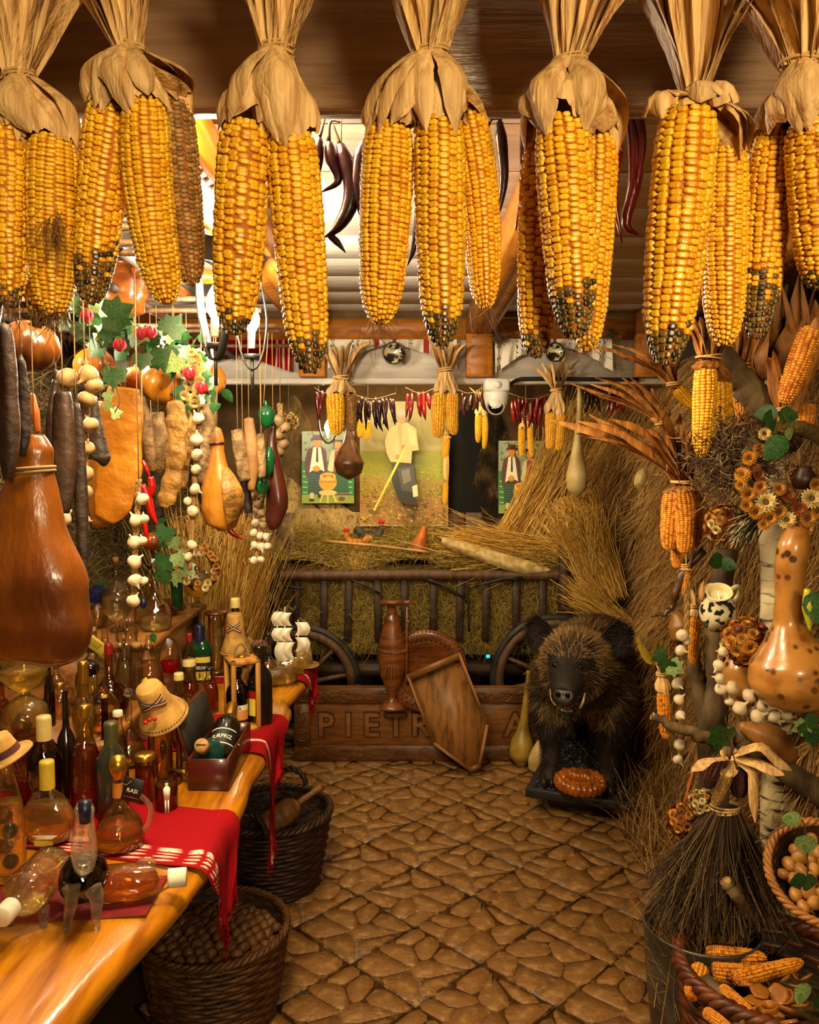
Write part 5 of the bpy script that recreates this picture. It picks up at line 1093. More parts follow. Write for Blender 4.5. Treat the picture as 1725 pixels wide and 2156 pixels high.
G().add(*tube([(0, -.012, L_*.22), (0, -.008, L_*.5), (0, -.004, L_*.72)], [.014, .011, .015], 10, 8)).build('handle', m_scoop, t)

# ================================================================ right side: dry grass wall, trunks, husks, flowers, baskets
g = G(); V, F = grid(30, 24, lambda u, v: (1.22+.06*np.sin(u*14+v*5)+.05*np.sin(v*11+u*3)+.10*(1-v)*np.clip(u*2-1.2, 0, 1)-.12*np.clip(u-.55, 0, 1), 1.2+3.75*u, .02+2.0*v)); g.add(V, F)
gb = g.build('dry_grass', M('grass bulk', '6a4a20', '3f2a10', 9, .95, .9, 40, dist=.03), None, label='dry golden grass plumes covering the whole right wall', cat='grass', kind='stuff')
N = 26000; u = RNG.random(N); v = RNG.random(N)
root = np.stack([1.20+.06*np.sin(u*14+v*5)+.05*np.sin(v*11+u*3)-.12*np.clip(u-.55, 0, 1), 1.5+3.4*u, .1+1.95*v], -1)
ph = np.sin(u*31+np.floor(v*6)*2.1); d = np.stack([-.45+.25*ph+RNG.normal(0, .2, N), .35*np.sin(u*19+np.floor(v*5)*1.7)+RNG.normal(0, .25, N), -.9+.3*np.sin(v*40+u*9)+RNG.normal(0, .2, N)], -1)
V, F, tt = strands(root, d, RNG.uniform(.10, .24, N), .0016, 4, .6, .9, 2, RNG, .4); lump = np.repeat(.5+.28*np.sin(u*23+v*13)+.15*np.sin(u*51), 10)
G().add(V, F, np.clip(tt*.6+lump*.5, 0, 1)).build('plumes', m_wheat, gb, kind='stuff')
m_bark = M('grey brown bark', '77603c', '45331c', 16, .75, .7, 50, st=(1, 1, .5), dist=.006)
m_birch = M('birch bark', 'c9b68c', '2e2417', 11, .6, .3, 60, st=(.6, .6, 5), lo=.56, hi=.64)
m_cut = M('cut wood end', 'c39a58', 'a27838', 20, .7)
def limb(label, pts, radii, y, m, name='branch', cat='branch', group='branches and trunks on the right', cutend=0):
    q0 = np.array([P(p[0], p[1], y+(p[2] if len(p) > 2 else 0)) for p in pts]); o = q0[len(q0)//2]; t = thing(name, label, cat, o, group=group); q = q0-o
    rg_ = np.random.default_rng(int(pts[0][0])); pp = spl(q, 22)+rg_.normal(0, .0025, (22, 3)); V, F = tube(pp, np.interp(np.linspace(0, 1, 22), np.linspace(0, 1, len(radii)), [S(r, y) for r in radii])*rg_.uniform(.95, 1.06, 22), 14); G().add(V, F).build('wood', m, t)
    if cutend:
        e = q[0]; d = (q[0]-q[1])/np.linalg.norm(q[0]-q[1]); r = S(radii[0], y)*.93; V, F = lathe([(0, -.003), (r, -.002), (r, .004)], 14); R_ = np.array(Vector((0, 0, -1)).rotation_difference(Vector(d)).to_matrix()); G().add(V@R_.T+e, F).build('cut_end', m_cut, t)
    return t
limb('white birch trunk with dark scars behind the big spotted gourd', [(1645, 2060), (1640, 1850), (1636, 1600), (1632, 1300), (1628, 1080), (1630, 760)], [38, 36, 33, 29, 27, 26], 2.25, m_birch, 'birch_trunk', 'tree trunk')
limb('rough grey log poking out at the top right among the corn', [(1512, 748), (1560, 800), (1610, 860), (1660, 930, .1)], [30, 31, 32, 32], 2.1, m_bark, cutend=1)
limb('forked brown trunk standing behind the garlic braid', [(1500, 1900, .3), (1500, 1560), (1508, 1430), (1512, 1300), (1530, 1160)], [34, 30, 26, 25, 22], 2.45, m_bark, 'tree_trunk', 'tree trunk')
limb('left arm of the forked trunk behind the garlic braid', [(1500, 1560), (1478, 1480), (1462, 1400), (1458, 1330)], [22, 17, 15, 13], 2.44, m_bark)
limb('long bare branch with a cut end reaching left past the hanging corn cob', [(1374, 1508), (1430, 1535), (1500, 1560), (1570, 1590)], [9, 11, 14, 18], 2.2, m_bark, cutend=1)
limb('thick branch sloping down right under the garlic necklace', [(1545, 1540), (1610, 1590), (1680, 1640), (1760, 1690)], [20, 23, 26, 28], 2.08, m_bark)
limb('short cut branch poking out of the broom bristles', [(1528, 1855), (1560, 1900), (1590, 1945, .1)], [13, 13, 14], 1.98, m_bark, cutend=1)
limb('brown curved horn shaped branch left of the pottery mug', [(1374, 1298), (1402, 1292), (1420, 1262), (1440, 1205), (1480, 1160)], [2, 5, 7, 9, 10], 2.35, M('horn brown', '54331a', '35200f', 14, .35, .2, 40))
# corn on the right
RG = 'corn bunches on the right wall'
corn_bunch('corn bunch with two long yellow cobs hanging under the grey log', (1492, 752), [(1487, 772, 1478, 962, 50, 'far1', 0), (1520, 800, 1532, 960, 46, 'far2', .05)], 2.0, .03, 11, .12, RG, False, hm=m_huskd)
corn_bunch('group of orange corn cobs with a large orange husk spray to its left', (1440, 1015), [(1416, 1035, 1407, 1158, 42, 'far1', 0), (1438, 1030, 1441, 1165, 46, 'far2', -.03), (1463, 1036, 1463, 1152, 40, 'far1', .02), (1428, 1120, 1425, 1196, 30, 'far2', .06)], 2.3, .035, 26, .19, RG, False, km=m_kern2, hm=m_huskd, spread=1.1, lean=-.5)
corn_bunch('corn cobs half hidden behind the grey log at the top right', (1560, 770), [(1558, 785, 1562, 882, 36, 'far2', 0), (1535, 780, 1540, 860, 34, 'far1', .05)], 2.25, .025, 8, .2, RG, False, km=m_kern2, hm=m_huskd)
corn_bunch('corn cobs at the right picture edge, the upper one lying aslant', (1655, 860), [(1712, 690, 1650, 850, 52, 'far1', -.05), (1695, 850, 1690, 905, 46, 'far2', 0), (1640, 870, 1632, 905, 40, 'far1', .05)], 2.0, .03, 6, .16, RG, False, km=m_kern2, hm=m_huskd)
corn_bunch('small corn cob with ragged husk above the right end of the white fascia', (1420, 808), [(1426, 816, 1468, 856, 30, 'far2', 0)], 2.5, .022, 12, .13, RG, False, hm=m_huskd, spread=1.2, lean=-.9)
corn_bunch('stubby brown corn cob with husk leaves spread left below the small one', (1395, 890), [(1385, 880, 1410, 862, 26, 'far1', 0)], 2.5, .02, 12, .13, RG, False, km=m_kdry, hm=m_huskd, spread=1.0, lean=-1.0)
corn_bunch('single pale corn cob hanging beside the bare branch and garlic', (1395, 1418), [(1397, 1455, 1402, 1555, 30, 'far1', 0)], 2.3, .016, 5, .05, RG, False, km=m_kern2)
corn_bunch('thin brownish cob hanging under the pottery mug', (1466, 1275), [(1467, 1296, 1459, 1398, 25, 'far2', 0)], 2.3, .014, 5, .09, RG, False, km=m_kern2)
corn_bunch('slim cob in a strip of husks left of the pottery mug', (1445, 1190), [(1446, 1200, 1440, 1256, 20, 'far1', 0)], 2.35, .014, 6, .08, RG, False, km=m_kern2)
t = corn_bunch('purple corn pair and a speckled cob tied on top of the broom', (1538, 1598), [(1522, 1592, 1484, 1658, 42, 'far1', 0), (1552, 1606, 1556, 1678, 42, 'far2', 0), (1532, 1632, 1504, 1697, 28, 'far1', -.03, 'dry')], 2.05, .02, 4, .05, RG, False, km=m_kpur)
o_ = np.array(t.location)
for pts in ([(1540, 1595), (1590, 1605), (1630, 1618), (1652, 1632)], [(1530, 1595), (1490, 1600), (1468, 1618), (1458, 1625)], [(1550, 1600), (1585, 1625), (1592, 1670), (1591, 1732)], [(1545, 1590), (1600, 1570), (1640, 1600), (1668, 1622)]):
    G().add(*leaf_ribbon([P(a, b, 2.03-.02*k)-o_ for k, (a, b) in enumerate(pts)], .05, .6, n=12, wj=.1, twist=.6)).build('husk_leaf', m_husk, t)
m_leafo = M('big dry corn leaf', '9c6428', '6b4016', 6, .6, .4, 30, st=(8, 8, 1), rnd=.15)
t = thing('corn_stalk', 'spray of large orange dry corn leaves standing at the top right', 'dried plant', P(1640, 830, 2.25)); o_ = np.array(t.location); rg = random.Random(5)
for k in range(13):
    x = 1560+k*14; x2 = x+rg.uniform(-50, 60); yt = rg.uniform(560, 660); G().add(*leaf_ribbon([P(x+(1640-x)*.6, 830, 2.25)-o_, P(x, 760, 2.22+rg.uniform(-.05, .1))-o_, P((x+x2)/2, 690, 2.22)-o_, P(x2, yt, 2.2)-o_], S(rg.uniform(26, 44), 2.2), .5, n=12, wj=.1, twist=rg.uniform(-.6, .6))).build('leaf', m_leafo, t)
G().add(*tube([P(1650, 900, 2.27)-o_, P(1640, 760, 2.27)-o_, P(1660, 600, 2.27)-o_], .008, 8, 8)).build('stem', m_stem, t)
# strawflowers
m_pet = [M('dried flower amber', 'cb8d2c', '9a5c14', 30, .6, rnd=.2), M('dried flower cream', 'd9c48a', 'b99a54', 30, .6, rnd=.1), M('dried flower rust', '94481a', '642c0e', 30, .6, rnd=.2)]
m_fc = M('dried flower eye', '6b4a1e', '3f290f', 60, .8)
def flower_mesh(m, seed=0, n=18):
    rg_ = random.Random(seed); g = G()
    for lay in range(3):
        nn = n-4*lay
        for k in range(nn):
            a_ = k*TAU/nn+lay*.2; r1 = 1-.22*lay+rg_.uniform(-.06, .06); up = .12+.22*lay; c, s = math.cos(a_), math.sin(a_); w = .16
            V = [(c*.25+s*w*.5, s*.25-c*w*.5, .05+.1*lay), (c*.25-s*w*.5, s*.25+c*w*.5, .05+.1*lay), (c*r1*.7-s*w, s*r1*.7+c*w, up), (c*r1, s*r1, up+.1), (c*r1*.7+s*w, s*r1*.7-c*w, up)]
            g.add(V, [(0, 4, 3, 2), (0, 2, 1)])
    return g.mesh('flower', m, False)
FM = [flower_mesh(m, k) for k, m in enumerate(m_pet)]
cm_ = G().add(*ball((.33, .33, .2), (0, 0, .18), 12, 7)).mesh('flower_eye', m_fc)
def flower(par, p, nrm, r, kind):
    q = Vector((0, 0, 1)).rotation_difference(Vector(nrm).normalized()).to_euler(); o = obj('flower', FM[kind], par, p, q, r); obj('flower_eye', cm_, o); return o
t = thing('flower_wreath', 'large wreath of amber dried strawflowers with cream daisies at the right edge', 'wreath', P(1665, 985, 1.95)); o_ = np.array(t.location); rg = random.Random(3)
G().add(*tube([P(1665+95*math.cos(a_), 985+85*math.sin(a_), 1.96)-o_ for a_ in np.linspace(0, TAU, 30)], .018, 8)).build('straw_ring', m_hayb, t)
for px, py, r, k in [(1612, 1058, 25, 1), (1708, 1050, 24, 1), (1575, 1040, 18, 0), (1563, 1000, 18, 0), (1578, 965, 17, 0), (1597, 1000, 16, 2), (1600, 1025, 17, 0), (1640, 1078, 19, 0), (1660, 1045, 18, 2), (1655, 1095, 22, 1), (1620, 1090, 19, 0), (1700, 1092, 20, 0), (1682, 1070, 18, 2), (1590, 1078, 18, 0), (1572, 1065, 16, 0), (1640, 1030, 16, 0), (1560, 1022, 14, 0), (1600, 948, 17, 0), (1622, 935, 16, 1), (1588, 985, 15, 2), (1720, 1075, 18, 0), (1718, 1020, 16, 0), (1632, 1060, 14, 2), (1610, 915, 15, 1), (1608, 1105, 15, 0), (1676, 1110, 16, 2), (1700, 1115, 14, 0)]:
    p = P(px, py, 1.93)-o_; flower(t, p, (rg.uniform(-.4, .2), -1, rg.uniform(-.1, .4)), S(r, 1.93), k)
def flower_ball(label, px, py, r, y, n, kinds, seed, ribbon=None):
    t = thing('flower_ball', label, 'flower ball', P(px, py, y), group='balls of dried flowers'); R = S(r, y); G().add(*ball(R*.8, (0, 0, 0), 16, 10)).build('core', m_hayb, t); rg_ = random.Random(seed)
    for k in range(n):
        z = 1-2*(k+.5)/n; a_ = k*2.4+seed; q = math.sqrt(1-z*z); nn = np.array([q*math.cos(a_), q*math.sin(a_), z]); flower(t, tuple(nn*R*.82), tuple(nn), R*rg_.uniform(.26, .36), rg_.choice(kinds))
    if px < 700: hang_string(t, (0, 0, 0), 2.226, m_thread)
    if ribbon: G().add(*leaf_ribbon([np.array([0, 0, R])]+[P(a_, b_, y)-np.array(t.location) for a_, b_ in ribbon], .016, .1, n=8)).build('ribbon', M('orange ribbon', 'b5581a', rough=.6), t)
    return t
flower_ball('ball of small dried flowers hanging left of the cream daisies', 1526, 1102, 42, 2.1, 46, [0, 0, 1, 2], 1)
flower_ball('ball of amber strawflowers between the pottery mug and big gourd', 1570, 1352, 52, 2.0, 44, [0, 0, 0, 1, 2], 2)
flower_ball('dark flower ball hanging from an orange ribbon beside the broom', 1440, 1728, 38, 2.2, 40, [2, 2, 0], 3, [(1452, 1650), (1470, 1590)])
flower_ball('cluster of pale dried flowers squeezed left of the broom tie', 1480, 1690, 30, 2.08, 32, [1, 1, 0], 4)
t = thing('dried_bouquet', 'bunch of tiny dark dried blossoms left of the flower wreath', 'dried plant', P(1545, 965, 2.0)); N = 2600
d = RNG.normal(0, 1, (N, 3)); d[:, 1] -= .3; root = RNG.normal(0, 1, (N, 3))*[.055, .03, .045]; G().add(*strands(root, d, RNG.uniform(.01, .045, N), .0016, 2, .8, 0, 3)).build('blossoms', M('tiny dark blossoms', tint=[(0, '2a1a10'), (.6, '5c4024'), (1, 'a58a5a')], rough=.8), t, kind='stuff')
t = thing('feather_sprig', 'black and cream feathery sprig pointing left above the birch trunk', 'dried plant', P(1600, 1085, 2.0)); o_ = np.array(t.location); N = 240; r0 = RNG.normal(0, .012, (N, 3)); tgt = np.array([P(1535, 1140, 1.97)-o_])+RNG.normal(0, .018, (N, 3)); G().add(*strands(r0, tgt-r0, .09, .0022, 3, .15, .2, 2)).build('vanes', M('feather vanes', tint=[(0, '14100c'), (.55, '1c1712'), (.7, 'cdbb8c'), (1, 'd9c99c')], rough=.6), t, kind='stuff')
# clay pot, mug
m_clay = M('dark clay', '3d2113', '2a150b', 14, .45, .2, 40)
t = thing('clay_pot', 'small dark clay pot hanging at the right edge above the wreath daisies', 'pot', P(1692, 1008, 1.97)); s = S(1, 1.97)
V, F = lathe([(0, -22*s), (16*s, -22*s), (26*s, -8*s), (26*s, 6*s), (16*s, 20*s), (17*s, 27*s), (14*s, 27*s), (13*s, 20*s), (0, 18*s)], 20); G().add(V, F).build('body', m_clay, t); G().add(*tube([(-14*s, 0, 24*s), (-34*s, 0, 14*s), (-27*s, 0, -12*s)], 4*s, 6, 10)).build('handle', M('light clay', '8b5a36', rough=.5), t)
m_mug = M('swirl painted pottery', 'd8cba2', '1d2326', 42, .18, coat=.5, lo=.50, hi=.535, det=1.5)
m_cream = M('cream glaze', 'd9cc9c', 'c7b884', 10, .2, coat=.5)
t = thing('pottery_mug', 'cream pottery mug with dark swirls and a yellow inside, tilted on the trunk', 'mug', P(1512, 1280, 2.15), (math.radians(28), math.radians(-20), .3)); s = S(1, 2.15)
V, F = lathe([(0, -50*s), (24*s, -50*s), (33*s, -38*s), (38*s, -12*s), (34*s, 10*s), (23*s, 26*s), (22*s, 34*s), (27*s, 46*s), (25*s, 46*s), (20*s, 34*s), (0, 20*s)], 30); G().add(V, F).build('body', m_mug, t)
V, F = lathe([(27.4*s, 46*s), (26.5*s, 48.5*s), (24.5*s, 46*s), (19.6*s, 34*s), (19*s, 24*s), (0, 22*s)], 30); G().add(V, F).build('inside', m_cream, t)
G().add(*tube([(24*s, 0, 38*s), (50*s, 0, 36*s), (56*s, 0, 10*s), (36*s, 0, -8*s)], [4.5*s, 5.5*s, 5*s], 8, 14)).build('handle', m_cream, t)
# gourds
RGD = 'gourds on the right'
swept('spotted_gourd', [(1682, 1110), (1672, 1150), (1664, 1200), (1662, 1260), (1660, 1310), (1662, 1345), (1668, 1390), (1670, 1440), (1670, 1480), (1670, 1498)], [20, 33, 31, 28, 30, 50, 86, 92, 62, 8], 1.85, m_gt, 'huge shiny tan gourd with dark spots and a thick neck at the right', group=RGD, seg=32, n=44)
swept('spotted_gourd', [(1548, 1370), (1556, 1400), (1566, 1440), (1572, 1475), (1574, 1490)], [10, 36, 46, 34, 6], 2.12, m_gt, 'smaller brown spotted gourd tucked behind the huge one', group=RGD)
swept('spotted_gourd', [(1558, 1528), (1590, 1540), (1630, 1560), (1660, 1590), (1672, 1605)], [8, 24, 32, 24, 6], 2.05, M('plain tan gourd', '8f5f2a', '6b431a', 9, .4, .1, 30), 'plain tan gourd lying on the thick branch', group=RGD)
swept('spotted_gourd', [(1422, 1290), (1432, 1312), (1440, 1340), (1444, 1362)], [8, 26, 28, 6], 2.5, M('plain tan gourd'), 'small tan gourd behind the garlic braid', group=RGD)
# garlic
m_gar = M('garlic skin', 'd9c9ac', 'b79c74', 9, .45, .15, 40, st=(8, 8, 1), rnd=.1)
m_gard = M('browned garlic skin', 'a98a5c', '7c5e38', 9, .5, .2, 40, st=(8, 8, 1), rnd=.12)
m_braid = M('dry garlic stalk', '9a7642', '6b4c24', 12, .75, .4, 60, st=(8, 8, 1))
def garlic_mesh(m, seed):
    pr = [(0, -.8), (.25, -.86), (.62, -.78), (.92, -.45), (1.0, -.05), (.9, .3), (.6, .62), (.3, .85), (.16, 1.1), (.12, 1.5), (0, 1.52)]
    V, F = lathe(pr, 24, 1, 1, lambda a_, z: 1+.055*np.abs(np.sin(a_*3.5+seed))*(1 if abs(z) < .8 else .2)); return G().add(V, F).mesh('garlic_bulb', m)
GM = {0: garlic_mesh(m_gar, 0), 1: garlic_mesh(m_gard, 1)}
def garlic_string(label, path, bulbs, y, kind=0, group='garlic braids', width=7, cat='garlic', top=0):
    q = np.array([P(p[0], p[1], y) for p in path]); o = q[0]; t = thing('garlic_braid', label, cat, o, group=group); rg_ = random.Random(int(path[0][0]))
    pp = spl(q-o, 40); an = np.linspace(0, 1, 40)*len(path)*7
    for k in range(3):
        ph = an+k*TAU/3; G().add(*tube(pp+np.stack([S(width*.5, y)*np.cos(ph), S(width*.5, y)*np.sin(ph*2)*.6, 0*ph], -1), S(width*.55, y), 6)).build('stalk', m_braid, t)
    if top: hang_string(t, (0, 0, 0), top, m_braid, .0015)
    for b in bulbs:
        px, py, r = b[:3]; p = P(px, py, y-S(r, y)*.8)-o; obj('garlic_bulb', GM[b[3] if len(b) > 3 else kind], t, p, (rg_.uniform(-.9, .9)+(PI*.6 if rg_.random() < .5 else 0), rg_.uniform(-.9, .9), rg_.uniform(0, 6)), S(r, y))
    return t
garlic_string('white garlic braid hanging between the grass wall and the forked trunk', [(1447, 1235), (1446, 1320), (1440, 1400), (1436, 1480), (1432, 1610)], [(1437, 1337, 13), (1434, 1370, 12), (1428, 1440, 13), (1431, 1473, 12), (1434, 1507, 11), (1431, 1568, 12), (1428, 1600, 11), (1446, 1350, 9)], 2.25)
garlic_string('garlic necklace looped under the huge spotted gourd', [(1520, 1365), (1514, 1410), (1525, 1460), (1560, 1498), (1610, 1512), (1680, 1510)], [(1522, 1372, 11), (1514, 1402, 13), (1516, 1428, 12), (1518, 1450, 13), (1540, 1448, 15), (1558, 1490, 16), (1578, 1464, 15), (1602, 1484, 14), (1594, 1508, 16), (1630, 1508, 15), (1655, 1504, 13), (1536, 1476, 10)], 1.9)
# leaves
m_ivy = M('green ivy leaf', '16361a', '345a24', 12, .35, .2, 30, rnd=.25); m_ivyl = M('light variegated leaf', '4f7a38', 'a9b878', 14, .4, rnd=.2)
def leaf_mesh(m, lobes=0, nm='leaf'):
    if lobes: out = [(0, 0), (.35, -.12), (.62, .12), (.48, .34), (.55, .62), (.26, .62), (0, 1.0), (-.26, .62), (-.55, .62), (-.48, .34), (-.62, .12), (-.35, -.12)]
    else: out = [(0, 0), (.26, .12), (.38, .36), (.32, .62), (.16, .84), (0, 1.0), (-.16, .84), (-.32, .62), (-.38, .36), (-.26, .12)]
    n = len(out); V = [(x, .10*abs(x)-.08*y*y, y) for x, y in out]+[(0, -.03, .42)]; F = [(k, (k+1) % n, n) for k in range(n)]
    return G().add(V, F).mesh(nm, m, True)
LM = [leaf_mesh(m_ivy, 1), leaf_mesh(m_ivyl, 1), leaf_mesh(m_ivy, 0), leaf_mesh(m_ivyl, 0)]
def sprig(label, leaves, y, cat='leaves', stem=None, nm='ivy_sprig', group=None):
    o = P(leaves[0][0], leaves[0][1], y); t = thing(nm, label, cat, o, group=group); rg_ = random.Random(int(leaves[0][0]))
    pts = stem or [(l[0], l[1]) for l in leaves[:6]]
    if len(pts) > 1: G().add(*tube(np.array([P(a_, b_, y+.005) for a_, b_ in pts])-o, .0018, 5, max(8, 4*len(pts)))).build('stem', m_stem, t)
    for (px, py, r, ang, k) in leaves: obj('leaf', LM[k], t, P(px, py, y-.005-rg_.random()*.012)-o, (rg_.uniform(-.5, .3), math.radians(ang), rg_.uniform(-.5, .5)), S(r, y))
    return t
LG_ = 'green leaf sprigs on the right'
sprig('dark green leaf pair under the grey log at the top right', [(1640, 868, 50, -95, 2), (1622, 862, 48, 170, 2), (1640, 870, 48, 100, 2)], 1.88, group=LG_)
sprig('single drooping green leaf above the flower wreath', [(1655, 918, 66, 215, 2), (1662, 900, 30, 160, 3)], 1.86, group=LG_, stem=[(1650, 870), (1662, 905), (1655, 918)])
sprig('green leaf drooping over the pottery mug', [(1525, 1178, 48, -95, 2), (1515, 1182, 40, 110, 2)], 2.1, group=LG_)
sprig('dark ivy leaf hanging above the purple corn', [(1530, 1535, 66, 195, 0), (1512, 1540, 44, 150, 0)], 1.98, group=LG_, stem=[(1528, 1510), (1532, 1540), (1552, 1620)])
sprig('ivy leaves at the right edge below the garlic necklace', [(1695, 1520, 44, 120, 0), (1700, 1530, 36, -120, 1), (1715, 1545, 34, 180, 0)], 1.85, group=LG_)
sprig('ivy leaf pair beside the single hanging cob', [(1408, 1392, 34, 200, 0), (1412, 1400, 36, 120, 1), (1402, 1380, 34, 250, 0)], 2.2, group=LG_)
sprig('striped leaves trailing over the nut basket at the right edge', [(1688, 1728, 46, -80, 3), (1695, 1758, 62, 170, 3), (1700, 1850, 44, -100, 2), (1690, 1862, 52, 95, 2)], 1.72, group=LG_, stem=[(1590, 1775), (1650, 1740), (1690, 1728), (1700, 1800), (1700, 1860)])
sprig('green leaf with white edge over the corn basket at the bottom right', [(1700, 2070, 56, 200, 3), (1720, 2100, 40, 150, 2)], 1.7, group=LG_)
sprig('yellow pointed leaves standing right of the boar', [(1372, 1400, 52, -20, 3), (1382, 1402, 46, 14, 3), (1378, 1404, 54, -4, 3)], 2.9, nm='yellow_leaves', group=None)
bpy.data.objects['yellow_leaves']
m_ylf = M('yellow leaf', 'b59a24', '8d741a', 8, .5)
ylm = leaf_mesh(m_ylf, 0)
for c_ in bpy.data.objects['yellow_leaves'].children:
    if c_.name.startswith('leaf'): c_.data = ylm
    if c_.name.startswith('leaf'): c_.scale = (c_.scale[0]*.5, c_.scale[1], c_.scale[2]*1.3)
t = thing('green_pepper_pod', 'yellow pod with green leaf hanging at the right edge', 'pepper', P(1705, 1290, 1.75)); o_ = np.array(t.location)
G().add(*tube([P(1700, 1240, 1.75)-o_, P(1702, 1280, 1.75)-o_, P(1706, 1330, 1.75)-o_], [.006, .013, .002], 10, 12)).build('pod', M('yellow pod', 'c2b01e', '9aa01c', 10, .35), t); obj('leaf', LM[2], t, P(1712, 1245, 1.74)-o_, (0, math.radians(170), 0), S(70, 1.75))
# broom
m_brm = M('broom twigs', tint=[(0, '2b1c10'), (.5, '4d3620'), (1, '7d6038')], rough=.8)
t = thing('broom', 'bushy brown twig broom hanging bristles down beside the metal pot', 'broom', P(1527, 1700, 2.05)); N = 2600; a1 = RNG.normal(0, .45, N).clip(-1.1, 1.1); a2 = RNG.normal(0, .35, N)
r0 = np.stack([a1*.03, a2*.03, 0*a1], -1); r1 = np.stack([a1*.165-.01, a2*.09+.02, -.20-.13*RNG.random(N)], -1); V, F, tt = strands(r0, r1-r0, np.linalg.norm(r1-r0, axis=1), .0014, 5, .35, .25, 3, RNG, .7); g = G(); g.add(V, F, tt)
pk = RNG.random((9000, 1))*.6+.4; k = RNG.integers(0, N, 9000); g.add(*strands(r0[k]+(r1-r0)[k]*pk, RNG.normal(0, 1, (9000, 3)), .010, .0016, 1, .2, 0, 3)); g.build('bristles', m_brm, t, kind='stuff')
ring_tie((0, 0, .0), .036, .003, 3).build('tie', m_tie, t); G().add(*tube([(0, .01, 0), (.01, .02, .2)], .014, 8)).build('handle', m_bark, t)
# metal pot
m_met = M('dull grey metal', '6f6a60', '4f4a42', 8, .45, .15, 40, metal=.6)
pc = PZ(1478, 1945, .38); t = thing('metal_pot', 'dull grey metal pot holding dry herbs behind the corn basket', 'pot', (pc[0], pc[1], 0))
V, F = lathe([(0, .02), (.09, .02), (.125, .10), (.14, .25), (.147, .375), (.151, .38), (.147, .384), (.141, .375), (.135, .25), (.12, .11), (0, .04)], 36); G().add(V, F).build('body', m_met, t); V, F = lathe([(.08, 0), (.10, 0), (.10, .02), (.08, .02)], 30); G().add(V, F).build('foot_ring', m_met, t)
N = 700; root = np.stack([RNG.normal(0, .06, N), RNG.normal(0, .06, N), np.full(N, .2)], -1); d = np.stack([RNG.normal(-.1, .35, N), RNG.normal(0, .3, N), np.full(N, 1.)], -1)
h = G().add(*strands(root, d, RNG.uniform(.12, .24, N), .0016, 4, .5, .5, 3)).build('dry_herbs', m_wheat, None, loc=(pc[0], pc[1], 0), label='dry grassy herbs sticking out of the grey metal pot', cat='dried plant', kind='stuff')
# corn basket bottom right
bc = np.array([.885, 1.93]); basket('wicker_basket', 'dark reddish wicker basket of corn cobs at the bottom right corner', (bc[0], bc[1], 0), .17, .225, .365, M('red brown wicker', '6a3517', '421d0b', 25, .45, .2, 60), 20, 26, rim=.018)
CB = 'corn cobs lying in the bottom right basket'
m_cobx = m_cob
def lying_ear(label, a, b, w, y, z, key, km=m_kern2, grp=CB):
    A = PZ(a[0], a[1], z); B = PZ(b[0], b[1], z); cm2, km2 = ear_pair(key, km, m_cob); d = B-A; r = S(w/2, (A[1]+B[1])/2)/1.05
    o = obj('corn_cob', cm2, None, A, align(d, random.random()*6), (r, r, np.linalg.norm(d)), label, 'corn', grp); obj('kernels', km2, o, kind='stuff')
lying_ear('corn cob lying at the back of the corn basket', (1487, 2012), (1615, 2020), 46, 0, .36, 'far1')
lying_ear('corn cob with hollow end lying in front of the back cob', (1500, 2045), (1600, 2050), 44, 0, .35, 'far2')
lying_ear('yellow corn cob standing at the left wall of the corn basket', (1475, 2040), (1455, 2100), 44, 0, .35, 'far1')
lying_ear('curved corn cob pointing to the right rim of the corn basket', (1545, 2062), (1690, 2025), 36, 0, .38, 'far2')
lying_ear('thin corn cob beside the log in the corn basket', (1520, 2080), (1600, 2150), 30, 0, .37, 'far1')
lying_ear('pale corn cob at the front of the corn basket', (1485, 2130), (1540, 2170), 30, 0, .36, 'far2')
a_ = PZ(1485, 2072, .35); b_ = PZ(1580, 2160, .35); ob = (a_+b_)/2; G().add(*tube([a_-ob, b_-ob], [.024, .026], 12, 6)).build('log', m_bark, None, loc=tuple(ob), label='grey bark log piece lying in the corn basket', cat='log')
V, F = lathe([(0, .29), (.20, .285), (.2, .26), (0, .26)], 24); g = G().add(V, F); g.build('dried_slices_bed', m_hayb, None, loc=(bc[0], bc[1], 0), label='bed of dry chaff filling the corn basket', cat='straw', kind='stuff')
m_sl = M('dried orange slice', 'b5701a', '7c400c', 24, .35, .3, 60, rnd=.2, coat=.3)
rg = random.Random(11); slm = G().add(*lathe([(0, .003), (.6, .004), (.62, .007), (.92, .007), (1, .003), (.95, -.004), (0, -.003)], 16)).mesh('dried_slice', m_sl)
slm2 = G().add(*lathe([(0, .35), (.6, .2), (1, .3), (1.05, .15), (.7, -.1), (0, -.12)], 14, 1, 1, lambda a_, z: 1+.1*np.sin(a_*5))).mesh('dried_slice', m_sl)
for px, py, r in [(1575, 2075, 18), (1600, 2090, 20), (1625, 2065, 17), (1650, 2060, 18), (1640, 2095, 22), (1590, 2110, 20), (1620, 2120, 22), (1660, 2100, 19), (1655, 2130, 22), (1600, 2135, 18), (1632, 2146, 20), (1680, 2080, 17), (1672, 2050, 16), (1700, 2060, 16), (1690, 2120, 20), (1580, 2050, 15), (1662, 2152, 20)]:
    p = PZ(px, py, .375+rg.uniform(-.015, .01)); k = rg.random() < .5; s = S(r, p[1]); obj('dried_slice', slm2 if k else slm, None, p, (rg.uniform(-.8, .8), rg.uniform(-.8, .8), rg.random()*6), (s, s, s) if k else (s, s, s*1.0 if k else .6), 'amber dried fruit slice in the bottom right corn basket', 'dried fruit', 'dried fruit slices in the corn basket')
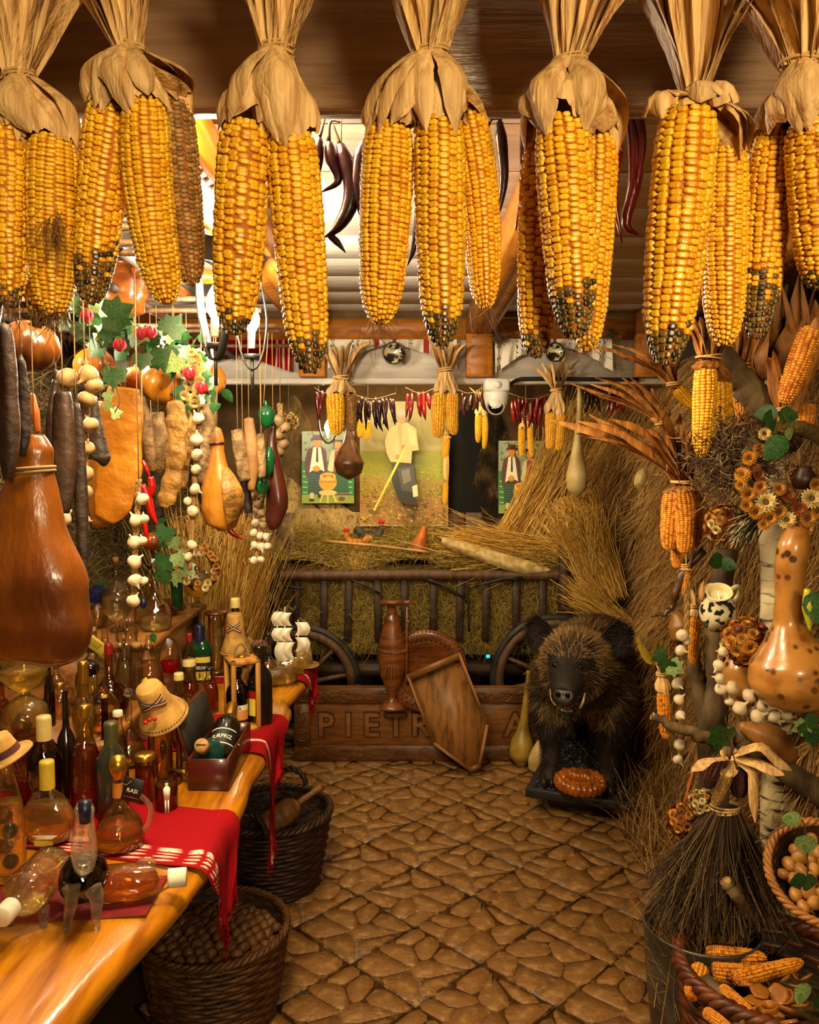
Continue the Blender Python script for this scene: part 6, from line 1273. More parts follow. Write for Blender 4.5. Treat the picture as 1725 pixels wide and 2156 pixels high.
# hanging nut basket
hb_ = P(1705, 1822, 1.78); t = basket('wicker_basket', 'honey coloured wicker basket of nuts hanging tilted at the right edge', hb_, .07, .115, .085, m_wick3, 9, 22, rim=.009, tilt=(math.radians(38), math.radians(-14), 0))
t.location = tuple(np.array(hb_)+np.array([.045, .045, -.075]))
rot = Euler(t.rotation_euler).to_matrix(); rg = random.Random(2); m_hz = M('pale nut shell', 'b07c3c', '8a5722', 30, .45, .2, 50, rnd=.2); hzm = G().add(*ball((.016, .014, .02), (0, 0, 0), 12, 8)).mesh('nut', m_hz)
for k in range(34):
    a_ = k*2.399; r = .085*math.sqrt((k+.5)/34); p = Vector((r*math.cos(a_), r*math.sin(a_), .055+.02*(1-r/.09)+rg.uniform(-.004, .006))); p = rot@p+Vector(t.location)
    obj('nut', hzm, None, p, (rg.random()*6, rg.random()*6, 0), rg.uniform(.8, 1.1), 'pale brown nut in the hanging wicker basket', 'nut', 'nuts in the hanging basket')
N = 2500; root = np.stack([RNG.uniform(.9, 1.25, N), RNG.uniform(1.7, 3.9, N), np.zeros(N)], -1); d = RNG.normal(0, .35, (N, 3)); d[:, 2] = 1
G().add(*strands(root, d, RNG.uniform(.1, .35, N), .002, 4, .7, .7, 2)).build('dry_grass', m_wheat, None, label='dry grass tufts growing up along the floor edge at the right', cat='grass', kind='stuff')

# ================================================================ left side: cured meats, garlic, squashes, ivy
m_ham = M('glossy dark ham skin', '5f2c0d', '2c1205', 4, .28, .6, 12, st=(2, 2, .7), coat=.35, dist=.012, c3='7c4412', sc3=3)
m_ham2 = M('golden ham skin', 'bd7a22', '7d4410', 6, .38, .6, 22, st=(2, 2, .8), coat=.2, dist=.010)
m_ham3 = M('purple brown ham', '4a1e12', '2c100b', 6, .25, .3, 22, coat=.4)
m_fat = M('golden bacon fat', 'cf8c22', '8a4e0e', 12, .4, .8, 26, coat=.2, dist=.010, c3='b06a14', sc3=5)
m_saus = M('mouldy sausage', '8a6a3c', '4f3419', 34, .7, 1, 45, dist=.010)
m_dsaus = M('dark smoked sausage', '3a2413', '23140a', 20, .55, .7, 50, dist=.005)
m_dmeat = M('dark smoked meat', '2c1a0d', '1a0f08', 12, .55, .7, 40, dist=.008)
m_rib = M('cured rib slab', 'a87a34', '6f4a1a', 22, .5, 1, 30, dist=.014)
m_str = M('butcher string', '7d6238', rough=.8)
RAILZ = 2.03
def hung(name, label, y, pts, radii, m, cat, group, flat=1., seg=18, n=26, strings=1, wob=0., stp=None):
    q0 = np.array([P(p[0], p[1], y+(p[2] if len(p) > 2 else 0)) for p in pts]); o = q0[0]; q = q0-o; t = thing(name, label, cat, o, group=group)
    pp = spl(q, n); rr = np.interp(np.linspace(0, 1, n), np.linspace(0, 1, len(radii)), [S(r, y) for r in radii])
    if wob: rr = rr*(1+wob*np.sin(np.linspace(0, n*.9, n)))
    V, F = tube(pp, rr*flat, seg, flat=1/flat)
    rg_ = np.random.default_rng(int(pts[0][0])); ph = rg_.random(3)*TAU; c = pp[np.minimum(np.arange(len(V))//seg, n-1)]; dv = V-c; V = c+dv*(1+.05*np.sin(V[:, 2]*45+ph[0])+.05*np.sin(np.arctan2(dv[:, 1], dv[:, 0])*3+ph[1]+V[:, 2]*12))[:, None]
    G().add(V, F).build('body', m, t)
    z = RAILZ-o[2]
    for k in range(strings):
        dx = (k-.5*(strings-1))*.012; G().add(*tube([(dx*.3, 0, -.01), (dx, 0, z*.5), (dx*.2, 0, z)], .0011, 5, 5)).build('string', m_str, t)
    return t
for k, (x, y0, y1) in enumerate(((-.62, 1.1, 2.2), (-1.0, 1.2, 3.75), (-.78, 2.2, 3.75), (-1.28, 1.2, 3.75))):
    G().add(*tube([(0, y0-2.4, 0), (0, y1-2.4, 0)], .014, 8)).build('hanging_rail', m_oldw, None, loc=(x, 2.4, RAILZ+.012), label=('short dark rail above the front ham', 'long dark rail carrying the garlic and sausages on the left', 'dark rail carrying the yellow ham and salamis', 'dark rail nearest the left wall')[k], cat='rail', group='rails for the cured meats')
for k, yy in enumerate((1.34, 1.605, 1.72, 1.8, 2.32, 2.5, 2.79, 2.9, 3.3)):
    G().add(*tube([(-.42, 0, 0), (.42, 0, 0)], .008, 7)).build('cross_stick', m_oldw2, None, loc=(-.86, yy, RAILZ+.001), label=('first', 'second', 'third', 'fourth', 'fifth', 'sixth', 'seventh', 'eighth', 'ninth')[k]+' thin cross stick of the meat rack counted from the viewer', cat='stick', group='cross sticks of the meat rack')
MG = 'cured meats hung on the left'
t = hung('ham', 'big glossy brown ham leg hanging in front of the bottles', 1.36, [(72, 915), (72, 945), (70, 985), (66, 1040), (66, 1120), (72, 1220), (76, 1310), (74, 1375), (70, 1398)], [22, 42, 40, 58, 84, 112, 122, 92, 12], m_ham, 'ham', MG, .62, 36, 44)
ring_tie(P(70, 990, 1.36)-np.array(t.location), S(43, 1.36), .003, 2).build('tie', m_str, t)
t = hung('ham', 'golden pear shaped ham with a torn side hanging in the middle', 2.6, [(455, 903), (456, 925), (456, 950), (458, 985), (463, 1030), (466, 1070), (466, 1105), (464, 1118)], [10, 15, 17, 24, 38, 43, 30, 5], m_ham2, 'ham', MG, .7, 30, 36, 2)
G().add(*leaf_ribbon([P(476, 985, 2.56)-np.array(t.location), P(492, 1030, 2.52)-np.array(t.location), P(496, 1080, 2.54)-np.array(t.location), P(480, 1108, 2.56)-np.array(t.location)], .075, .5, n=10)).build('torn_edge', m_rib, t)
ring_tie(P(456, 934, 2.6)-np.array(t.location), S(17.5, 2.6), .003, 1).build('tie', m_ham3, t)
hung('ham', 'long purple brown ham hanging at the right end of the meats', 2.9, [(575, 895), (572, 930), (574, 970), (582, 1020), (584, 1065), (576, 1100), (570, 1115)], [7, 10, 15, 21, 23, 18, 5], m_ham3, 'ham', MG, .7)
t = hung('bacon_slab', 'large golden yellow slab of bacon hanging behind the garlic', 2.3, [(262, 815), (258, 850), (252, 920), (248, 1000), (236, 1060), (220, 1095)], [34, 42, 46, 47, 42, 20], m_fat, 'bacon', MG, .22, 28, 30, 2)
hung('bacon_slab', 'brown edged slab of bacon behind the golden one', 2.4, [(212, 850), (206, 930), (204, 1020), (214, 1110)], [18, 22, 24, 18], m_ham2, 'bacon', MG, .3)
t = hung('rib_slab', 'bumpy golden rib slab hanging by two strings', 2.42, [(368, 845), (372, 880), (368, 940), (364, 1000), (352, 1045), (344, 1068)], [14, 24, 22, 21, 21, 10], m_rib, 'ribs', MG, .35, 20, 34, 2, .13)
t = hung('rib_slab', 'pale wrinkled meat strip beside the rib slab', 2.5, [(395, 850), (396, 900), (388, 960), (384, 1030)], [10, 17, 15, 8], m_rib, 'ribs', MG, .5, 16, 26, 1, .1)
hung('salami', 'straight mottled salami left of the short fat one', 2.35, [(296, 835), (302, 870), (310, 920), (319, 975), (322, 992)], [9, 13, 13, 12, 5], m_saus, 'sausage', MG)
hung('salami', 'short fat mouldy salami right of the bacon slab', 2.42, [(333, 868), (336, 900), (339, 940), (334, 985), (330, 995)], [12, 18, 19, 14, 5], m_saus, 'sausage', MG)
hung('salami', 'brown speckled salami left of the two pale strips', 2.8, [(500, 905), (506, 940), (512, 980), (518, 1012)], [13, 15, 15, 12], m_saus, 'sausage', MG)
hung('salami', 'long pale dried meat strip next to the green peppers', 2.8, [(524, 882), (528, 930), (531, 990), (529, 1032)], [10, 15, 13, 7], M('pale dried meat', '8d5f2a', '67411a', 12, .6, .5, 40), 'sausage', MG, .6)
hung('salami', 'thin wrinkled sausage in front of the green pepper string', 2.78, [(549, 915), (551, 950), (552, 1005)], [8, 9, 8], m_saus, 'sausage', MG)
hung('salami', 'dark salami behind the white garlic braid', 2.6, [(432, 850), (436, 900), (430, 960), (424, 1020)], [12, 17, 17, 12], m_saus, 'sausage', MG)
hung('salami', 'slim speckled salami above the garlic braid', 2.66, [(446, 830), (446, 870), (440, 930)], [8, 11, 10], m_saus, 'sausage', MG)
hung('smoked_meat', 'black smoked shank flaring at the bottom beside the bacon', 1.9, [(192, 835), (196, 880), (203, 930), (208, 965), (206, 972)], [14, 16, 21, 26, 10], m_dmeat, 'meat', MG, .7)
hung('smoked_meat', 'long dark smoked sausage hanging right of the glossy ham top', 1.6, [(132, 825), (134, 870), (136, 950), (134, 1030), (132, 1080)], [16, 24, 25, 24, 14], m_dsaus, 'sausage', MG, .8, wob=.02)
hung('smoked_meat', 'very long thin dark smoked strip next to the dark sausage', 1.62, [(160, 850), (166, 930), (170, 1040), (174, 1150), (176, 1210)], [8, 13, 14, 13, 6], m_dmeat, 'meat', MG, .7)
hung('smoked_meat', 'dark smoked strip hanging at the far left picture edge', 1.3, [(8, 690), (14, 760), (18, 850), (20, 950), (16, 1010)], [14, 20, 22, 22, 10], m_dsaus, 'sausage', MG, .8, wob=.04)
hung('smoked_meat', 'dark narrow strip between the left edge and the pumpkin', 1.34, [(44, 760), (48, 830), (50, 910), (46, 960)], [8, 14, 14, 8], m_dmeat, 'meat', MG, .7)
hung('smoked_meat', 'dark smoked strip above the long dark sausage', 1.66, [(118, 800), (112, 860), (108, 930), (110, 1000)], [8, 12, 12, 8], m_dsaus, 'sausage', MG)
hung('smoked_meat', 'black dried strip between the salami and the rib slab', 2.5, [(322, 985), (330, 1030), (336, 1090)], [10, 12, 10], m_dmeat, 'meat', MG)
hung('smoked_meat', 'dark dried meat behind the pale dried strips', 2.9, [(512, 1000), (520, 1040), (524, 1080)], [8, 10, 8], m_dmeat, 'meat', MG)
hung('carrot', 'thin orange carrot shaped pepper hanging behind the smoked strips', 1.8, [(68, 830), (74, 870), (80, 910)], [5, 9, 6], M('orange pepper', 'b5611a', '8c4310', 10, .35), 'pepper', MG)
# squashes with ribs
def squash(label, px, py, r, y, c1, c2, sq=.8, ribs=10, dep=.07, group='squashes above the meats', tilt=(0, 0, 0)):
    R = S(r, y); t = thing('pumpkin', label, 'pumpkin', P(px, py, y), tilt, group=group); pr = [(math.sin(PI*k/16), -math.cos(PI*k/16)*sq) for k in range(17)]
    V, F = lathe([(a_*R, b_*R) for a_, b_ in pr], 60, 1, 1, lambda a_, z: 1-dep*(1-np.abs(np.sin(a_*ribs/2))**.6)); G().add(V, F).build('shell', M(label[:16], c1, c2, 7, .25, .12, 20, st=(2, 2, 1), coat=.4), t)
    G().add(*tube([(0, 0, R*sq*.94), (R*.05, 0, R*sq*1.1), (R*.18, 0, R*sq*1.25)], [R*.12, R*.08, R*.07], 7, 6)).build('stem', m_stem, t)
    G().add(*tube([(R*.15, 0, R*sq*1.2), (0, 0, RAILZ-P(px, py, y)[2])], .0015, 4)).build('string', m_str, t)
    return t
squash('glossy brown ribbed pumpkin hanging at the left edge', 62, 728, 62, 1.5, '8a4f1c', '4f2a0e', tilt=(.5, .4, 0))
squash('bright orange ribbed pumpkin under the ivy garland', 352, 808, 56, 2.5, 'c8801c', '9a550e', .8, 9, tilt=(.3, .3, 0))
squash('orange pumpkin piece behind the garlic bulbs', 198, 770, 42, 2.4, 'bd7018', '8a480c', .9)
squash('rust orange pumpkin at the right end of the ivy', 436, 800, 40, 2.7, 'b0611a', '7d3c0c', .9, 9)
squash('orange pumpkin behind the bacon slab top', 285, 800, 34, 2.6, 'b86c18', '8a480c', .8)
squash('orange pumpkin low behind the garlic and red peppers', 322, 1140, 24, 2.9, 'b86416', '8a420c', .8)
# garlic strings
garlic_string('white garlic braid hanging left of the golden ham', [(425, 830), (420, 890), (414, 960), (408, 1040), (404, 1110), (398, 1200)], [(420, 845, 12), (417, 881, 13), (414, 925, 14), (414, 957, 13), (412, 988, 11), (411, 1030, 12), (406, 1076, 12), (404, 1148, 11), (396, 1172, 10), (395, 1055, 9)], 2.38, top=2.04)
garlic_string('garlic braid hanging down into the bottles below the red peppers', [(292, 1010), (290, 1070), (286, 1140), (284, 1190), (282, 1260)], [(300, 1050, 13), (286, 1095, 14), (303, 1092, 11), (282, 1140, 14), (300, 1138, 10), (284, 1182, 15), (284, 1222, 14), (303, 1222, 9), (281, 1265, 14)], 1.95, top=2.04)
garlic_string('brownish garlic bulbs clustered right of the long smoked strip', [(178, 760), (184, 830), (180, 930), (178, 1050), (182, 1120)], [(140, 796, 22, 1), (186, 790, 21, 1), (198, 812, 18, 1), (184, 840, 19, 1), (190, 894, 17, 1), (184, 942, 15, 1), (180, 998, 17, 1), (180, 1036, 15, 1), (180, 1096, 12, 1), (136, 1090, 15, 0), (126, 1078, 11, 0)], 1.72, 1, top=2.04)
garlic_string('tangled bunch of small garlic heads above the table end', [(552, 1035), (548, 1080), (548, 1130), (540, 1180)], [(532, 1045, 9, 1), (545, 1062, 10, 1), (552, 1080, 10, 1), (538, 1100, 9), (555, 1105, 9, 1), (535, 1122, 9), (548, 1128, 9), (562, 1130, 9), (536, 1148, 9), (551, 1152, 10), (564, 1150, 8), (534, 1180, 9), (550, 1178, 8), (558, 1092, 8, 1), (540, 1075, 8, 1)], 3.0, top=2.04)
garlic_string('string of brown onions behind the green pepper', [(590, 850), (592, 900), (590, 960)], [(588, 885, 13, 1), (600, 900, 12, 1), (586, 915, 12, 1), (598, 935, 11, 1), (590, 950, 10, 1)], 3.3, 1, top=2.04)
# peppers
m_gp = M('glossy green pepper', '0f5a2a', '0a3d1c', 8, .18, coat=.5); m_rp = M('glossy red pepper', 'b5120f', '860c0c', 8, .25, coat=.4)
t = thing('green_pepper_string', 'string of plastic looking green peppers hanging behind the thin sausage', 'pepper', P(560, 850, 2.85)); o_ = np.array(t.location)
for px, py, rx, ry in ((561, 877, 20, 24), (552, 1022, 17, 20)):
    s = S(1, 2.85); pr = [(math.sin(PI*k/12)*(1 if k > 5 else .9), -math.cos(PI*k/12)) for k in range(13)]; V, F = lathe([(a_*rx*s, b_*ry*s) for a_, b_ in pr], 32, 1, 1, lambda a_, z: 1-.12*(1-np.abs(np.sin(a_*2))**.7)); c = G().add(V+P(px, py, 2.85)-o_, F).build('pepper', m_gp, t)
    G().add(*tube([P(px, py-ry+2, 2.85)-o_, P(px-2, py-ry-10, 2.85)-o_], [.006, .004], 6, 4)).build('stem', m_gp, c)
G().add(*tube([P(568, 940, 2.86)-o_, P(566, 960, 2.86)-o_, P(564, 990, 2.86)-o_, P(562, 1005, 2.86)-o_], [.006, .02, .02, .004], 12, 12)).build('cucumber', m_gp, t)
G().add(*tube([P(555, 850, 2.85)-o_, P(565, 700, 2.85)-o_], .002, 5)).build('string', m_str, t)
t = thing('red_pepper_string', 'long bright red plastic chillies hanging between salami and garlic', 'pepper', P(306, 985, 2.15)); o_ = np.array(t.location)
for pts, w in (([(300, 1020), (312, 1050), (320, 1080), (332, 1105)], 9), ([(318, 1004), (320, 1030), (316, 1052)], 8), ([(300, 970), (308, 985), (316, 1005)], 5), ([(302, 1085), (306, 1110), (312, 1150)], 6)):
    G().add(*tube(np.array([P(a_, b_, 2.15) for a_, b_ in pts])-o_, [S(w*.7, 2.15), S(w, 2.15), S(w*.8, 2.15), S(1.5, 2.15)], 10, 14)).build('chilli', m_rp, t)
G().add(*tube([P(300, 975, 2.15)-o_, P(298, 760, 2.15)-o_], .0014, 4)).build('string', m_str, t)
t = thing('red_chilli', 'single red chilli sticking out below the golden ham', 'pepper', P(485, 1118, 2.7)); o_ = np.array(t.location); G().add(*tube(np.array([P(482, 1112, 2.7), P(492, 1124, 2.7), P(512, 1136, 2.7)])-o_, [.01, .009, .002], 10, 10)).build('body', m_rp, t); G().add(*tube([(0, 0, 0), (-.01, -.05, .02), (-.02, -.08, .3), (-.02, -.08, RAILZ-o_[2]+.01)], .0014, 5, 12)).build('stem', m_stem, t)
# ivy garland with roses along the rail
t = thing('ivy_garland', 'artificial ivy and flower garland with pink rosebuds arching over the meats', 'garland', P(300, 720, 2.2)); o_ = np.array(t.location); rg = random.Random(6)
path = [(170, 690), (210, 665), (250, 700), (300, 725), (350, 725), (395, 750), (412, 790), (428, 830)]; pp = spl(np.array([P(a_, b_, 2.15+.05*k) for k, (a_, b_) in enumerate(path)])-o_, 60)
G().add(*tube(pp, .004, 6)).build('vine', m_stem, t)
for k in range(120):
    q = pp[rg.randint(0, 59)]+np.array([rg.gauss(0, .03), rg.uniform(-.06, .01), rg.gauss(0, .026)]); late = rg.random()
    obj('leaf', LM[rg.choice([0, 0, 0, 1, 2, 2])], t, q, (rg.uniform(-1.2, .6), rg.uniform(0, TAU), rg.uniform(-1, 1)), rg.uniform(.026, .055))
for (a_, b_, r, k) in [(228, 668, 62, 0), (215, 690, 46, 0), (300, 690, 40, 1), (345, 735, 52, 0), (372, 750, 46, 1), (240, 775, 48, 0), (300, 745, 38, 0), (215, 800, 26, 1), (225, 825, 24, 1), (232, 850, 22, 1), (235, 870, 24, 1), (352, 700, 50, 0), (405, 765, 40, 1)]:
    obj('leaf', LM[k], t, P(a_, b_, 2.1)-o_, (rg.uniform(-.6, .2), rg.uniform(0, TAU), 0), S(r, 2.1))
G().add(*tube(np.array([P(205, 720, 2.1), P(235, 790, 2.1), P(252, 840, 2.1), P(242, 868, 2.1)])-o_, .0016, 5, 20)).build('tendril', m_stem, t)
m_rose = M('pink rosebud', 'c23a4a', '9a1f2c', 20, .5)
for (a_, b_) in ((252, 727), (297, 702), (318, 700), (398, 787), (425, 817), (183, 665)):
    o = G().add(*ball((.012, .012, .016), (0, 0, 0), 12, 8)).build('rosebud', m_rose, t, loc=tuple(P(a_, b_, 2.06)-o_))
    for k in range(4): G().add(*leaf_ribbon([(0, 0, -.012), (.012*math.cos(k*PI/2), .012*math.sin(k*PI/2), -.002), (.009*math.cos(k*PI/2), .009*math.sin(k*PI/2), .016)], .016, .8, n=6)).build('petal', m_rose, o)
for k in range(14): obj('blossom', FM[1], t, P(402+rg.uniform(-14, 20), 745+k*8, 2.1)-o_, (PI/2+rg.uniform(-.5, .5), 0, rg.uniform(-.5, .5)), .016)
# lower ivy on the left wall and wreath
sprig('ivy trailing on the left wall behind the lower garlic', [(350, 1110, 38, 200, 0), (340, 1130, 34, 120, 0), (362, 1135, 30, 160, 1), (372, 1165, 36, 150, 1), (350, 1170, 44, 200, 0), (385, 1190, 34, 130, 1), (330, 1090, 26, 90, 0), (345, 1200, 36, 170, 0), (368, 1205, 34, 190, 1), (215, 1080, 26, 120, 0)], 2.7, nm='ivy_trail')
t = thing('orange_wreath', 'wreath of dried orange slices and flowers behind the sphere bottle', 'wreath', P(420, 1190, 3.0)); o_ = np.array(t.location); rg = random.Random(8)
G().add(*tube([P(420+34*math.cos(a_), 1195+38*math.sin(a_), 3.0)-o_ for a_ in np.linspace(0, TAU, 24)], .018, 8)).build('ring', m_hayb, t)
for k in range(34): a_ = k*TAU/34; flower(t, tuple(P(420+34*math.cos(a_)+rg.uniform(-8, 8), 1195+38*math.sin(a_)+rg.uniform(-8, 8), 2.97)-o_), (rg.uniform(-.4, .4), -1, rg.uniform(-.2, .5)), S(rg.uniform(7, 10), 2.97), rg.choice([0, 1, 0, 2]))
flower_ball('ball of orange slices glowing beside the alcove lamp', 608, 888, 22, 3.9, 30, [0, 0, 1], 7)
# tangled dry vines on the lower left wall, fur on the wall
V, F = grid(20, 16, lambda u, v: (-1.36+.06*np.sin(u*13+v*6), 1.6+3.4*u, .5+1.4*v)); vb = G().add(V, F).build('dry_vines', M('dry vine bulk', '4d3a1c', '261a0c', 8, .95, .9, 30, dist=.03), None, label='tangle of dry vines and hay covering the left wall', cat='hay', kind='stuff')
N = 12000; u = RNG.random(N); v = RNG.random(N); root = np.stack([-1.34+.06*np.sin(u*13+v*6), 1.7+3.3*u, .5+1.4*v], -1); d = RNG.normal(0, 1, (N, 3)); d[:, 0] = np.abs(d[:, 0])*.6; G().add(*strands(root, d, RNG.uniform(.06, .22, N), .0016, 4, 1.6, .3, 3)).build('vine_stems', M('dry vine stems', tint=[(0, '3c2c12'), (.5, '6b5226'), (1, '9c7f48')], rough=.8), vb, kind='stuff')

# ================================================================ bottles and trinkets on the table
m_gl = clear('clear glass', 'fbf8ee'); m_glg = clear('greenish glass', 'cfe0c0'); m_gla = clear('amber glass', 'e0ac5c', .15); m_glb = clear('brown glass', '8a5224', .2)
m_solid = liquid('solid glass', 'fbfaf0', .5, 1.4, .06)
LQ = dict(gold=liquid('golden spirit', 'fff0a4', .25, 1.33, .16), amber=liquid('amber spirit', 'f8cf72', .25, 1.33, .16), pale=liquid('pale spirit', 'fff7dc', .35, 1.33, .08), rust=liquid('rust red spirit', 'dd7038', .4, 1.33, .2),
          red=liquid('red liqueur', 'e0202a', .4, 1.33, .4), brown=liquid('brown spirit', 'b06a2a', .4, 1.33, .2), clearq=liquid('clear spirit', 'fdf6e0', .5, 1.33, .06), dark=liquid('near black spirit', '2a120a', .3, 1.33, .3))
m_dkg = M('dark bottle glass', '120d09', '1b120b', 10, .1, coat=.6); m_grn = M('deep green bottle glass', '0e3d1c', '0a2c14', 8, .1, coat=.6); m_gry = M('smoky grey bottle', '2a2a22', '1c1d18', 8, .14, coat=.5); m_teal = M('teal green bottle', '0c3a34', '082a27', 8, .15, coat=.5)
m_cork = M('cork', 'a87d48', '7e5828', 50, .75); m_ccap = M('cream capsule', 'cdbb78', 'b29d58', 14, .4); m_ycap = M('yellow foil capsule', 'bfa236', '98801f', 14, .35); m_gold = M('brass gold cap', 'b5892e', rough=.28, metal=.9); m_wcap = M('white label paper', 'd6cdb6', 'bfb294', 12, .6); m_bcap = M('navy capsule', '161a34', rough=.35); m_rcap = M('red cap', '8a1712', rough=.35); m_yl = M('yellow paper tag', 'cdb53c', 'b09a2c', 12, .6); m_blab = M('black label', '14110f', rough=.5); m_ink = M('dark print', '1c1714', rough=.6); m_winkt = M('white print', 'e2dccb', rough=.6)
PR = dict(wine=[(0, 0), (.95, 0), (1, .02), (1, .56), (.9, .65), (.55, .74), (.36, .80), (.34, .97), (.40, .975), (.40, 1)], flask=[(0, 0), (.55, 0), (.82, .07), (1, .25), (.97, .4), (.62, .58), (.3, .66), (.26, .72), (.25, 1)],
          onion=[(0, 0), (.7, 0), (.95, .06), (1, .18), (.8, .34), (.38, .48), (.22, .56), (.19, 1)], pear=[(0, 0), (.7, 0), (1, .16), (.96, .36), (.62, .62), (.36, .78), (.2, .88), (.16, 1)], cyl=[(0, 0), (.96, 0), (1, .01), (1, .99), (.97, 1)],
          bell=[(0, 0), (.96, 0), (1, .015), (1, .72), (.9, .86), (.62, .95), (.2, 1), (0, 1)], hour=[(0, 0), (.7, 0), (.97, .12), (1, .25), (.85, .4), (.4, .5), (.2, .54), (.22, .57), (.6, .66), (.93, .8), (1, .92), (.92, 1)],
          sphere=[(0, 0), (.5, 0), (.45, .03), (.12, .07), (.12, .12), (.6, .19), (.92, .30), (1, .42), (.92, .54), (.6, .65), (.22, .70), (.19, .74), (.19, 1)], slim=[(0, 0), (.95, 0), (1, .015), (1, .42), (.85, .6), (.42, .84), (.40, .98), (.46, .985), (.46, 1)],
          rosé=[(0, 0), (.9, 0), (.95, .02), (1, .3), (.95, .5), (.6, .68), (.36, .8), (.30, .97), (.36, .975), (.36, 1)], twin=[(0, 0), (.8, 0), (1, .1), (.9, .26), (.5, .36), (.45, .4), (.75, .5), (.8, .58), (.62, .7), (.3, .78), (.32, 1)],
          cruet=[(0, 0), (.9, 0), (1, .1), (.9, .28), (.5, .62), (.45, .8), (.6, .86), (.6, 1)], square=[(0, 0), (1, 0), (1, .72), (.8, .8), (.3, .84), (.3, 1)])
BG = 'bottles on the slab table'
def base_at(cx, y, z, yt=1300): return np.array([P(cx, .5*yt+.5*(HOR+(CAMH-z)*FPX/y), y)[0], y, z])
def bottle(label, cx, yt, y, w, z=TZ, prof='wine', glass=None, liq=None, level=.5, cap=None, capf=.8, caph=None, seg=26, sy=1., lab=None, name='bottle', cat='bottle', tilt=(0, 0, 0), stub=0, group=BG, wob=None):
    o = base_at(cx, y, z+.002, yt); H = P(cx, yt, y)[2]-z; R = S(w/2, y)*1.04; t = thing(name, label, cat, o, tilt, group); pr = [(r*R, q*H) for r, q in PR[prof]]
    V, F = lathe(pr, 4 if prof == 'square' else seg, 1, sy, wob)
    if prof == 'square': V = V@np.array(Matrix.Rotation(PI/4, 3, 'Z')).T
    G().add(V, F).build('glass', glass or m_gl, t, prof != 'square')
    if liq:
        f = np.linspace(.015, level, 18); rr = np.interp(f, [q for _, q in PR[prof]], [r for r, _ in PR[prof]]); k = max(i for i, (r, q) in enumerate(PR[prof]) if q <= .02); rr = np.where(f < .02, PR[prof][k][0], rr)
        V, F = lathe([(0, f[0]*H)]+[(r*R*.93, q*H) for r, q in zip(rr, f)]+[(0, level*H)], 4 if prof == 'square' else seg, 1, sy)
        if prof == 'square': V = V@np.array(Matrix.Rotation(PI/4, 3, 'Z')).T
        G().add(V, F).build('liquid', LQ[liq], t, prof != 'square')
    rn = PR[prof][-1][0]*R
    if cap: V, F = lathe([(rn*1.12, H*capf), (rn*1.1, H*.985), (rn*1.0, H*1.004+.002), (0, H*1.004+.003)], 20); G().add(V, F).build('cap', cap, t)
    if stub: V, F = lathe([(0, H*.95), (rn*.85, H*.95), (rn*.95, H+stub), (0, H+stub)], 14); G().add(V, F).build('cork', m_cork, t)
    return t, H, R
def wrap_label(t, R, z0, z1, m, a0=-60, a1=60, sy=1., yaw=0, name='label'):
    V, F = grid(14, 2, lambda u, v: (R*1.012*np.sin(np.radians(a0+(a1-a0)*u+yaw)), -R*1.012*sy*np.cos(np.radians(a0+(a1-a0)*u+yaw)), z0+(z1-z0)*v)); return G().add(V, F).build(name, m, t)
def wrap_text(t, s, R, z, size, m, yaw=0, sx=1.): me = text_mesh(s, size, m, .0004, R*1.018, sx=sx); return obj('lettering', me, t, (0, 0, z), (0, 0, math.radians(yaw)))
def neck_handle(t, pts, r, m): G().add(*tube(pts, r, 8, 16)).build('handle', m, t)

# --- front row
t, H, R = bottle('round flask of golden spirit with a long yellow foil capsule, near the left edge', 101, 1606, 1.71, 112, prof='flask', liq='gold', level=.5, cap=m_ycap, capf=.68, sy=.55)
for q in range(4): G().add(*box((R*(.9-.12*q), .0006, .0012), (R*.1, -R*.56, H*(.17-.012*q)))).build('print_line', m_winkt, t)
wrap_label(t, R*.98, H*.04, H*.11, m_yl, -18, 22, .56)
t, H, R = bottle('tall clear bottle holding fruit under a straw hat at the left picture edge', 18, 1588, 1.56, 66, prof='slim', liq='gold', level=.62, seg=24)
for k, c in enumerate((('1d2412'), ('7c1d10'), ('1a1c18'), ('8a2a12'))): G().add(*ball((R*.42, R*.42, R*.5), (R*.15*(-1)**k, -R*.2, H*(.16+.12*k)), 12, 8)).build('fruit', M('steeped fruit '+c, c, rough=.3), t)
t, H, R = bottle('round carafe of brown spirit with a glass handle and silver topped cork', 251, 1612, 1.69, 104, prof='onion', liq='amber', level=.30, stub=.006)
V, F = lathe([(R*.21, H*.84), (R*.36, H*.95), (R*.36, H*1.02), (R*.25, H*1.10), (0, H*1.12)], 18); G().add(V, F).build('stopper', m_gold, t)
neck_handle(t, [(R*.2, 0, H*.62), (R*.75, 0, H*.64), (R*1.25, 0, H*.5), (R*1.15, 0, H*.28), (R*.95, 0, H*.22)], .0055, m_solid)
wrap_label(t, R*.24, H*.62, H*.8, M('orange leather tag', 'a86a1c', '8a4f10', 12, .6), -70, 60)
tag = G().add(*box((.04, .0015, .05), (0, 0, 0), None, .0005)).build('paper_tag', m_blab, t, False, loc=(R*.62, -.01, H*.72), rot=(0, math.radians(14), 0)); obj('lettering', text_mesh('RASI', .012, m_winkt, .0004), tag, (0, -.0012, -.002)); G().add(*box((.034, .001, .0015), (0, -.0012, -.016))).build('print_line', m_rcap, tag)
G().add(*tube([(R*.2, -.01, H*.8), (R*.4, -.012, H*.78), (R*.6, -.012, H*.83)], .0009, 5)).build('cord', m_str, t)
t, H, R = bottle('slender bottle of deep red rosé with a gold screw cap', 180, 1488, 1.86, 64, prof='rosé', liq='rust', level=.62, cap=m_gold, capf=.9)
t, H, R = bottle('dark bottle with a tall cream capsule and a red seal behind the flask', 95, 1512, 1.85, 70, prof='wine', glass=m_glb, liq='brown', level=.5, cap=m_ccap, capf=.66); 
